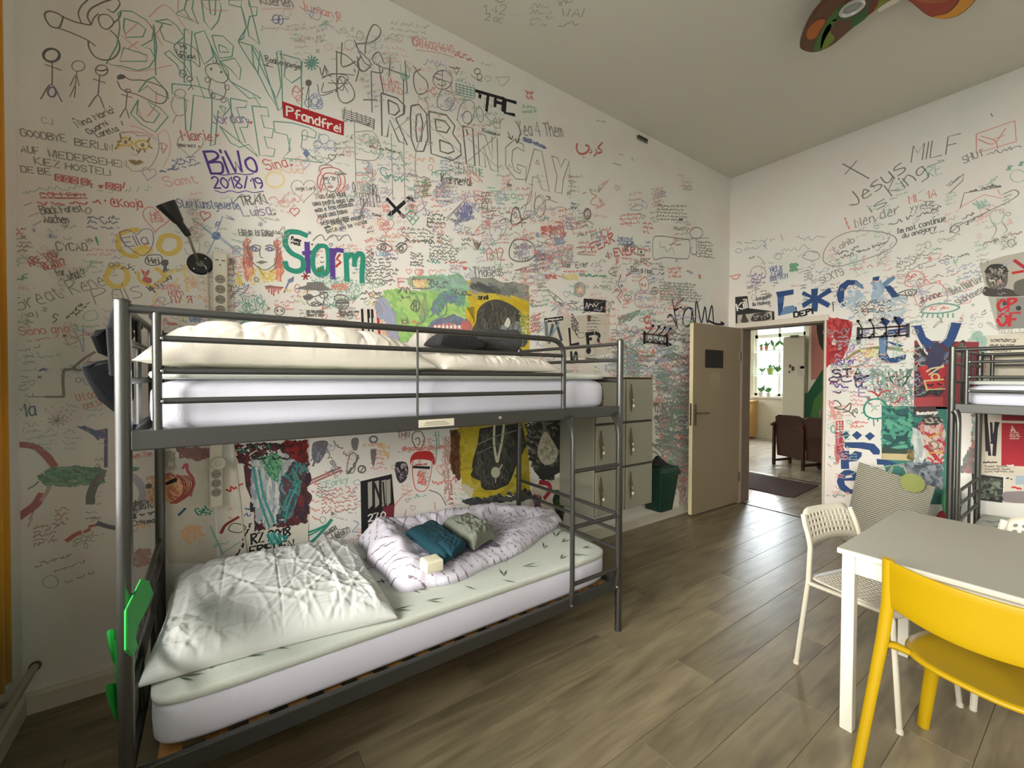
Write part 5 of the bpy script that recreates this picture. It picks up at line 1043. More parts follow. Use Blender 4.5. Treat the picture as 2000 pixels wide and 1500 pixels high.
R_ = ('815,605 920,640 970,690 965,740 910,770 985,945 930,920 870,780 855,890 820,885', '860,650 920,680 935,720 905,750 865,740', '1010,690 1060,680 1110,740 1120,900 1090,985 1040,985 1010,900 1005,760', '1045,750 1070,740 1085,800 1075,920 1050,925 1040,850', '1125,725 1240,750 1295,820 1280,870 1330,940 1335,1010 1280,1045 1140,1000', '1165,775 1230,790 1262,830 1240,865 1175,850', '1195,910 1270,940 1290,985 1250,1000 1200,985', '1345,820 1410,835 1425,1080 1370,1065', '1370,842 1378,880')
for p in R_: S(p, 'k', 3, True, sm=False)
for p in ('1445,870 1490,880 1540,1040 1535,890 1570,900 1575,1120 1530,1105 1480,950 1495,1090 1455,1080', ): S(p, 'k2', 1.8, True, sm=False)
for p in ('1560,890 1380,1050', '1380,900 1560,1080', '880,760 1010,900', '1010,760 900,850', '1180,860 1340,1000'): S(p, 'g', 1.2)
for p in ('1740,940 1680,910 1625,960 1625,1080 1690,1165 1755,1170 1760,1090 1700,1070 1700,1100 1725,1110 1720,1130 1680,1110 1665,1050 1670,980 1700,960 1745,985', '1810,970 1860,985 1910,1250 1860,1230 1840,1160 1800,1150 1795,1205 1755,1190', '1830,1040 1845,1070 1820,1065', '1925,1015 1965,1030 1985,1090 2010,1035 2040,1050 2000,1170 1990,1260 1945,1250 1960,1150'): S(p, 'g', 1.8, True, sm=False)
T('Oser', 1440, 790, 1620, 850, 110, 'g', 1.6); S('1310,780 1330,690 1380,650 1420,680 1410,780 1350,830 1310,780', 'g', 1.6, True); CIRC(1375, 765, 30, 40, 'k2', 1.4)
T('Yea 4 Them', 1710, 880, 2000, 890, 95, 'g', 2.2); S('1700,790 1730,870', 'd', 1.5); S('1640,860 1660,905', 'k', 2); S('1720,870 1700,930', 'k', 2); S('1690,900 1698,932 1716,905', 'k', 2); S('1640,890 1662,906 1672,885', 'k', 2); T('Kuddeln', 1475, 855, 1570, 885, 20, 'k', 1.8); HEART(1582, 878, 8, 'k', 1, True); X(1740, 915, 1890, 970, 18, 'b', 3)
new('blue_doodles'); CIRC(440, 905, 36, 30, 'b2', 1.5); CIRC(400, 940, 26, 26, 'b2', 1.5); CIRC(490, 940, 30, 24, 'b2', 1.5); S('430,880 410,870 425,930 480,980', 'b2', 1.4); S('375,970 450,960 520,985', 'b2', 1.6); X(390, 975, 510, 985, 30, 'v2', 1.8); T('23', 550, 1010, 620, 1020, 55, 'p', 1.6); FILL('322,965 352,1000 330,1030 305,1000', 'b'); HEART(320, 1070, 28, 'v2', 1.4); XB(665, 870, 960, 980, 4, 26, 'n2', 1.8, 6, .28); X(740, 960, 955, 1005, 18, 'k', 2); FILL('620,880 632,905 610,905', 'n'); X(1000, 1040, 1160, 1060, 40, 'o2', 2.4)
T('C', 820, 1145, 870, 1150, 60, 'n', 2); X(840, 1175, 1000, 1190, 40, 'n', 2.2); X(850, 1150, 990, 1165, 30, 'n', 1.8); X(890, 1080, 990, 1085, 22, 'n', 1.6); T('Karneval', 1210, 1190, 1400, 1210, 56, 'k', 2.4); X(1200, 1175, 1410, 1195, 40, 'k', 1.8); T('LASTME', 1320, 1120, 1480, 1150, 48, 'n', 1.8); X(990, 1140, 1120, 1170, 26, 'k2', 1.5)
HATCH('1070,1180 1140,1180 1145,1280 1080,1280', ['gr', 'n', 'r'], 40, 30, 1.8, .15, .2, 3); T('Ciao...', 1165, 1290, 1280, 1260, 50, 'v2', 1.6); T('Samenmond', 1200, 1350, 1400, 1280, 50, 'v2', 1.5); XB(1140, 1100, 1290, 1150, 1, 30, 'n', 1.6, 4); S('1180,1150 1165,1120 1195,1110 1240,1110 1290,1100', 'n', 1.4)
T('Esgu', 1560, 1305, 1740, 1300, 56, 'n2', 2); XB(1420, 1255, 1535, 1320, 2, 36, 'r', 1.8, 7); S('1415,1240 1540,1260 1535,1325 1425,1325', 'r2', 1.4, True, sm=False); X(1560, 1270, 1700, 1240, 30, 'g2', 1.3); FILL('1640,1180 1650,1195 1630,1200', 'k'); T('de', 1635, 1215, 1665, 1215, 24, 'k', 2); XB(1700, 1200, 1800, 1280, 2, 24, 'r2', 1.4, 8, .1)
S('1740,1340 1780,1310 1800,1200', 'g', 1.4); S('1660,1450 1670,1370 1700,1350 1720,1400 1725,1440 1690,1460', 'k', 2.6, True); CIRC(1690, 1400, 8, 18, 'k', 1.4); S('1720,1450 1760,1450', 'k', 1.6); S('1820,1250 1810,1400 1860,1330 1900,1300 1960,1320', 'g', 1.4); CIRC(1850, 1340, 36, 70, 'g', 1.3)
new('girl_portrait', label='small portrait of a girl with red hair')
S('420,1130 430,1100 490,1090 550,1110 578,1160 575,1210 545,1250 530,1245 550,1200 545,1150 500,1130 450,1130 425,1170 415,1220 420,1240 400,1200 405,1150', 'r', 2.2, True); S('430,1140 440,1180 420,1250', 'r', 2); S('440,1150 445,1200 470,1240 510,1245 535,1200 530,1150', 'k', 1.8); S('440,1160 470,1155', 'k', 1.8); S('485,1150 520,1158', 'k', 1.8); CIRC(455, 1165, 9, 6, 'k', 1.6); CIRC(505, 1168, 9, 6, 'k', 1.6); S('478,1160 470,1190 484,1192', 'k', 1.3); S('465,1215 490,1212 500,1218 480,1222 465,1215', 'r', 2); S('465,1245 450,1290', 'k', 1.4); S('510,1245 530,1270', 'k', 1.4); S('410,1120 420,1080 480,1075 500,1090', 'br', 1.6)
new('handwriting', label='lines of black marker handwriting')
T('Nao seja igual', 395, 1295, 585, 1275, 34, 'k', 1.9); T('uma pedra agua tem', 375, 1340, 640, 1310, 30, 'k', 1.9); T('mas e fria andando', 390, 1382, 632, 1340, 30, 'k', 1.9); T('igual uma baixa', 410, 1422, 595, 1385, 30, 'k', 1.9); T('seja igual uma', 425, 1465, 605, 1425, 30, 'k', 1.9)
new('tall_lettering', label='tall thin black capitals'); T('ON VA BOIRE', 632, 1250, 800, 1275, 70, 'k', 1.5, .02); T('A', 645, 1280, 660, 1282, 50, 'k', 1.6); T('BERLIN!?', 685, 1340, 815, 1350, 82, 'k', 1.5, .02); HEART(310, 1235, 82, 'g', 1.2); T('Angie Lord', 260, 1240, 385, 1235, 24, 'k2', 1.4); S('580,1220 600,1200 590,1240 610,1215', 'v2', 1.8); XB(640, 1350, 760, 1420, 3, 28, 'b2', 1.8, 9); T('Time', 755, 1405, 815, 1412, 18, 'k', 2)
fr(*FE)
new('crossed_tools', 'x', .00105, label='thick black crossed bones mark'); S('855,130 960,245', 'k', 6.5, sm=False); S('965,150 870,235', 'k', 6.5, sm=False); CIRC(875, 220, 12, 14, 'k', 1, True); CIRC(955, 240, 14, 12, 'k', 1, True); CIRC(855, 140, 9, 9, 'k', 1, True); CIRC(962, 152, 9, 9, 'k', 1, True)
HATCH('820,160 870,160 870,220 820,220', ['p'], 16, 30, 3, .3); HATCH('985,160 1050,160 1050,230 1000,240', ['p', 'n2'], 20, 30, 2.6, .4); S('970,235 1010,205 1060,250 1020,300', 'n', 2, True, sm=False); S('985,235 1040,270', 'n', 1.6); S('1040,225 1000,275', 'n', 1.6); T('Das Ebene', 985, 125, 1035, 150, 16, 'k', 1.3); HEART(1018, 175, 10, 'r', 1.4); XB(980, 115, 1040, 150, 2, 16, 'k2', 1.2, 2)
new('handwriting', label='lines of black marker handwriting'); FILL('440,312 475,300 492,312 450,326', 'k'); T('bomba que exagera', 495, 300, 705, 250, 28, 'k', 1.9); T('bate ela se vende', 465, 350, 725, 285, 28, 'k', 1.9)
HEART(845, 300, 52, 'r2', 1.5); T('DaX', 815, 305, 870, 300, 26, 'r', 1.8); X(820, 330, 870, 328, 16, 'r', 1.4); X(850, 385, 960, 365, 30, 'o2', 1.8)
new('purple_ghost', label='purple shaded dome doodle'); HATCH('1290,250 1320,180 1370,140 1410,190 1420,260 1380,270 1340,280 1290,310', ['v', 'v2', 'b'], 90, 40, 2.4, 1.2, .5, 5); HATCH('1330,220 1380,210 1380,250 1340,250', ['b'], 14, 30, 3, .1); XB(1290, 260, 1350, 340, 3, 22, 'b2', 1.6, 5); S('1240,270 1380,110', 'g', 1.4); X(1310, 350, 1430, 365, 20, 'b', 1.5)
new('handwriting')
for i in range(4): X(1115, 235+i*27, 1235, 245+i*25, 24, 'k', 2.2, i)
XB(945, 310, 1180, 380, 3, 22, 'k', 1.5, 11, .06, .1); XB(1180, 340, 1300, 420, 3, 20, 'k', 1.6, 12, .25); X(970, 410, 1165, 420, 26, 'k', 2.6); X(975, 400, 1160, 410, 20, 'k', 2); XB(1130, 430, 1330, 530, 5, 20, 'k', 1.5, 13, .05, .15); XB(1005, 470, 1100, 570, 5, 18, 'k', 1.7, 14, .05, .2); X(1115, 545, 1200, 548, 22, 'n', 2.2); X(1230, 548, 1375, 552, 20, 'r', 2); XB(1340, 380, 1410, 440, 2, 30, 'k', 1.6, 15)
XB(540, 420, 680, 450, 1, 24, 'r2', 1.4, 2); T('12.10.18', 715, 415, 760, 395, 20, 'r2', 1.4); XB(720, 455, 775, 510, 3, 20, 'k', 1.8, 16); T('Lopo', 785, 500, 865, 495, 34, 'lb', 2)
XB(715, 505, 940, 690, 8, 22, 'k', 1.8, 17, .03, .3); XB(680, 720, 840, 790, 2, 26, 'k', 2, 18, .0, .1)
new('eye_drawing', label='pair of black drawn eyes with brows')
S('785,395 830,410 880,440', 'k', 2.2); S('785,440 820,420 860,430 885,455 860,470 820,462 785,440', 'k', 2.4); CIRC(830, 445, 16, 15, 'k', 3); CIRC(830, 445, 6, 6, 'k', 1, True); S('785,450 810,470', 'k', 2); S('910,440 940,415 975,420', 'k', 2.6); S('915,455 945,430 980,425 975,460 945,480 915,455', 'k', 2.4); CIRC(945, 452, 13, 14, 'k', 3); S('905,460 925,490', 'k', 1.6); S('870,470 890,455', 'k', 2)
new('heart_tick'); FILL('1405,380 1435,405 1450,420 1470,398 1462,430 1442,465 1420,430', 'k'); HATCH('1450,450 1490,440 1490,480 1460,490', ['n2'], 12, 25, 2.5, 1)
new('number_writing', label='red numbers with a ragged speech cloud'); T('1312', 1490, 530, 1620, 525, 78, 'r', 2); S('1655,440 1680,400 1730,392 1790,410 1815,450 1810,500 1770,530 1700,535 1655,510 1648,470', 'k2', 2.4, True); T('Die Guten', 1680, 450, 1800, 450, 26, 'k2', 1.4); T('sind', 1680, 490, 1730, 490, 26, 'k2', 1.4); T('Eyes!', 1710, 525, 1780, 525, 26, 'k2', 1.4); XB(1820, 470, 1960, 530, 2, 30, 'r', 1.8, 5, .1); T('mas mensch', 1860, 335, 1990, 325, 30, 'r', 2.2); X(1870, 362, 1970, 355, 26, 'r', 2.2); S('1955,280 1990,290 2000,330 2010,360', 'r', 2.2); S('1990,350 2008,372 2020,345', 'r', 2.2); S('1965,300 1980,320 1985,350', 'r', 2); XB(1790, 250, 1960, 280, 1, 24, 'r2', 1.4, 4)
S('1520,300 1530,250 1570,235 1620,260 1625,330 1590,380 1555,400 1525,360', 'v2', 1.4, True); T('A', 1555, 340, 1600, 340, 70, 'v2', 1.6); S('1545,310 1610,300', 'v2', 1.3); S('1435,330 1500,260 1490,350 1440,360', 'r2', 1.6, True, sm=False); X(1445, 340, 1485, 330, 20, 'r2', 1.5); X(1650, 330, 1750, 320, 40, 'r2', 2.0); X(1700, 260, 1760, 270, 30, 'r2', 1.4)
new('tag_lettering'); T('Thadeus', 1420, 640, 1610, 625, 66, 'k2', 1.6); T('Mandel', 1425, 610, 1600, 600, 50, 'k2', 1.3); X(1500, 640, 1640, 640, 60, 'k2', 1.3); HEART(995, 600, 18, 'r2', 1.5); HEART(1062, 608, 28, 'r2', 2); HATCH('1045,590 1085,590 1085,625 1055,630', ['r2'], 12, 24, 1.6, .6); HEART(1150, 610, 26, 'r2', 1.3); X(1190, 610, 1360, 570, 30, 'p', 2); FILL('1345,570 1375,572 1370,592 1350,590', 'r')
# woman with red hair
new('woman_portrait', label='portrait of a woman with long red hair in marker')
fr(*FB)
HATCH('1640,420 1700,400 1720,440 1810,400 1860,440 1790,500 1700,510 1650,520 1620,520 1640,460', ['y', 'y2'], 40, 60, 4, .9, .4, 2); HATCH('1540,440 1570,420 1570,520 1540,520', ['y', 'y2'], 14, 50, 3.4, 1.4, .3)
HATCH('1580,240 1610,215 1625,290 1650,380 1650,440 1620,480 1590,440 1578,380 1590,330', ['r', 'o', '#a8261c'], 80, 70, 2.2, 1.4, .25, 3); HATCH('1575,400 1650,400 1640,500 1600,500', ['o', 'o2'], 30, 60, 2, 1.5, .2, 9)
HATCH('1780,220 1815,230 1825,310 1845,400 1840,450 1815,500 1785,440 1790,380 1800,320', ['r', 'o', '#a8261c'], 80, 70, 2.2, 1.6, .25, 4); HATCH('1790,420 1845,410 1830,500 1800,500', ['o', 'o2'], 30, 60, 2, 1.6, .2, 8)
S('1612,260 1620,330 1660,390 1720,425 1780,395 1805,340 1800,270', 'k', 1.6); S('1630,275 1660,262 1690,270', 'k', 2); S('1730,270 1760,262 1790,275', 'k', 2); S('1625,285 1650,272 1690,295 1650,302 1625,285', 'k', 1.8); CIRC(1655, 287, 12, 12, 'v', 3); S('1725,290 1755,275 1785,290 1755,302 1725,290', 'k', 1.8); CIRC(1757, 288, 12, 12, 'v', 3); S('1697,270 1690,310 1695,340 1710,345', 'k', 1.5); FILL('1670,375 1700,362 1740,372 1700,388', '#6b5b5c'); S('1670,375 1705,372 1740,372', 'k', 1.5); S('1680,400 1700,440 1720,460', 'k', 1.2); S('1800,400 1760,440', 'k', 1.2)
T('Listen to Calcutta', 1555, 180, 1820, 190, 24, 'k', 1.7); T('Listen to sense', 1560, 200, 1780, 205, 20, 'k', 1.7)
new('dripping_lips', label='dark red dripping lips'); FILL('1718,530 1760,523 1790,530 1850,535 1835,548 1790,545 1740,545', '#7a1c14')
for x, l in ((1735, 12), (1750, 28), (1768, 40), (1782, 50), (1795, 22), (1812, 36), (1825, 18)): S([(x, 540), (x, 540+l)], 'r', 3, sm=False)
S('1850,570 1885,490', 'b', 3, sm=False); FILL('1870,490 1915,465 1910,500 1885,510', 'b'); X(1860, 575, 1900, 565, 30, 'y', 2)
new('bubble_name', 'x', .00105, label='purple-green bubble name lettering')
fr(*FE)
# Storm
S('325,365 270,345 205,350 190,420 230,480 300,520 305,580 260,600 205,580 190,545', 'n', 10, k=6); S('332,420 338,600', 'v', 10, sm=False); S('310,482 372,476', 'v', 8, sm=False); S('410,435 375,480 370,560 390,610 425,625 465,600 470,500 455,440 410,435', 'n', 9, True); FILL('395,580 440,560 450,620 400,625', 'n'); CIRC(428, 520, 16, 38, 'w', 1, True); CIRC(424, 510, 3, 5, 'k', 1, True); CIRC(434, 510, 3, 5, 'k', 1, True); S('418,535 428,545 440,535', 'k', 1.4); X(400, 600, 460, 600, 30, '#6b6a20', 3.4)
S('495,460 500,640', 'v', 10, sm=False); S('500,500 520,462 560,465', 'v', 9); S('545,490 525,520 550,540 520,570', 'r', 3.6, sm=False); S('585,490 592,655', 'n', 10, sm=False); S('592,510 620,490 640,510 640,560', 'n', 9.5); S('642,520 665,488 695,500 690,600 690,665', 'n', 10, k=6)
T('Pussy', 230, 395, 290, 410, 20, 'k', 2); T('riots', 230, 420, 285, 432, 18, 'k', 2); HEART(365, 425, 7, 'k', 1, True)
for a in range(6): S([(322-24*math.cos(a*PI/6*2), 632-24*math.sin(a*PI/3)), (322+24*math.cos(a*PI/3), 632+24*math.sin(a*PI/3))], '#8a2030', 2.4, sm=False)
for i in range(3): S([(370+i*85, 400), (400+i*85, 370), (430+i*85, 365), (450+i*85, 400)], 'g', 1.6)
new('pirate_doodles', label='pirate heads drawn in black marker on a green-dotted cloud')
HATCH('350,640 460,620 600,640 720,680 680,760 640,800 520,840 440,850 420,800 480,720 360,680', ['n', 'n2'], 420, 11, 1.4, .5, 1.2, 7); T('MASSE', 495, 715, 600, 722, 34, 'o', 2.2); S('495,690 610,700', 'r2', 1.4)
FILL('268,712 300,700 330,690 340,672 400,668 430,672 455,695 482,718 420,722 330,722', '#55524e'); 
for i in range(7): S([(335+i*15, 672), (325+i*18, 718)], 'k', 1.6, sm=False)
S('262,715 320,700 400,722 485,720', 'k', 2); S('335,722 330,790 350,820 390,826 430,815 445,780 440,730', 'k', 1.8); FILL('303,760 350,745 380,765 350,788 315,785', 'k'); S('380,765 430,748 465,735', 'k', 2); CIRC(440, 755, 26, 20, 'k', 2); S('380,800 360,810 375,820 395,805 410,818 425,812 405,800', 'k', 2.6); S('385,775 392,795 402,790', 'k', 1.4); T('so un pulpo', 330, 868, 440, 872, 22, 'k', 1.9); T('albert cou', 332, 892, 438, 892, 18, 'k', 1.9)
S('510,765 540,752 580,760 600,785 520,790 510,765', 'k', 2, True); CIRC(560, 815, 42, 34, 'k', 1.6); FILL('520,800 600,795 605,812 525,812', 'k'); HATCH('525,820 600,820 590,850 540,850', ['g', 'br'], 20, 24, 2, .1); T('Reut Jan van', 540, 868, 668, 868, 16, 'k', 1.8); T('Bert!', 548, 890, 600, 890, 20, 'k', 2)
# ---------- crop B: left middle
fr(*FB)
new('handwriting')
XB(80, 150, 180, 215, 4, 22, 'r', 1.8, 21); XB(35, 200, 215, 310, 4, 22, 'g', 1.8, 22, .02); T('CYCAD', 375, 298, 570, 298, 50, 'd', 2); X(380, 245, 480, 220, 26, 'n2', 1.6); X(560, 240, 610, 240, 26, 'n', 1.8); T('!', 640, 262, 650, 262, 50, 'n', 4); XB(565, 280, 770, 335, 2, 20, 'r2', 1.3, 23); T('ARE YOU', 200, 400, 380, 340, 56, 'r', 2.6); T('READY?', 295, 425, 435, 390, 50, 'r', 2.6); T('for', 375, 465, 430, 455, 50, 'd', 1.8); T('what?', 455, 490, 565, 465, 60, 'd', 2)
XB(590, 350, 690, 420, 2, 30, 'n2', 1.8, 24); X(600, 440, 670, 440, 20, 'n2', 1.3); X(60, 520, 175, 480, 30, 'n', 2.6); X(80, 560, 180, 520, 40, 'p', 1.3); T('Great Rene', 120, 690, 690, 520, 105, 'g', 1.8); T('Pais', 625, 650, 930, 600, 110, 'g', 1.7); X(30, 410, 150, 350, 50, 'g2', 1.3); T('aj', 190, 730, 245, 720, 34, 'g', 1.6); S('345,770 370,745 345,730 360,710 380,720', 'd', 2); X(440, 740, 540, 650, 26, 'k2', 2.4); X(500, 720, 590, 640, 24, 'k2', 1.8)
X(60, 760, 110, 740, 34, 'n', 1.6); X(85, 795, 240, 760, 34, 'n', 1.6); T('Sono ana', 130, 850, 450, 830, 54, 'r2', 2); X(185, 900, 420, 855, 24, 'r2', 1.6); FILL('410,845 432,845 430,858 412,860', 'k'); HEART(460, 880, 40, 'r2', 1.4, rot=.4); X(530, 880, 600, 850, 60, 'r2', 1.5); S('540,830 570,850 600,830', 'r2', 1.4); T('Mila', 35, 940, 120, 910, 40, 'n', 2); X(35, 990, 290, 920, 30, 'g', 1.4); X(100, 1025, 230, 990, 30, 'n2', 1.5); X(250, 1000, 400, 990, 28, 'n2', 1.4); X(480, 805, 670, 795, 24, 'n2', 1.8); S('540,740 560,700 620,690 635,740 580,755 540,740', 'n2', 1.4)
S('615,960 550,1000 490,1050 480,1070 560,1080 600,1070', '#7d776a', 5); S('430,1070 415,1080 410,1150 415,1240 400,1250 300,1250', '#7d776a', 5); S('300,1250 180,1250', '#a09a8c', 3); S('430,1075 490,1065', '#7d776a', 6); S('540,1040 600,1020', 'r2', 2); CIRC(580, 1032, 14, 12, 'r', 1.6)
T('A', 260, 1085, 300, 1085, 24, 'b', 1.8); X(250, 1080, 320, 1075, 20, 'b', 1.8); XB(40, 1110, 220, 1215, 4, 26, 'b2', 1.8, 25); T('X', 245, 1130, 268, 1130, 18, 'b', 1.8); X(160, 1250, 230, 1245, 22, 'b2', 1.6); T('Ma', 120, 1385, 235, 1370, 90, 'b', 3); T('U LOOK', 505, 1280, 660, 1250, 44, 'r2', 1.6); T('GOLD', 555, 1335, 665, 1300, 42, 'r2', 1.6); CIRC(510, 1140, 18, 16, 'g', 1.3); S('540,1130 560,1170 600,1160', 'g', 1.3)
new('dotted_spray', label='grey speckles and a blue dripping paint mark')
R0 = random.Random(5)
for i in range(60): x, y = R0.gauss(370, 60), R0.gauss(1400, 60); CIRC(x, y, R0.uniform(1.5, 5), None, 'g', 1, True, 6)
for a in range(9): S([(370, 1405), (370+60*math.cos(a*.7), 1405+40*math.sin(a*.7))], 'g', 1.2, sm=False)
FILL('500,1440 560,1445 620,1470 690,1455 690,1500 650,1495 610,1500 590,1470 540,1455', 'b'); S('545,1440 640,1480', 'b', 3); S('600,1480 640,1530', 'b', 3)
new('yellow_rings', label='yellow sprayed rings and a heart around a name')
S('830,170 785,190 770,240 780,290 830,330 890,335', 'y', 9); S('840,165 900,160 870,175', 'y', 8); HATCH('890,300 960,250 995,290 960,330 880,330 860,310', ['y', '#edd04e'], 40, 50, 5, -.5, .3); S('780,180 840,165 890,195 930,160 985,165 1000,220 985,280 940,330 900,320 830,270 790,230 780,180', 'v', 1.6, True); T('Ella', 820, 275, 970, 255, 66, 'v', 2, .03)
S('1040,250 1060,210 1110,200 1160,220 1170,265 1150,300 1100,320 1050,300 1035,270', 'y', 10, True); S('700,450 720,410 770,400 820,430 830,480 800,525 745,530 700,500 690,470', '#e8c940', 10, True); CIRC(725, 392, 16, 14, 'k2', 1.6); CIRC(762, 388, 14, 12, 'k2', 1.6); X(800, 430, 880, 400, 24, 'k', 1.8); X(830, 390, 880, 450, 24, 'k', 1.6)
S('900,440 910,490 960,520 1010,530', 'y', 6); S('1020,415 1050,440 1070,475 1040,500', 'y', 8); S('1075,460 1130,430 1180,425 1210,400', 'y2', 9); S('1200,430 1215,500 1220,560', 'y2', 6); S('1215,380 1240,420', 'p', 2); HATCH('1225,440 1300,460 1290,560 1230,540', ['p', 'y2'], 14, 50, 1.4, 1.4, .3)
new('hej_fox', label='little red fox and a black cat with a speech bubble')
S('945,365 960,335 1000,325 1045,330 1058,360 1040,385 990,395 955,385', 'k', 2, True); T('Hej', 970, 380, 1035, 378, 34, 'k', 2.6); FILL('1050,365 1075,355 1095,360 1098,385 1085,400 1070,405 1050,390', 'k'); FILL('1065,405 1085,400 1090,430 1060,435', 'k'); S('1055,430 1080,440 1100,420', 'k', 2.4)
FILL('915,415 935,430 950,440 965,420 975,430 965,455 950,465 930,455', 'r'); FILL('935,462 960,470 985,480 992,500 975,512 945,512 925,500', 'r'); T('long yeuey', 980, 560, 1120, 470, 40, 'k', 2.6); FILL('940,440 952,448 946,456', 'w'); S('975,530 1010,570', 'k', 3)
new('cyrillic_writing', label='red Cyrillic lettering'); T('CEPEK', 1065, 550, 1180, 548, 26, 'r2', 2); T('HOPM', 1100, 590, 1195, 588, 30, 'r2', 2); T('ПУСЯ', 1120, 640, 1250, 638, 46, 'r', 2.2); S('1010,640 1035,605 1075,610 1060,650 1100,640 1130,620', 'b2', 1.6); S('1080,690 1130,690 1180,720 1195,760', 'g', 1.4); S('1080,680 1100,720 1150,740 1200,690', 'v2', 1.3)
FILL('965,700 985,690 1000,700 998,740 985,755 970,735', 'v'); T('mein', 1090, 780, 1150, 784, 20, 'r', 2); CIRC(1075, 750, 10, 10, 'r', 1.8)
new('butterfly', label='small blue butterfly drawing'); FILL('1225,710 1260,715 1268,735 1262,760 1240,765 1228,745', 'lb'); FILL('1315,710 1282,715 1272,735 1280,760 1300,768 1312,745', 'lb'); S('1225,708 1268,735 1315,708', 'b', 1.8); S('1268,720 1270,765', 'b', 2.4); CIRC(1215, 755, 4, 4, 'b', 1, True); CIRC(1325, 750, 4, 4, 'b', 1, True)
new('blue_spikes', label='blue starburst with long thin rays'); FILL('1380,190 1400,175 1430,180 1438,205 1425,225 1400,230 1378,215', 'b')
for p in ('1250,90 1400,200', '1400,200 1450,75', '1405,200 1600,350', '1400,220 1350,320', '1290,120 1390,205', '1430,205 1560,310'): S(p, 'lb', 1.8, sm=False)
XB(1400, 110, 1460, 150, 2, 22, 'b', 1.8, 3, -.2); X(1330, 155, 1390, 165, 24, 'n2', 1.5); X(1420, 165, 1490, 165, 24, 'g2', 1.4); S('1500,270 1540,290 1510,310 1560,280 1530,300', 'v2', 2); CIRC(1540, 290, 26, 22, 'v2', 1.6); XB(1220, 150, 1270, 180, 2, 20, 'r', 2, 4); CIRC(1235, 185, 34, 30, 'g2', 1.4); S('1200,250 1260,230 1300,260 1280,330 1220,320 1200,280', 'g2', 1.4); S('1230,350 1215,400 1250,470 1280,500 1290,550', 'p', 1.6)
CIRC(1512, 370, 16, 20, 'k', 1.8); T('#', 1505, 380, 1520, 380, 20, 'k', 1.4); S('1515,390 1520,430', 'gr', 2); S('1520,415 1535,400', 'gr', 2); X(1500, 610, 1560, 560, 44, 'b', 2); S('1505,600 1540,560 1590,540 1620,520 1600,560 1560,590', 'b', 1.8); CIRC(1670, 487, 14, 14, 'b', 1.8); CIRC(1585, 520, 8, 8, 'k', 1.4)
HATCH('1550,590 1700,580 1740,650 1720,760 1560,770 1540,680', ['n', 'n2'], 70, 34, 1.4, .2, 1.4, 6); T('#19', 1600, 690, 1720, 680, 80, 'n', 1.8); XB(1790, 620, 1940, 690, 3, 20, 'r2', 1.8, 8); CIRC(1820, 690, 32, 28, 'k2', 1.8); CIRC(1805, 690, 8, 8, 'k', 1, True); CIRC(1835, 690, 8, 8, 'k', 1, True); S('1800,715 1830,770 1870,760', 'g', 1.5); CIRC(1750, 675, 10, 10, '#8a7a40', 1, True); HATCH('1540,740 1760,740 1760,775 1540,775', ['n2', 'n'], 40, 20, 1.6, .1, 1); S('1850,770 1900,790 1960,760', 'lb', 1.6); X(1880, 800, 1930, 795, 14, 'r', 3); X(1440, 795, 1600, 780, 10, 'n2', 1.6)
# ---------- below the upper pillow line
fr(*FE)
new('handwriting'); S('380,960 400,1000 420,960 440,1000 470,970', 'd', 1.6); S('490,1010 500,960 530,1000 545,985 570,995', 'd', 1.8); HEART(342, 958, 11, 'r', 1, True); S('655,960 655,1005', 'r2', 1.6); S('640,985 670,980', 'r2', 1.6); X(470, 1020, 570, 1025, 14, 'r', 1.5); FILL('205,975 225,955 250,965 252,978', 'r'); CIRC(300, 955, 18, 18, 'y2', 3); X(500, 1045, 590, 1048, 12, 'r', 2.6); HATCH('10,880 160,890 150,940 10,930', ['n2', 'n', 'b2'], 40, 20, 1.6, .2, 1.2); S('640,870 670,860 650,910 690,900', 'r2', 1.6)
new('red_heart_row'); X(860, 850, 900, 865, 30, 'r', 2.4); FILL('885,850 905,860 890,870', 'r')
# green mural painting with the blue and red mouth
new('mural_painting', label='painted green, blue and yellow mural patch with scrawls')
HATCH('820,740 860,720 1000,720 1380,740 1380,900 1350,1060 940,1060 860,960 830,850', ['#74b83a', '#8cc640', '#6fae3c', '#a3c95c'], 620, 90, 8, .9, .7, 3)
HATCH('980,640 1100,640 1240,630 1370,650 1400,720 1300,740 1120,720 1000,690', ['n2', '#5f9a6c', '#7fb98a', '#6f9c90'], 160, 80, 6, .3, .3, 4)
HATCH('840,760 900,880 930,1060 880,1050 800,870 760,800', ['v2', '#7d88a0', 'b2'], 80, 70, 5, 1.3, .3, 5)
HATCH('1190,750 1250,720 1360,760 1350,840 1250,800 1180,900 1140,850', ['b', '#2f6f66', 'n', '#2f8f6a'], 90, 70, 3.6, .9, .5, 6)
HATCH('1100,690 1120,900 1080,950 1060,880', ['#8a9a3a', '#5a8a4a'], 24, 80, 3, 1.4, .2, 6)
HATCH('1110,960 1170,910 1280,890 1370,910 1400,960 1390,1000 1200,960 1120,1040 1080,1050', ['#2c4a7a', '#3a5f8c', '#2d3f62'], 130, 70, 4.6, .1, .5, 7)
HATCH('1150,950 1260,935 1350,960 1340,985 1160,975', ['#c23a3a', '#b22a30', '#d88a8a'], 60, 24, 4, 1.4, .4, 8)
for x in range(1165, 1350, 26): CIRC(x, 962, 9, 12, '#ece4e0', 1, True)
HATCH('1340,930 1400,930 1400,990 1340,985', ['#c22420', '#a81c1c'], 40, 40, 6, .6, .5, 9)
for p in ('1040,760 1100,900 1000,980', '1120,860 1200,780 1300,750', '1190,840 1220,790 1240,830 1230,880 1190,890 1170,850', '1130,900 1170,860 1200,850'): S(p, '#3a6f5a', 2)
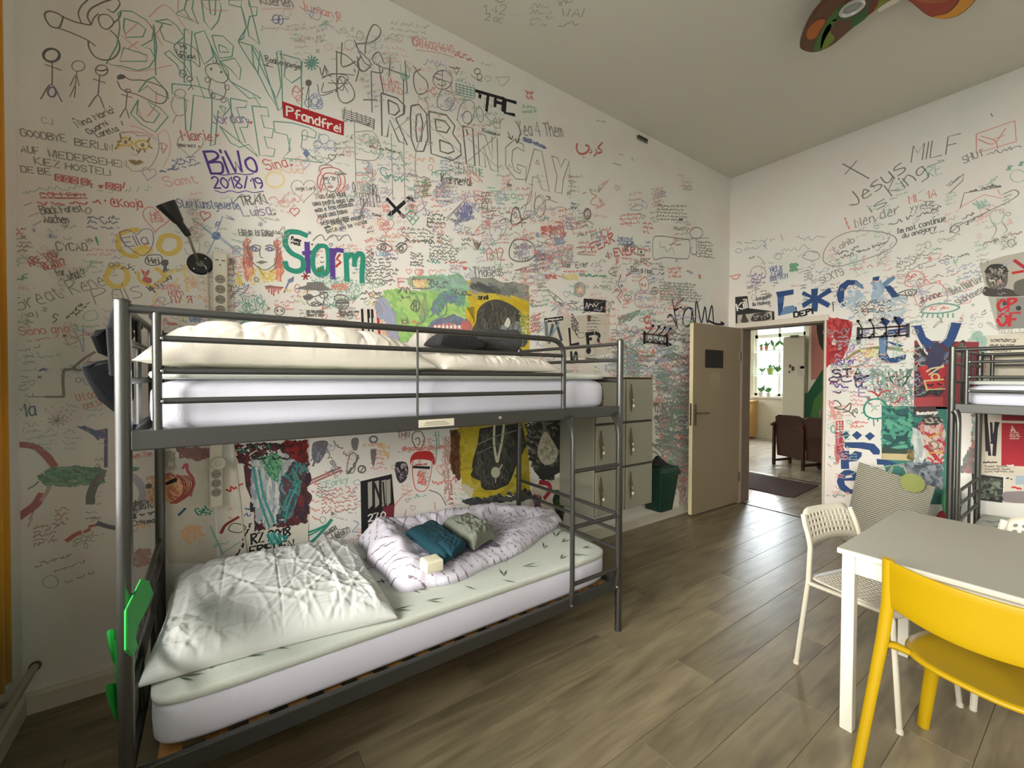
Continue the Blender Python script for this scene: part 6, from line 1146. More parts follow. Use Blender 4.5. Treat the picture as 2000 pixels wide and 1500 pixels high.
S('1005,830 1030,785 1060,800 1062,840 1040,865 1012,850', 'k', 2.4, True, sm=False); S('1025,800 1025,850', 'k', 2.4, sm=False); S('1040,795 1042,855', 'k', 2.4, sm=False); S('1025,828 1042,824', 'k', 2, sm=False); X(925, 745, 1050, 745, 50, 'k', 2); X(945, 775, 1020, 778, 20, 'k', 1.8); X(1130, 690, 1260, 690, 44, 'k', 2.2); X(1140, 710, 1250, 710, 20, 'k', 1.6); X(1270, 740, 1370, 735, 44, 'k', 2.2); X(1290, 752, 1400, 760, 20, 'k', 1.8); T('lol', 950, 945, 990, 940, 40, 'br', 1.8); X(1010, 940, 1060, 940, 26, 'o', 2.2); X(950, 1000, 1010, 1000, 34, '#9a8a2a', 2.2); CIRC(1215, 830, 6, 8, 'k', 1, True); XB(925, 650, 1000, 700, 1, 44, 'r', 1.8, 2); S('920,645 1005,650 1000,710 925,705', 'r2', 1.6, True, sm=False); S('1015,650 1130,655 1140,710 1020,712', 'br', 2, True, sm=False); S('1018,640 1070,660 1130,650', '#5a4a22', 2.4); HATCH('1020,655 1125,655 1125,705 1025,705', ['o2', '#c9a86a', 'y2'], 40, 50, 4, 1.2, .3)
done()
# upper yellow poster
o = SHEET('poster', 'yellow poster with a dark arched head, above the upper bunk', 'poster', [(912, 548), (1032, 560), (1034, 684), (1000, 690), (905, 684), (908, 620)], '#d0b83c', group='screen-printed head posters')
new('poster_print', 'x', .0016, o, 'dark arched head print'); fr(1, 0, 1) ; fr(*FE)
HATCH('1400,650 1770,700 1770,770 1600,745 1400,715', ['#8f9088', '#7d7f7a', '#9a9a90'], 160, 70, 8, .15, .15, 2); HATCH('1400,690 1440,680 1580,720 1590,745 1400,715', ['#55565a', '#6a6a66'], 50, 60, 6, .2, .2, 3)
HATCH('1380,740 1770,780 1770,1090 1640,1090 1380,1080', ['#cdb22c', '#d6bd3c', '#c7a826', '#bfae5a'], 260, 80, 9, .9, .7, 4)
FILL('1430,930 1440,860 1480,810 1540,785 1600,790 1680,830 1730,880 1748,950 1745,1090 1420,1090 1400,1000', '#4c4a44', True); HATCH('1440,860 1540,790 1620,810 1740,900 1745,1080 1430,1080', ['#5d5a50', '#3c3a38', '#6c675a', '#47453f', '#55524a'], 260, 70, 3.2, 1.5, .12, 5); HATCH('1600,930 1740,930 1740,1090 1600,1090', ['#7d8288', '#8f9490', '#6a6f6c'], 60, 90, 3.4, 1.5, .1, 6); FILL('1617,940 1638,900 1655,930 1640,965 1622,958', '#d8d2c0', True); T('Oreal', 1450, 785, 1510, 780, 26, 'k', 2)
for i in range(9): S([(1372+i*5, 840+i*8), (1420, 835+i*12)], '#6b5a1c', 1.5, sm=False)
HATCH('1700,870 1780,880 1770,1060 1740,1060', ['#8f9a3a', '#b3ae58', '#d3cf9a'], 60, 30, 3, .2, .5)
done()
o = SHEET('poster', 'white striped poster with black and red bars behind the upper bunk rail', 'poster', [(706, 600), (735, 598), (770, 652), (770, 672), (700, 672)], '#e4d9cf')
new('poster_print', 'x', .0016, o, 'black and red bars'); fr(*FE)
for x in (682, 720, 745): S([(x+8, 850), (x+18, 1070)], 'k', 3.4 if x != 682 else 4.6, sm=False)
for x in (735, 758): S([(x, 850), (x+3, 900)], 'k', 3.0, sm=False)
S('790,850 808,1080', 'r', 5, sm=False); FILL('800,870 880,1060 830,1060', '#dfb79c')
done()
o = SHEET('poster', 'black rectangular sticker with pale scrawled tag on the left wall', 'sticker', [(1140, 583), (1183, 586), (1183, 611), (1140, 607)], '#1d1c1f')
new('poster_print', 'x', .0016, o); fr(*FI); X(590, 850, 740, 865, 60, 'v2', 2); X(600, 830, 735, 840, 40, 'pw', 1.6); done()
o = SHEET('poster', 'ragged black-and-white poster with big broken letters above the lockers', 'poster', [(1062, 622), (1100, 618), (1190, 612), (1192, 690), (1150, 700), (1064, 695)], '#cfc8b8')
new('poster_print', 'x', .0016, o, 'broken black capital letters'); fr(*FI)
FILL('260,925 415,905 415,940 262,962', 'k'); X(270, 950, 410, 930, 16, 'pw', 1.6); S('275,960 285,1100', '#6d7f86', 7); S('330,980 300,1120', '#4a5a66', 6); S('360,960 400,1100', '#3c4a58', 6); S('290,1120 380,960', '#8a9a9e', 4); S('465,1010 475,1140 540,1130', 'k', 5, sm=False); S('610,1050 620,1150', 'k', 7, sm=False); S('610,1055 660,1045', 'k', 6, sm=False); S('615,1095 650,1090', 'k', 5, sm=False); S('680,1045 710,1060 700,1100 715,1140', 'k', 6); CIRC(622, 1185, 20, 30, 'k', 1, True); S('480,1200 490,1280 520,1200 530,1280', 'k', 5); S('600,1250 720,1260', '#6a675c', 3); XB(480, 870, 540, 1000, 5, 16, 'k2', 1.8, 3, 1.5); XB(610, 900, 720, 1030, 5, 14, 'g', 1.3, 4); FILL('612,900 640,898 640,950 612,950', '#6b4a42'); XB(150, 900, 250, 1050, 5, 18, 'r2', 1.8, 5, -.35)
done()
# red sticker
o = SHEET('sticker', 'red rectangular sticker with white bold lettering high on the left wall', 'sticker', [(551, 198), (672, 238), (671, 265), (553, 229)], '#b3202a')
new('sticker_lettering', 'x', .0016, o, 'white bold lettering'); fr(*FD); T('Pfandfrei', 200, 752, 548, 862, 58, 'w', 3.3, .0); done()
# ---------- crop H/I : right part of the left wall
fr(*FH)
new('red_arabic', label='red Arabic word'); S('530,755 525,790 545,830 585,835 620,810 625,775 600,765', 'r', 3.6); CIRC(580, 862, 6, 5, 'r', 1, True); CIRC(596, 866, 5, 4, 'r', 1, True); S('640,800 650,820 632,830', 'r', 2); S('680,800 690,825 668,855', 'r', 2.4); S('735,745 700,785 720,800 730,820 700,830', 'r', 2.8)
new('handwriting'); XB(120, 320, 190, 400, 2, 26, 'r2', 2.2, 3); XB(90, 430, 220, 510, 2, 26, 'n2', 1.4, 4); X(90, 710, 290, 795, 20, 'b', 2.6); X(690, 575, 760, 580, 16, 'g2', 1.4); S('870,840 900,845 895,830', 'g2', 1.2); X(970, 870, 990, 900, 20, 'g2', 1.2); X(820, 915, 890, 940, 18, 'g2', 1.2); XB(1395, 1050, 1470, 1140, 3, 20, 'g2', 1.2, 5); S('630,1120 650,1160 690,1180 660,1200 640,1240 700,1260', 'r2', 1.6); S('575,1160 600,1150', 'r2', 1.6); XB(480, 1215, 530, 1290, 2, 26, 'b', 1.8, 6); XB(880, 1320, 1080, 1420, 3, 22, 'r2', 1.4, 7, -.1); XB(1180, 1240, 1440, 1380, 5, 20, 'g', 1.3, 8, .04); FILL('1355,1360 1390,1360 1390,1378 1355,1375', 'k'); S('150,1140 90,1340', 'g', 1.3); CIRC(220, 1270, 42, 85, 'g', 1.3); S('165,1140 150,1400', 'p', 1.3); S('460,900 480,1100 470,1200', 'g2', 1.2); S('280,1180 310,1190 300,1205', 'k', 1.8); S('320,1300 370,1270 430,1280 440,1340', 'g2', 1.3)
new('ring_stamp', label='small brown ringed stamp'); CIRC(613, 1325, 26, 40, 'br', 3.4); S('600,1300 620,1320 605,1345 630,1340', 'r', 1.6)
fr(*FI)
new('red_slogan', label='red marker slogan'); T('FUCK', 650, 285, 815, 258, 78, 'r2', 2.2); T('FEAR', 655, 388, 835, 298, 78, 'r', 2.9); T('4', 765, 440, 795, 440, 50, 'r', 3.2); T('EVER', 835, 418, 1005, 402, 68, 'r', 3)
new('handwriting'); T('ms', 248, 205, 325, 190, 36, 'r', 2.4); X(235, 245, 365, 215, 36, 'r', 2.4); S('360,140 400,150 420,200 415,240', 'r', 2.4); S('385,235 405,265 432,230', 'r', 2.2); S('375,165 395,200 400,240', 'r', 2); T('?', 305, 275, 320, 275, 30, 'r2', 1.6)
XB(858, 255, 1010, 330, 3, 16, 'b2', 3, 3, 0.06); S('1025,360 1080,362 1078,410 1022,408', 'd', 2, True, sm=False); CIRC(1050, 385, 10, 12, 'k', 1, True); XB(1085, 290, 1130, 380, 3, 22, 'b2', 1.8, 5); T('ARK', 1000, 490, 1130, 478, 46, 'g', 2); T('Don a Moo', 970, 540, 1140, 560, 36, 'd', 2.2); FILL('925,572 970,548 975,560 930,585', 'r')
S('1150,280 1200,255 1400,280 1445,300 1440,420 1400,440 1240,430 1160,445 1145,380', 'g', 1.5, True); S('1200,300 1210,350 1240,340 1260,380 1300,350 1320,400', 'g2', 1.3); CIRC(1500, 230, 52, 46, 'g', 1.5); S('1450,275 1600,270', 'g2', 1.3); S('1500,275 1500,420', 'g', 1.5); S('1460,340 1455,390 1490,405 1510,380', 'g', 1.6); XB(1515, 290, 1660, 430, 6, 18, 'g', 1.4, 9, .08)
S('450,200 500,200', 'g', 1.3); S('480,155 495,230', 'g', 1.3); HATCH('335,270 420,270 430,320 345,330', ['lb', 'b2'], 24, 40, 2, .4); S('410,390 440,350 450,400 480,360 490,410 470,500 420,500 405,440', 'g', 1.6, True); S('520,350 570,340 600,370 530,400 650,410', 'g', 1.4); T('Noel', 415, 510, 470, 510, 50, 'k2', 1.6); T('Ever', 520, 515, 620, 500, 46, 'k2', 1.8); X(640, 500, 700, 480, 34, 'g2', 1.4); X(420, 548, 610, 545, 16, 'r2', 1.8); X(550, 580, 770, 590, 24, 'n', 2.4); HATCH('400,560 540,560 540,620 420,600', ['y2'], 26, 40, 4, .3); T('SOPHIE', 270, 600, 365, 600, 28, 'r', 2.2); HEART(270, 500, 44, 'r2', 1.4); HEART(268, 500, 26, 'r2', 1.2); T('Freee', 190, 420, 300, 420, 34, 'r', 2.2); X(230, 445, 340, 440, 24, 'r', 2); X(370, 340, 400, 480, 20, 'r2', 1.8)
for r in (14, 26, 38, 50): CIRC(552, 690, r*.9, r*1.15, ['y', 'r2', '#7a7a4a', 'g'][(r-14)//12], 1.6)
S('885,570 865,650 890,700 860,750 885,800', 'br', 1.8); CIRC(890, 660, 8, 12, 'k', 1, True); S('820,720 850,690 900,720 880,760', 'r', 1.6); S('1040,620 1080,590 1110,630 1105,690 1060,700 1040,660', 'r2', 1.6, True); X(1050, 670, 1095, 665, 26, 'r', 1.8); S('1000,740 1060,720 1150,740 1150,820 1020,830', 'r2', 1.4, True); T('A', 1138, 720, 1180, 720, 50, 'k2', 1.8); CIRC(1160, 700, 26, 30, 'k2', 1.4)
XB(1200, 620, 1600, 780, 7, 20, 'g', 1.5, 31, .06, .4); XB(1270, 500, 1400, 600, 3, 28, 'r2', 1.8, 32); X(1420, 540, 1470, 570, 22, 'v2', 2.2); FILL('1515,570 1530,565 1538,600 1525,605', 'r'); XB(1210, 700, 1260, 740, 1, 24, 'r2', 2, 33); T('MAINTS', 1020, 905, 1150, 895, 40, 'n2', 2); S('870,960 900,920 960,940 1000,880 1040,860', '#4f7a6a', 2.6); HATCH('840,930 900,900 1030,850 1040,880 930,960 870,960', ['n2', 'g', '#5f8a7a'], 50, 40, 2, -.5, .4)
T('S', 1090, 1015, 1135, 1000, 100, 'r', 4); CIRC(1180, 1000, 14, 18, 'r2', 1.4)
new('black_signature', 'x', .00105, label='big black scrawled signature above the open door')
for p in ('1300,740 1320,860 1345,990', '1265,915 1290,895 1320,940 1335,985', '1395,765 1350,800 1320,860 1370,835 1395,850 1410,830', '1470,850 1430,840 1400,880 1390,960 1420,990 1455,960 1465,850 1475,940 1490,960', '1490,960 1500,780 1540,960 1570,830 1590,960 1625,820 1640,960', '1600,945 1660,970 1725,972 1700,955'): S(p, 'k', 3.0)
new('green_arc', label='olive and dark sprayed arcs'); S('1030,1250 1100,1235 1160,1225', '#8a8a4a', 5); S('1170,1290 1240,1230 1310,1215 1370,1235', '#4a4a42', 5); S('1200,1260 1290,1225 1360,1290', '#5a4a3c', 4); S('1280,1240 1330,1260 1340,1300 1300,1330', 'r2', 2.4); HATCH('930,1200 1000,1180 1010,1320 920,1310', ['v2', 'b2', '#6f7f9a'], 50, 44, 2.4, 1.2, .5); S('910,1180 960,1170 1000,1190 1020,1230', '#6f7a8a', 3); S('940,1210 990,1160 1020,1100', '#7d8590', 2.4); HATCH('940,1330 1010,1320 1010,1390 940,1390', ['o', 'r2', 'o2'], 30, 30, 2, 1.2, .6); FILL('1128,1190 1136,1190 1136,1215 1128,1215', 'w'); FILL('1138,1175 1160,1175 1160,1215 1138,1215', 'o')
# dense small writing, filler where the photograph shows unreadable scribbles
fr(0, 0, 1)
PAL1 = ['g', 'g2', 'r2', 'b2', 'n2', 'k2', 'p', 'v2']; PAL2 = ['r', 'r2', 'b', 'n', 'k', 'k2', 'g', 'v', 'o2', 'p', 'y2', 'n2', 'b2']; PAL3 = ['g2', 'p', 'n2', 'g2', 'b2']
def dense(nm, boxes):
    new(nm, kind='stuff', label='dense unreadable small marker scribbles')
    for i, b in enumerate(boxes): SCRIB(*b, seed=i*17+len(nm))
dense('small_scribbles', [(560, 20, 760, 120, 26, PAL3, (6, 12), (.8, 1.2)), (700, 130, 960, 260, 30, PAL3, (6, 14), (.8, 1.3)), (560, 260, 900, 400, 60, PAL1, (5, 11), (.9, 1.4)), (700, 330, 1000, 480, 60, PAL1, (5, 12), (.9, 1.5)), (860, 400, 1130, 560, 75, PAL1, (5, 12), (.9, 1.5)), (1000, 430, 1340, 600, 80, PAL1, (5, 11), (.9, 1.4)),
    (1040, 340, 1340, 440, 26, PAL3, (5, 10), (.8, 1.2)), (340, 380, 560, 480, 24, PAL3, (5, 10), (.9, 1.3)), (30, 440, 230, 700, 40, PAL3, (6, 12), (.9, 1.3)), (20, 700, 200, 860, 16, PAL3, (6, 10), (.9, 1.2))])
dense('small_scribbles', [(1030, 560, 1340, 740, 150, ['r2', 'n2', 'g', 'b2', 'v2', 'k2', 'p', '#6f8f7f'], (5, 12), (.9, 1.5)), (1190, 640, 1340, 760, 130, ['n', 'g', 'k2', 'r2', '#7f8f86', 'v2', 'b2'], (5, 13), (1, 1.7)), (1279, 735, 1338, 880, 90, ['n', '#3f5f52', 'k2', 'g', 'r2', '#6a7a70'], (6, 14), (1.1, 2.0)), (1279, 880, 1336, 950, 24, ['n2', 'g', 'r2', '#5f7f70'], (6, 14), (1.4, 2.4))])
dense('small_scribbles', [(420, 480, 480, 640, 30, PAL2, (4, 9), (.9, 1.5)), (600, 430, 760, 560, 40, PAL2, (4, 8), (.9, 1.4)), (560, 560, 760, 680, 60, PAL2, (4, 9), (1, 1.6)), (300, 520, 420, 640, 40, ['p', 'r2', 'y2', 'g2', 'b2', 'o2'], (4, 10), (.9, 1.5))])
HATCH('1280,770 1300,770 1338,900 1338,1000 1300,1000 1282,900', ['#b9a59a', '#c9b0a6', '#aab0a0'], 60, 26, 3, 1.2, .4)
fr(*( 1180, 600, .15)); S('660,1290 670,1360', 'k2', 2.4); T('NR4', 690, 1370, 880, 1380, 120, 'k', 2.6); T('IT', 700, 1500, 820, 1480, 90, 'k', 2.6); S('850,1290 860,1340 920,1350', '#2f6f4a', 3.4); fr(1180, 820, .15); S('980,260 1000,225 1040,190', 'r', 3.4); S('660,330 840,270', '#6a5a4a', 2); S('680,290 800,245', '#6a5a4a', 2); HATCH('980,250 1060,180 1070,1180 980,1190', ['#b98a80', '#c9988c', '#a9786c'], 70, 120, 3, 1.5, .2); S('800,150 1050,165', 'n', 2.4)
# ---------- crop C and F: below the upper bunk
fr(*FC)
new('faded_ring', label='large faded red sprayed ring and green zucchini shape, lower left'); S('0,215 100,225 220,240 290,290 350,360', '#a84a52', 14); S('250,250 320,300 360,370', '#b9848a', 8); S('270,560 230,620 150,680 60,740', '#a83a48', 16); S('330,470 310,530 270,590', '#c09a94', 7); S('60,740 55,800', '#b9848a', 5)
HATCH('240,430 300,390 400,370 680,370 690,490 560,490 400,500 280,490', ['n', '#3a7a5c', '#5f9a7c', '#2f6a4c', '#86ab8e'], 330, 70, 3, .05, .35, 3); S('250,470 215,500 185,515', 'n', 3); for_ = [S(p, '#4f8f6f', 1.8) for p in ('300,420 450,440 600,410 680,430', '320,460 450,480 600,460')]
S('650,440 610,500 590,560 590,600', '#55555c', 15); S('640,470 680,400', '#6f6f76', 8); S('690,130 690,370', '#3a4a7a', 6); FILL('500,110 560,115 640,140 690,120 690,190 640,190 580,150 540,130', 'b')
S('440,850 480,820 520,800', 'r', 9); S('545,800 590,775', '#b9524a', 7); S('585,760 650,745', 'r', 6); XB(360, 640, 460, 760, 4, 26, '#b9706a', 1.8, 3, -.1); XB(220, 760, 400, 900, 5, 26, '#a8706a', 1.8, 4, -.25); XB(480, 840, 620, 900, 3, 30, '#8a9a94', 1.6, 5, -.3); X(230, 1030, 480, 940, 18, '#7a776c', 1.8); X(360, 1060, 560, 990, 18, '#7a776c', 1.5); X(430, 1130, 630, 1060, 20, '#7a776c', 1.6); X(260, 1000, 460, 960, 16, '#7a776c', 1.2); CIRC(330, 1120, 50, 40, '#8a877c', 1.2)
S('640,740 700,760 780,770 800,720', '#3a3f55', 9)
new('lower_paint', label='purple brush ring and painted stains behind the lower bunk'); S('810,420 870,440 920,500 930,560 900,640 860,680 830,740', '#a9a6b8', 14); T('Fabor wan', 845, 630, 1000, 600, 34, 'k', 2); T('DK WSTO', 850, 665, 1000, 635, 34, 'k', 2.4); X(910, 695, 1010, 680, 26, 'k', 3); FILL('855,680 885,675 890,710 860,715', 'k'); CIRC(875, 740, 18, 16, 'k', 2); T('@huma', 895, 750, 1005, 735, 30, 'k', 2); X(855, 800, 980, 760, 50, 'o2', 3); S('810,365 900,385', 'n', 5); HATCH('830,360 910,380 900,400 830,400', ['n', 'n2'], 20, 30, 2, .2); T('Damen Zan', 812, 325, 990, 300, 34, 'r2', 1.8)
HATCH('930,430 1140,420 1260,460 1250,560 1120,640 960,620', ['o2', '#d8b07c', '#c99a6a', '#e0c090', 'o2'], 150, 60, 4.5, .8, .8, 4); FILL('950,490 980,480 990,505 955,515', 'k', True); FILL('1080,470 1140,445 1150,465 1090,490', 'k', True)
for i in range(6): S([(1160+i*14, 420), (1200+i*16, 470+i*4), (1190+i*8, 560), (1130+i*4, 600)], ['#a8503c', '#8a3a4a', '#b96a4a'][i % 3], 2.2)
S('1190,380 1220,350 1225,400 1250,440', '#c05a6a', 6); S('1165,685 1205,645', 'b', 4.4); HATCH('1190,540 1260,560 1250,620 1180,640', ['r2', 'o2', '#a85a7a'], 20, 40, 2, 1); T('Get', 1295, 690, 1365, 650, 50, 'n', 2.6); T('home', 1350, 700, 1400, 670, 40, 'n', 2); S('1350,750 1390,720', 'n', 2)
HATCH('850,940 900,900 990,910 980,1000 900,1030 860,1000', ['#c99a8c', '#b98a7c', '#d0a294'], 60, 50, 4, .2, .5); HATCH('1160,780 1240,740 1330,760 1340,830 1230,880 1160,840', ['#d8bf9a', 'o2', '#cfb48c'], 40, 50, 2.4, .9, 1); HATCH('1070,270 1150,270 1150,390 1080,400', ['#8f8a78', '#a59f8a'], 40, 50, 3, 1.5, .2); HATCH('1150,250 1370,250 1400,300 1300,330 1190,310', ['#7a1c1c', '#5a1414', '#8a2a22'], 130, 60, 4, .2, .5)
XB(560, 640, 660, 720, 2, 10, 'g', 1.2); X(900, 610, 1000, 590, 18, 'g', 1.4)
done()
o = SHEET('torn_paper', 'torn white paper pasted on the wall left of the lower power strip', 'paper', [(316, 894), (410, 890), (418, 985), (425, 1100), (330, 1100), (316, 1040)], '#d6cfbf', group='torn papers behind the lower bunk')
new('paper_print', 'x', .0018, o, kind='stuff'); fr(*FC); S('1190,380 1215,355 1222,400 1260,460 1240,560', '#c05a6a', 5); HATCH('1070,420 1180,430 1240,520 1160,600 1075,600', ['o2', '#d8a87c', '#c9805a', '#b96a6a'], 120, 60, 4, .9, .6)
for i in range(6): S([(1150+i*16, 430), (1195+i*15, 480), (1180+i*9, 560), (1110+i*8, 610)], ['#a8503c', '#8a3a4a', '#b96a4a'][i % 3], 2.2)
FILL('1080,475 1140,445 1152,465 1090,490', 'k', True); S('1165,685 1205,645', 'b', 4.4); T('Get', 1295, 690, 1365, 650, 50, 'n', 2.6); X(1350, 700, 1400, 670, 40, 'n', 2.2); HATCH('1160,780 1240,740 1330,760 1340,830 1230,880 1160,840', ['#d8bf9a', 'o2'], 40, 50, 2.4, .9, 1); done()
o = SHEET('torn_paper', 'torn white paper with a fried-egg doodle right of the lower power strip', 'paper', [(440, 905), (475, 905), (480, 950), (495, 985), (497, 1040), (480, 1060), (475, 1110), (430, 1110), (424, 1000)], '#ddd6c8', d0=.0018, group='torn papers behind the lower bunk')
new('paper_print', 'x', .0034, o, kind='stuff'); fr(*FC); S('1440,800 1470,750 1550,700', '#8a3a2c', 6); S('1490,770 1520,740 1580,750 1600,770 1560,800 1500,790', 'k2', 1.8, True); X(1480, 540, 1590, 500, 40, 'r', 3); X(1590, 850, 1640, 740, 34, 'k', 2.4); X(1540, 960, 1600, 870, 34, 'k', 2.4); XB(1480, 620, 1520, 720, 2, 24, 'r2', 1.6, 3); XB(1590, 620, 1640, 700, 2, 22, 'b', 2, 4); S('1370,760 1450,940', 'n2', 3); S('1440,940 1560,860', 'n2', 2.4); X(1400, 900, 1500, 860, 30, 'n2', 2); done()
o = SHEET('poster', 'dark red and white abstract poster with a date and the word peace in German', 'poster', [(452, 872), (603, 860), (603, 1036), (600, 1085), (478, 1092), (485, 1040), (495, 1000), (478, 950), (470, 905)], '#d9d4c6')
new('poster_print', 'x', .0016, o, 'dark grainy figure print with bold lettering'); fr(*FF)
HATCH('190,400 670,375 672,900 310,965 320,860 260,720 240,560', ['#4a2226', '#5d2a2c', '#3a2430', '#2f2a38', '#6a2a26', '#463038'], 700, 60, 7, 1.35, .5, 2); HATCH('290,500 480,430 590,480 600,640 560,860 400,950 340,880 300,700', ['#b9bcb8', '#a6aab0', '#cfcdc6', '#8f98a2', '#9fb0b0'], 360, 90, 5, 1.5, .18, 3)
HATCH('360,470 470,450 510,520 470,640 400,600', ['#4f8f6a', '#6faa7c', '#3a7a5c'], 90, 44, 3, 1.1, .8, 4); HATCH('500,600 600,480 665,380 670,560 620,700 560,860 470,940', ['#5a3a40', '#3a4a5a', '#6a7a80', '#33403f', '#3f7f7a'], 160, 70, 4, 1.2, .5, 5); HATCH('200,400 420,380 440,440 300,470 210,460', ['#d8d4cc', '#2a1c1c', '#6a1c1c', '#3a6a5c'], 80, 50, 3, .3, .5, 6); HATCH('500,375 670,370 670,520 560,480', ['#8a2420', '#701c1c', '#4a1818'], 120, 50, 5, .6, .6, 7)
X(320, 500, 400, 485, 22, 'k', 2.6); X(440, 490, 560, 490, 22, 'k', 2.6); FILL('310,965 672,905 672,1020 590,1040 500,1060 290,1120 300,1030', '#d9d4c6')
for a, b in (((315, 540), (420, 930)), ((350, 560), (450, 900)), ((610, 640), (520, 900))): S([a, ((a[0]+b[0])/2-16, (a[1]+b[1])/2), b], '#3f8f8a', 4)
T('RZ 2018', 305, 1040, 555, 985, 62, 'k', 3.8, 0); T('FRIEDEN', 292, 1112, 575, 1062, 52, 'k', 3.6, 0); HATCH('400,960 540,980 520,1040 420,1050', ['#2f8a86', '#5fb0a6'], 20, 70, 3.5, 1.2, .5)
new('teal_strokes', 'x', .0024, label='teal brush loops crossing the wall'); fr(*FF); S('560,985 690,960 800,910 828,880 800,920 740,985 690,1030 600,1060', 'n', 4.4); S('570,1005 700,975 810,900', 'n', 3); S('640,1050 720,1000 820,880', 'n', 3.4)
new('red_bar', label='dark red and white crossed bar'); S('640,660 880,552', '#e6ddd4', 11, sm=False); S('640,650 882,545', '#8a2420', 4, sm=False); S('645,668 885,562', '#8a2420', 4, sm=False)
new('lower_writing', label='red and black notes on the wall behind the lower bunk')
T('TYSK', 770, 440, 850, 560, 50, 'k2', 2); X(830, 380, 930, 480, 40, 'k2', 2); X(790, 600, 900, 580, 34, 'r', 2.4); T('Forky', 790, 670, 935, 640, 44, 'n2', 2.2); XB(760, 690, 1000, 850, 6, 26, 'r', 1.8, 41, -.12, .1); X(860, 850, 950, 810, 20, 'g', 1.4); XB(930, 800, 1000, 850, 2, 20, 'b2', 1.6, 42); S('970,890 1000,910 960,960 990,960', 'b2', 2.4); XB(690, 600, 750, 880, 5, 22, 'r2', 2.2, 43, .5); XB(1040, 640, 1060, 700, 1, 20, 'r', 1.4)
T('MARCH', 790, 990, 860, 945, 34, 'k', 2.4); T('LET', 835, 1000, 880, 975, 24, 'k', 2.4); T('REGEN', 865, 1010, 940, 955, 34, 'k', 2.6); S('785,990 850,938 870,950 940,935 948,960 880,1015 850,995 800,1008', 'k', 1.8, True, sm=False); X(1010, 470, 940, 590, 34, 'k', 3); S('925,560 945,460 985,460 975,560 950,580', 'k', 1.8, True); CIRC(1022, 555, 24, 22, 'k', 3.2); S('1015,570 1035,540', 'k', 2.4); XB(1080, 380, 1200, 560, 6, 22, 'r2', 1.6, 44, 0, .4); FILL('710,380 800,375 770,480 720,500 700,440', '#2c2c50', True); HATCH('700,400 800,380 760,500 700,540', ['#2c2c50', '#1c1c2c', '#6a6a8a'], 50, 40, 3, 1.3, .4); S('690,500 740,430 760,380', 'k', 2); FILL('955,360 1000,355 990,430 960,420', '#4a4a52', True); CIRC(1098, 360, 24, 20, 'k2', 3.4); FILL('1080,430 1115,430 1112,480 1098,538 1085,500', '#4a3f4a', True); X(1030, 410, 1130, 400, 20, 'o2', 2)
HATCH('1130,380 1200,380 1200,480 1140,470', ['y2', 'o2'], 24, 30, 3, .4)
done()
o = SHEET('poster', 'black and grey torn poster with huge white letters and numbers, lower bunk', 'poster', [(704, 940), (765, 926), (770, 985), (766, 1030), (706, 1048)], '#1b1b1e')
new('poster_print', 'x', .0016, o, 'white letters and a red corner'); fr(*FF)
for x0 in (1060, 1105, 1150, 1180): FILL([(x0, 640-(x0-1060)*.12), (x0+28, 632-(x0-1060)*.12), (x0+30, 790-(x0-1060)*.15), (x0+4, 815-(x0-1060)*.15)], '#a9a69a')
S('1105,650 1150,780', '#1b1b1e', 4); S('1160,640 1170,780', '#1b1b1e', 3); FILL('1160,800 1235,780 1225,930 1150,950', '#7a2a3c'); T('27.0', 1065, 895, 1175, 870, 44, 'w', 2.6, 0); T('BE', 1068, 950, 1120, 940, 36, 'w', 2.6, 0)
done(); new('masked_portrait', 'x', .00105, label='outline portrait with red hair and a black bar over the eyes'); fr(*FF)
FILL('1338,530 1340,480 1370,445 1420,435 1470,440 1495,480 1492,530 1470,500 1400,490 1350,500', '#c23030', True); S('1355,495 1350,560 1360,640 1380,690 1430,695 1460,640 1475,560 1482,490', 'r2', 1.8); S('1360,540 1460,545', 'k', 5, sm=False); X(1370, 525, 1450, 528, 12, 'r', 2); HATCH('1385,560 1440,560 1445,660 1380,650', ['r2', '#e0988c'], 36, 24, 2.4, 1.5, .8); S('1350,690 1300,720 1260,760 1230,800', 'r2', 1.4); S('1460,690 1530,720 1570,790', 'k2', 1.3); S('1495,770 1500,820', 'r2', 1.4); S('1300,860 1310,820', 'r2', 1.3)
S('1350,330 1370,310 1410,310 1430,350 1425,390 1400,430 1370,410 1350,370', 'br', 1.8, True, sm=False); S('1370,360 1390,350 1400,380 1385,400', 'br', 1.6); T('#gosundheim', 1285, 435, 1560, 420, 26, 'r2', 1.8); X(1480, 660, 1650, 640, 34, 'r2', 2); T('THM', 1255, 350, 1330, 345, 36, 'g', 1.8); FILL('1240,520 1270,505 1310,512 1325,560 1310,620 1270,645 1245,600', '#3c3540', True); HATCH('1240,520 1310,512 1320,600 1260,640', ['k', '#6a5a6a', '#b9a9a9'], 40, 26, 2.4, 1, 1); S('1500,310 1510,400 1500,520', '#8aa6a0', 2.4); S('1520,310 1525,420', 'n2', 2); HATCH('1540,330 1600,330 1600,780 1560,780', ['#c9a498', '#d0b0a4', '#b99a90'], 60, 60, 2, 1.4, .5); X(1330, 750, 1440, 730, 20, 'n2', 1.5); XB(1595, 700, 1620, 790, 3, 16, 'r', 1.6); S('1600,640 1610,720', 'r', 1.6)
HATCH('1600,300 1655,295 1660,640 1610,560', ['#5a3418', '#6a4420', '#7a5a3c', '#4a2c14'], 130, 60, 5, 1.5, .25)
done()
o = SHEET('poster', 'yellow poster of a black profile head with white drips, lower bunk', 'poster', [(896, 834), (1028, 822), (1036, 958), (1000, 966), (925, 976), (905, 958), (897, 900)], '#b9a62a', group='screen-printed head posters')
new('poster_print', 'x', .0016, o, 'black profile head print'); fr(*FG)
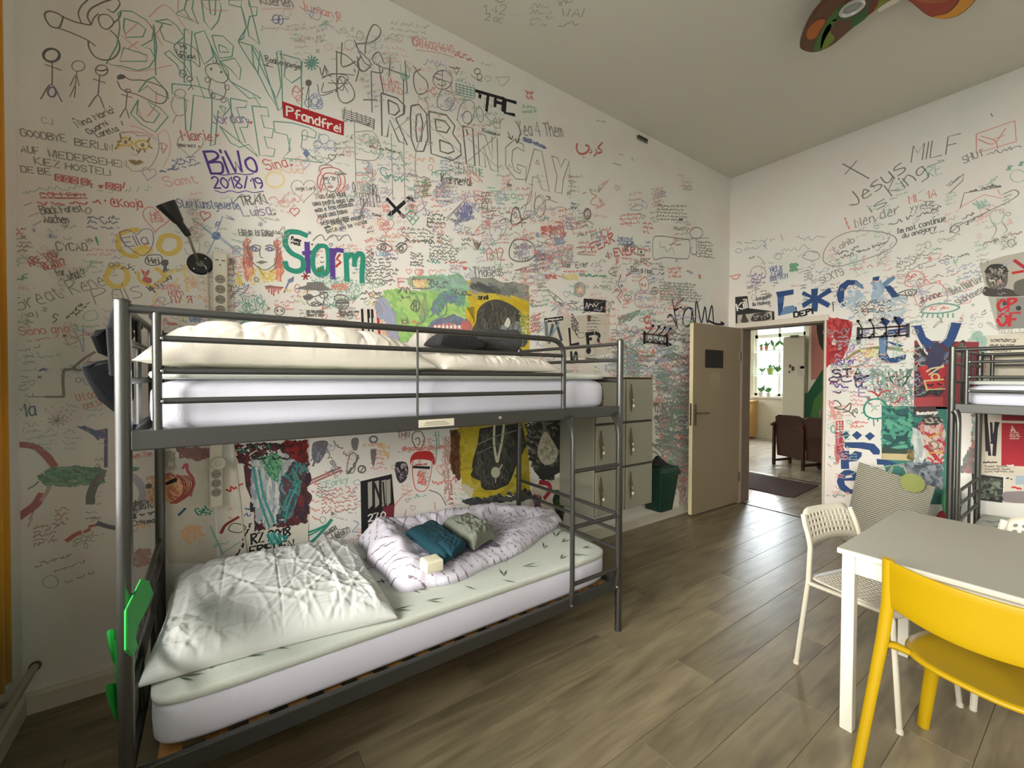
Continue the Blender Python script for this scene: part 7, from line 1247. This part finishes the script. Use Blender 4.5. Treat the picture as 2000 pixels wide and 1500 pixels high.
HATCH('325,280 740,250 780,680 600,720 400,740 340,680', ['#b3a224', '#c0ad2e', '#a89a2c', '#bdb04c'], 260, 90, 9, .8, .7, 2); HATCH('330,640 420,690 400,740 350,690', ['#cfc8b0'], 30, 40, 4, .5)
FILL('455,290 560,270 730,255 760,400 720,480 690,540 660,620 640,655 560,690 490,690 465,670 460,630 410,610 395,590 410,560 405,530 415,480 440,400', '#33332f', False); HATCH('460,300 730,260 750,400 680,540 640,640 560,680 480,670 420,590 440,420', ['#3d3d38', '#4a4a42', '#2a2a28', '#55544a', '#3f4238'], 260, 60, 3.4, 1.4, .3, 4)
S('550,270 548,380 560,470 570,505 580,460 600,370 612,270', '#c9c6ae', 5); CIRC(558, 575, 30, 36, '#bab79f', 1, True); S('580,560 600,525', '#bab79f', 3); S('560,610 558,640', '#bab79f', 2); S('430,400 560,340 700,300', '#8a887a', 2); S('440,450 600,380', '#77756a', 1.8)
done()
o = SHEET('poster', 'black and white splashed poster beside the lower locker', 'poster', [(1042, 822), (1095, 818), (1098, 920), (1060, 940), (1043, 920)], '#2b2b29')
new('poster_print', 'x', .0016, o, 'white splash print'); fr(*FG); HATCH('750,250 980,240 980,530 800,560 760,400', ['#33332f', '#22221f', '#4a4a44', '#6a6a60'], 160, 60, 4, .9, .8, 2); FILL('880,310 930,370 965,440 940,510 880,525 840,480 835,410', '#b3b09c', True); HATCH('870,330 950,400 950,500 850,490 840,410', ['#c0bda8', '#9f9c88', '#8a8776'], 90, 30, 3, 1, 1, 3); done()
o = SHEET('poster', 'white, red and green painted sheet behind the foot of the lower bunk', 'poster', [(1040, 948), (1096, 930), (1102, 1010), (1060, 1025), (1030, 1010)], '#c9c2b0')
new('poster_print', 'x', .0016, o); fr(*FG); T('sham', 845, 610, 935, 625, 44, '#2a2a2a', 3.4, .03); S('850,640 900,650 915,690 880,740', '#9a2a3c', 8); HATCH('940,690 1010,690 1000,900 950,880', ['#2f4a2a', '#1f2f1f', '#5a7a3a', '#222'.replace('#222', '#222222')], 80, 50, 4, 1.4, .3); HATCH('800,720 850,720 860,820 810,800', ['#7a3a4a', '#3a3a4a', '#8a6a7a'], 30, 40, 3, 1.2); HATCH('330,760 780,680 800,740 400,790', ['#33353a', '#44464a', '#5a5a58'], 60, 60, 5, .1, .2); done()
fr(0, 0, 1); dense('small_scribbles', [(618, 870, 700, 1060, 26, ['r2', 'g', 'k2', 'n2', 'b2', 'p'], (4, 8), (1, 1.5)), (770, 850, 890, 1000, 26, ['r2', 'p', 'g2', 'n2'], (4, 9), (.9, 1.4)), (320, 880, 440, 1060, 14, ['g2', 'r2', 'o2', 'n2'], (4, 8), (.9, 1.4)), (60, 900, 200, 1100, 8, ['g', '#a8807a'], (6, 10), (1, 1.4))]); done()
# ================================================================ far wall
FJ = (1400, 200, .3); FK = (1600, 560, .30675); FL = (1820, 660, .1467); FM = (1820, 860, .1467); FN = (1400, 600, .29333)
fr(*FJ)
new('handwriting', 'y', label='grey pencil and marker notes on the upper far wall')
S('820,400 990,495', 'd', 2); S('910,382 835,468', 'd', 2); T('Jesus', 890, 680, 1235, 440, 100, 'd', 2.2, .03); T('is', 1010, 715, 1110, 660, 60, 'd', 1.8); T('King', 1140, 610, 1370, 460, 96, 'd', 2); T('RE', 1375, 495, 1470, 460, 70, 'n2', 1.6); T('MILF', 1265, 390, 1570, 320, 105, 'd', 1.9, .02); S('1480,380 1370,420', 'd', 1.4); S('1440,380 1480,375', 'g', 1.4)
S('1690,205 1940,120 1950,255 1690,330', 'r2', 2, True, sm=False); S('1700,240 1800,270 1880,170', 'r2', 1.8); S('1720,220 1810,250 1830,300', 'r2', 1.6); S('1800,240 1870,215', 'r2', 1.6); T('SHUT', 1610, 400, 1740, 345, 50, 'g', 1.8); X(1760, 350, 1990, 290, 26, 'g', 1.8); S('1785,75 1795,90', 'k2', 1.6); T('*', 1880, 445, 1910, 445, 40, 'n', 2); T('*', 1960, 415, 1985, 415, 30, 'n', 2); CIRC(1960, 480, 50, 40, 'n2', 1.4)
T('ML 1A', 1255, 660, 1430, 610, 52, 'r2', 2); T('Men der', 905, 815, 1190, 720, 62, 'g', 1.8); T('yyete', 1260, 710, 1410, 670, 44, 'g', 1.6); X(830, 755, 860, 830, 30, 'r2', 2); X(1120, 805, 1480, 690, 26, 'k2', 1.8); T("I'm not continue", 1180, 855, 1490, 770, 34, 'k2', 1.9); T('du anagory', 1210, 885, 1430, 825, 30, 'k2', 1.7); X(1390, 860, 1480, 845, 18, 'k2', 1.4)
S('700,970 760,890 880,840 1040,840 1150,870 1165,920 1080,980 900,1040 780,1068 700,1040', 'g', 1.6, True); T('Lahib', 770, 975, 900, 905, 44, 'g', 1.6); X(770, 1000, 930, 950, 22, 'k2', 1.7); X(775, 1028, 1120, 915, 20, 'k2', 1.8)
S('1515,545 1610,465 1600,510 1515,590', 'd', 1.8, sm=False); S('1540,520 1580,480', 'd', 1.6); X(1500, 545, 1560, 510, 20, 'g', 1.4); S('1585,690 1610,590 1850,550', 'd', 1.8, sm=False); S('1590,680 1740,600 1855,625 1830,570', 'r2', 1.6, sm=False); X(1650, 585, 1850, 545, 26, 'k2', 2.6); S('1860,600 1940,570 1935,625 1600,790 1520,850 1540,800 1600,780', 'd', 1.8); CIRC(1550, 825, 30, 24, 'd', 1.6); X(1600, 760, 1700, 720, 20, 'k2', 1.8); X(1630, 800, 1780, 700, 24, 'k2', 1.8); HATCH('1660,650 1760,620 1780,680 1700,700', ['n2'], 20, 40, 2, .4); S('1780,720 1830,700 1870,720 1850,780 1800,790 1780,750', 'n2', 1.4, True); S('1800,780 1820,830 1790,890', 'g', 1.3); S('1860,780 1890,830 1870,850', 'g', 1.3); X(1740, 925, 1990, 850, 20, '#8a4a4a', 2)
XB(1175, 1010, 1430, 1110, 4, 22, 'g', 1.6, 3, -.16); X(1440, 1040, 1660, 990, 16, 'k2', 1.4); X(1430, 970, 1490, 940, 26, 'g', 1.8); X(1480, 900, 1600, 860, 30, 'g', 1.5); T('SEXTS', 680, 1180, 830, 1120, 46, 'g', 1.8); XB(865, 1060, 1110, 1110, 1, 34, 'r2', 1.8, 4, -.18); S('560,1000 590,970 650,975 670,1010 620,1030 570,1015', 'g', 1.3, True); X(510, 900, 760, 900, 50, 'g2', 1.4); X(420, 980, 620, 950, 50, 'g2', 1.2); S('420,860 430,900', 'g2', 1.2); X(130, 930, 380, 900, 24, 'g2', 1.2); X(180, 970, 300, 950, 30, 'g2', 1.2); S('265,1000 300,1030 310,1060', 'g2', 1.3)
CIRC(270, 1110, 50, 44, 'g', 1.3); XB(230, 1110, 320, 1180, 3, 20, 'v', 1.8, 5); T('HELX', 350, 1105, 425, 1090, 30, 'b', 1.8); T('LEAH', 360, 1135, 425, 1120, 28, 'b', 1.8); T('BONYEM', 350, 1165, 460, 1140, 28, 'b', 1.8); X(210, 1210, 290, 1170, 20, 'g', 1.8); T('F', 255, 1240, 290, 1235, 50, 'g', 1.6); HATCH('478,1050 525,1040 530,1095 480,1105', ['n', '#3f9a5c'], 36, 26, 3, .1, 1); S('85,1135 150,1120 130,1150 100,1145', 'r2', 2.2); X(300, 1290, 340, 1270, 22, 'k', 2.4); T('tutoren', 255, 1290, 345, 1270, 22, 'k', 2); T('lis Holmes', 235, 1325, 345, 1310, 20, 'k', 2)
S('1225,1170 1250,1110 1310,1100 1350,1130 1350,1180 1300,1200 1240,1195', 'r2', 2, True); XB(1240, 1120, 1340, 1170, 2, 24, 'r', 2.2, 6, -.15); S('1350,1140 1400,1180 1450,1160 1455,1180', 'r2', 2); S('1290,1230 1360,1190 1450,1180 1500,1240 1490,1300 1400,1330 1310,1320', 'r2', 1.5, True); T('*Anne', 1335, 1305, 1465, 1260, 40, '#7a1c2c', 2.2)
S('1180,1245 1250,1220 1300,1225 1280,1255 1210,1255', 'k', 2.6, True); S('1225,1235 1240,1270', 'k', 2); CIRC(1260, 1240, 14, 10, 'k', 2); T('Vibeke Maurtize', 1520, 1260, 1730, 1165, 50, 'g', 1.8); T('Sharkness', 1575, 1320, 1750, 1225, 46, 'g', 2); XB(1610, 1095, 1730, 1150, 2, 24, 'b2', 1.8, 7, -.05); X(1500, 1300, 1700, 1240, 20, 'b2', 1.6)
S('1330,1365 1380,1325 1450,1310 1530,1315 1580,1335 1530,1360 1450,1372 1380,1372', 'n', 3, True); X(1390, 1355, 1520, 1345, 26, 'r2', 2); 
for a in range(7): S([(1345+a*32, 1375), (1335+a*34, 1400)], 'n', 2.6, sm=False)
new('brush_lettering', 'y', .00105, label='big blue brush letters across the far wall')
BL = '#2b4a7c'; BL2 = '#6d8cae'
def broad(p, w=14, c=BL): S(p, c, w, sm=False)
def band(p, w, cs=(BL, '#34568a')):
    for q in p: S(q, cs[0], w, sm=False)
FILL('385,1235 500,1217 500,1250 395,1268', BL); FILL('395,1265 440,1260 430,1350 520,1330 522,1362 400,1390', BL); FILL('440,1330 500,1320 522,1362 410,1388', BL2); FILL('395,1268 440,1262 436,1300 396,1310', '#3f6294')
FILL('615,1215 660,1210 655,1260 735,1205 750,1235 680,1275 740,1310 725,1338 660,1305 655,1362 615,1362 620,1305 565,1340 552,1310 610,1275 552,1250 565,1228 615,1255', BL)
FILL('780,1250 800,1190 850,1155 910,1158 950,1190 950,1215 900,1190 860,1190 830,1230 830,1290 850,1320 830,1330 790,1300', BL); FILL('900,1160 950,1185 960,1215 900,1190', BL2); HATCH('830,1230 960,1215 950,1330 850,1340', ['#bcc9d2', '#cfd6d8', '#a9bccc'], 50, 50, 5, .3, .5)
FILL('1015,1140 1060,1130 1055,1160 1015,1165', BL); FILL('1100,1160 1150,1125 1165,1145 1100,1200 1070,1250 1040,1300 1005,1300 1010,1240 1060,1190', BL2); FILL('1090,1200 1130,1190 1190,1260 1190,1280 1150,1285', BL); HATCH('1010,1170 1080,1160 1080,1300 1010,1300', ['#8fa9c0', '#a9bccc'], 30, 50, 5, 1, .3)
T('DEPI', 505, 1400, 625, 1375, 32, 'k', 3.4, .02); S('755,1300 760,1360', 'k', 1.4, sm=False)
for i in range(4): CIRC(760, 1303+i*16, 3, 3, 'k', 1, True, 8)
HATCH('780,1280 1100,1250 1300,1290 1290,1400 850,1410', ['#c4ccce', '#b3c2cc', '#d3d3cc', '#a9bac4'], 60, 60, 4, .1, .6); XB(900, 1300, 1150, 1380, 4, 18, 'k2', 1.4, 9, -.06)
fr(*FK)
FILL('400,330 440,275 500,268 570,250 575,285 500,300 440,305 435,345 540,375 505,388 440,355 430,420 450,455 520,440 555,430 550,460 480,490 410,485 375,440 385,370', BL); FILL('380,320 425,305 425,450 385,430', BL2); FILL('385,225 420,200 455,220 425,255', BL); FILL('470,215 505,188 542,212 510,250', BL); S('390,470 420,488 525,488', '#d6cbc6', 3)
FILL('585,250 650,245 680,320 745,365 810,330 840,228 908,232 870,330 800,440 745,470 690,445 640,360', BL); S('595,260 640,360 700,440', '#dcd6cc', 4); S('835,240 800,330 750,365', '#c9c4bc', 3)
FILL('145,945 170,915 197,943 170,975', '#1f4a6a'); FILL('208,945 240,918 275,945 242,975', BL); FILL('290,950 325,925 356,950 322,980', BL); FILL('160,990 280,990 350,1000 387,1040 385,1068 345,1068 320,1040 250,1028 165,1025', BL); FILL('135,1045 190,1045 195,1070 230,1045 272,1055 270,1080 240,1110 190,1115 192,1160 140,1160', BL)
FILL('190,1165 240,1180 270,1210 240,1235 160,1235 165,1260 200,1290 245,1290 235,1320 180,1318 130,1290 112,1240 125,1195 160,1168', BL); FILL('165,1205 205,1200 215,1212 170,1220', 'w'); FILL('165,1250 250,1262 255,1275 180,1268', 'w'); FILL('365,1095 440,1105 500,1125 460,1135 370,1132', BL)
new('red_panel', 'y', .00105, label='red brushed panel beside the doorway'); FILL('38,205 120,200 215,230 200,330 170,420 140,470 60,500 35,530', '#a83038'); HATCH('38,205 120,200 215,230 200,330 150,460 60,500 38,525', ['#a02a30', '#b83c40', '#8f2428', '#c0494a'], 160, 60, 5, .2, .9, 2); FILL('38,205 60,205 62,500 38,525', '#c02a2c'); FILL('80,350 95,330 108,345 108,372 80,370', '#e0c8bc'); CIRC(85, 315, 8, 7, '#e0b8ac', 1, True)
S('175,460 250,410 350,390 430,390 525,402', '#8a8a55', 6); HATCH('260,400 430,400 420,440 280,450', ['#d9dcae', 'y2'], 24, 60, 5, .1)
new('tag_writing', 'y', .0011, label='purple and black tag lettering beside the doorway'); T('AQUARI', 180, 440, 320, 280, 40, 'v2', 2.2); T('mister', 80, 500, 235, 490, 40, 'v', 2.2); S('140,510 160,490 210,510 280,495', 'k2', 2); T('STA', 90, 580, 275, 570, 50, '#3a3440', 3.8, .02); T('OCO', 70, 610, 290, 600, 36, '#5a4a6a', 3); S('235,590 320,565 400,545', 'k', 4.6); S('250,600 400,560', 'k', 2); X(90, 650, 190, 640, 50, 'v', 3); X(90, 690, 180, 690, 44, '#6a3a5a', 3); T('CE', 235, 640, 300, 640, 66, '#4a4a7a', 3.6); T('E', 250, 700, 300, 700, 56, 'v2', 3.4); X(70, 620, 150, 625, 40, '#7a2a4a', 3)
HATCH('320,520 600,520 600,760 410,760 330,700', ['#8aa69a', '#7a8f8a', '#a9b0a4', '#6a7a74', 'n2'], 150, 40, 2.6, 1.1, .6); for_ = [S(p, '#3a5a4a', 2.8) for p in ('490,540 520,640 580,560', '500,600 560,570 550,620', '440,540 460,600 500,640', '420,580 480,570')]
X(330, 710, 450, 690, 50, 'r', 3.4); X(470, 740, 560, 720, 56, 'r', 3.4); X(380, 670, 460, 670, 30, 'r', 2.4); S('70,740 110,725 140,760 90,770 150,780 200,740 190,790 130,800', '#6a5a4a', 2.2); S('80,770 180,790 230,830', '#6a5a4a', 2)
S('300,740 330,720 380,715 420,740 435,790 410,830 350,840 300,820 285,780', 'n', 3.4, True); [S([(358+70*math.cos(a*.7), 778+60*math.sin(a*.7)), (358+92*math.cos(a*.7), 778+80*math.sin(a*.7))], 'n', 2.4, sm=False) for a in range(9)]; XB(330, 750, 400, 800, 2, 24, 'n2', 1.8, 3); S('345,840 350,885', 'n', 2); X(200, 880, 320, 865, 24, 'r2', 1.8); X(200, 900, 310, 890, 20, 'r2', 1.6)
for i in range(4): S([(108, 860+i*16), (155, 858+i*16)], 'r', 2, sm=False)
for i in range(3): S([(112+i*18, 855), (114+i*18, 915)], 'r', 2, sm=False)
HATCH('105,920 150,920 150,1050 115,1130 100,1050', ['#b9505c', '#c97a80', '#a83c4c'], 50, 60, 4, 1.4, .15); CIRC(90, 905, 14, 24, 'n2', 3); S('65,1085 72,1080', 'n', 3.6); X(60, 1150, 85, 1150, 40, 'g2', 1.6); X(90, 1340, 170, 1335, 20, 'g', 1.8); HATCH('60,720 90,720 120,840 70,850', ['p'], 20, 40, 3, 1.3); FILL('112,800 150,795 152,845 112,850', '#d9d3c4')
fr(0, 0, 1)
new('small_scribbles', 'y', kind='stuff', label='dense unreadable small scribbles on the far wall')
SCRIB(1430, 480, 1640, 600, 50, PAL1, (4, 9), (.9, 1.4), seed=2, slope=-.2); SCRIB(1640, 500, 1960, 640, 110, PAL1, (4, 10), (1, 1.5), seed=3, slope=-.2); SCRIB(1620, 640, 1790, 800, 90, ['n2', 'r2', 'g', 'k2', 'b2', 'v2', '#8f9a94'], (5, 10), (1, 1.8), seed=4, slope=-.05); SCRIB(1614, 800, 1660, 970, 24, ['g2', 'n2', 'r2'], (4, 8), (.9, 1.5), seed=5); SCRIB(1640, 350, 1990, 500, 40, ['g2', 'n2', 'g', 'p'], (5, 10), (.9, 1.3), seed=6, slope=-.3)
done()
o = SHEET('poster', 'black and white photo poster above the doorway corner', 'poster', [(1436, 580), (1460, 578), (1463, 602), (1512, 608), (1513, 625), (1437, 635)], '#2a2826', 'y')
new('poster_print', 'y', .0016, o, 'white lettering and grey figures'); fr(*FJ); T('Kill', 135, 1355, 200, 1335, 44, 'w', 2.6, .02); X(170, 1290, 200, 1285, 10, 'w', 1.4); FILL('135,1385 360,1360 360,1415 135,1440', '#b9b2a2'); FILL('160,1432 165,1400 180,1388 195,1400 205,1430', '#4a463f', True); CIRC(178, 1392, 12, 14, '#3a3733', 1, True); FILL('230,1425 235,1385 270,1372 330,1368 345,1412', '#3f3b36', True); HATCH('235,1380 345,1370 345,1410 240,1420', ['#77726a', '#2a2826', '#9a948a'], 30, 20, 3, 1.2); done()
o = SHEET('poster', 'red and dark poster with a cartoon car, left of the far bunk', 'poster', [(1786, 665), (1912, 668), (1910, 800), (1785, 798)], '#8e3038', 'y')
new('poster_print', 'y', .0016, o, 'dark figure over red field'); fr(*FK); HATCH('610,365 940,350 800,510 790,700 610,700', ['#3a3038', '#4a3a42', '#5a2c34', '#6a6a7a', '#33333a'], 260, 60, 5, .8, .8, 3); HATCH('640,500 690,500 800,500 790,640 680,650', ['#b3303a', '#c23c40'], 120, 50, 6, .9, .5, 4); FILL('745,350 680,470 740,560 800,430', '#3c3c58', True); S('685,540 720,520 790,510', '#d6c89a', 3.4); S('700,560 790,500', '#d6c89a', 3); CIRC(740, 575, 24, 20, '#d6c88a', 3); S('670,600 790,590', '#d0c080', 3.4); S('680,655 800,650', '#d0c080', 2.6); S('670,600 690,660', '#d0c080', 2.6); X(690, 635, 780, 625, 22, '#2a2420', 3); FILL('610,705 790,700 790,760 610,765', '#b04a4e'); FILL('600,770 740,760 760,820 600,815', '#4a3a3c'); T('Theaterburger', 620, 815, 760, 808, 18, 'w', 2)
HATCH('850,370 940,350 950,440 870,460', ['#7a7a68', '#5a5a50', '#8a3a3a'], 40, 40, 4, .8); done()
o = SHEET('poster', 'teal and sand landscape poster left of the far bunk', 'poster', [(1722, 792), (1850, 795), (1850, 985), (1760, 985), (1722, 900)], '#3f7f74', 'y')
new('poster_print', 'y', .0016, o, 'teal sea, sand and grey cloud shapes'); fr(*FK); HATCH('405,770 640,770 640,900 600,1050 400,1050', ['#2f5f60', '#3f7f74', '#4f9a84', '#28504f', '#5faa8c'], 260, 90, 7, .15, .4, 3); FILL('400,1060 640,1060 640,1110 400,1100', '#c9b68a'); FILL('400,1020 570,1040 560,1065 400,1060', '#3a4a3f'); HATCH('560,1040 620,1040 610,1110 560,1110', ['#8a7a4a', '#6a5a3a'], 30, 40, 4, 1.4)
HATCH('640,860 790,870 790,1130 680,1110 630,980', ['#b9474c', '#c98a88', '#d9b4ac', '#a83c44', '#cfc0b4'], 200, 70, 6, 1, .6, 5); S('700,960 780,930', '#c9a04a', 3.4); CIRC(730, 1010, 30, 26, '#8a7a6a', 3); S('700,1060 785,1050', '#c9a04a', 3.4); HATCH('640,820 790,830 780,880 650,870', ['#3a3836', '#b9b3a4', '#4f4a46'], 40, 40, 3.4, .1)
HATCH('600,900 640,920 660,1130 620,1150', ['#c2c9c6', '#a9b4b4', '#d6d8d2'], 70, 80, 5, 1.4, .2); HATCH('500,1130 640,1120 780,1130 780,1290 700,1280 560,1180', ['#5a626c', '#77808a', '#484c54', '#8f969c'], 200, 60, 6, .6, .7, 6); done()
o = SHEET('poster', 'portrait collage poster with big red letters at the right edge', 'poster', [(1912, 515), (1960, 500), (2060, 480), (2060, 650), (1950, 652)], '#b9b3a6', 'y')
new('poster_print', 'y', .0016, o, 'sepia portrait with red letters'); fr(*FJ); FILL('1750,1100 1765,1070 1820,1052 1880,1065 1895,1100 1890,1180 1860,1215 1790,1215 1755,1170', '#6a645c', True); FILL('1750,1110 1890,1105 1892,1090 1860,1055 1790,1055 1755,1080', '#3c3834', True); FILL('1775,1150 1820,1145 1870,1145 1870,1160 1780,1165', '#cfc8ba', True); FILL('1745,1200 1800,1215 1880,1210 1960,1235 1990,1260 1750,1260', '#4a4640', True); HATCH('1770,1080 1880,1080 1870,1200 1780,1200', ['#8a847a', '#4a4640', '#a9a294'], 50, 24, 3, 1.2); FILL('1935,1180 1990,1150 2060,1150 2060,1250 1950,1250', '#6a665e', True); S('1930,1110 1990,1100', 'r', 6); S('1940,1030 2010,1080', '#b3303c', 6); FILL('1820,1275 2060,1262 2060,1470 1826,1475', '#8f8c84')
T('OP', 1830, 1360, 1940, 1355, 76, '#c23034', 5.5, 0); T('OF', 1830, 1455, 1960, 1452, 80, '#c23034', 5.5, 0); CIRC(1875, 1310, 16, 14, '#4a4a4a', 1, True); CIRC(1965, 1340, 18, 16, '#3a3a3a', 1, True); T('REMEMBER', 1820, 1500, 2000, 1492, 18, 'w', 1.6); done()
o = SHEET('poster', 'cream text poster above the far bunk rail', 'poster', [(1928, 655), (2060, 648), (2060, 740), (1926, 742)], '#d8d0bc', 'y')
new('poster_print', 'y', .0016, o); fr(*FL); XB(780, 10, 1220, 60, 2, 20, '#6a665c', 2, 3); X(770, 110, 1100, 100, 24, '#6a665c', 2); XB(780, 130, 1100, 190, 2, 18, '#8a867a', 2, 4); X(850, 325, 940, 320, 16, 'k2', 3); done()
new('teal_wash', 'y', .0004, label='teal and pink brushed patch above the far bunk'); fr(*FL); HATCH('470,60 600,-100 700,-60 700,300 480,200', ['#8fb3a4', '#6fa898', '#a8bcae'], 120, 110, 7, 1.2, .4); HATCH('560,300 700,290 700,560 570,560', ['#c9b4b0', '#b9a4a4', '#c97a74'], 60, 90, 6, 1.5, .3); done()
o = SHEET('poster', 'white poster with tall black letters and a red panel behind the far bunk', 'poster', [(1914, 808), (2060, 806), (2060, 935), (1996, 934), (1914, 927)], '#d3c8b6', 'y')
new('poster_print', 'y', .0016, o, 'tall black letters and red panel'); fr(*FL); S('720,1010 735,1500', '#2c2430', 5, sm=False); S('725,1120 770,1560', '#2c2430', 5, sm=False); S('860,1130 830,1560', '#2c2430', 6, sm=False); S('790,1130 800,1350', '#2c2430', 4, sm=False); S('800,1400 880,1130', '#2c2430', 5, sm=False); FILL('930,1010 1230,1020 1500,1030 1500,1110 930,1100', '#8a2430'); FILL('930,1130 1240,1140 1240,1710 925,1700', '#a82430'); T('A', 1060, 1250, 1110, 1250, 90, '#d8c0b8', 3); XB(1040, 1250, 1180, 1350, 4, 16, '#c9a09a', 2, 2); fr(*FM); X(690, 300, 870, 295, 18, 'k2', 2.4); XB(710, 330, 1090, 430, 3, 26, '#8a8274', 2.4, 3); T('live', 1010, 340, 1090, 335, 14, 'w', 1.8); done()
o = SHEET('poster', 'dark green-black textured poster low behind the far bunk', 'poster', [(1898, 925), (1960, 932), (1958, 982), (1900, 975)], '#2f322c', 'y')
new('poster_print', 'y', .0016, o); fr(*FM); HATCH('560,480 940,510 930,800 560,760', ['#4f544a', '#6a7062', '#2a2c28', '#7a7f70', '#3c4038'], 160, 50, 5, .9, .8); done()
o = SHEET('poster', 'small poster with blue square and red script low behind the far bunk', 'poster', [(1962, 932), (2040, 936), (2040, 985), (1960, 982)], '#cfc8b8', 'y')
new('poster_print', 'y', .0016, o); fr(*FM); FILL('1115,470 1300,475 1300,590 1115,590', '#9fb0bc'); X(990, 510, 1070, 525, 20, 'k2', 3); X(1080, 650, 1200, 650, 50, 'r', 4); FILL('950,700 1050,680 1300,690 1300,830 950,810', '#8a8080', True); done()
new('mural_patch', 'y', .0004, label='dark and red painted patch behind the far bunk posts'); fr(*FM); HATCH('540,60 660,60 640,460 560,460 400,440 400,300', ['#6a3438', '#3a3c40', '#8a4a4a', '#4a5a5a'], 80, 70, 7, 1.4, .4); fr(*FL); HATCH('540,1010 690,1010 680,1500 560,1490', ['#7a9a90', '#b9b3a4', '#4a4444', '#a8504c'], 80, 90, 8, 1.4, .4)
# ceiling pencil marks
new('pencil_marks', 'z', label='faint pencil numbers on the ceiling'); fr(500, 0, .3); T('1,42', 1480, 80, 1620, 95, 60, '#8f8b7c', 1.8); T('2 oc', 1490, 130, 1600, 150, 50, '#8f8b7c', 1.8); X(1560, 15, 1640, 20, 20, '#8f8b7c', 1.8); XB(1780, 20, 1940, 180, 4, 34, '#a09c8c', 1.6, 2); S('1680,100 1690,105', '#8f8b7c', 2); T('WAI', 1990, 105, 2120, 110, 50, '#8f8b7c', 2); X(1970, 170, 2110, 175, 40, '#8f8b7c', 2); T('ino', 1980, 40, 2060, 10, 40, '#8f8b7c', 1.8)
done()
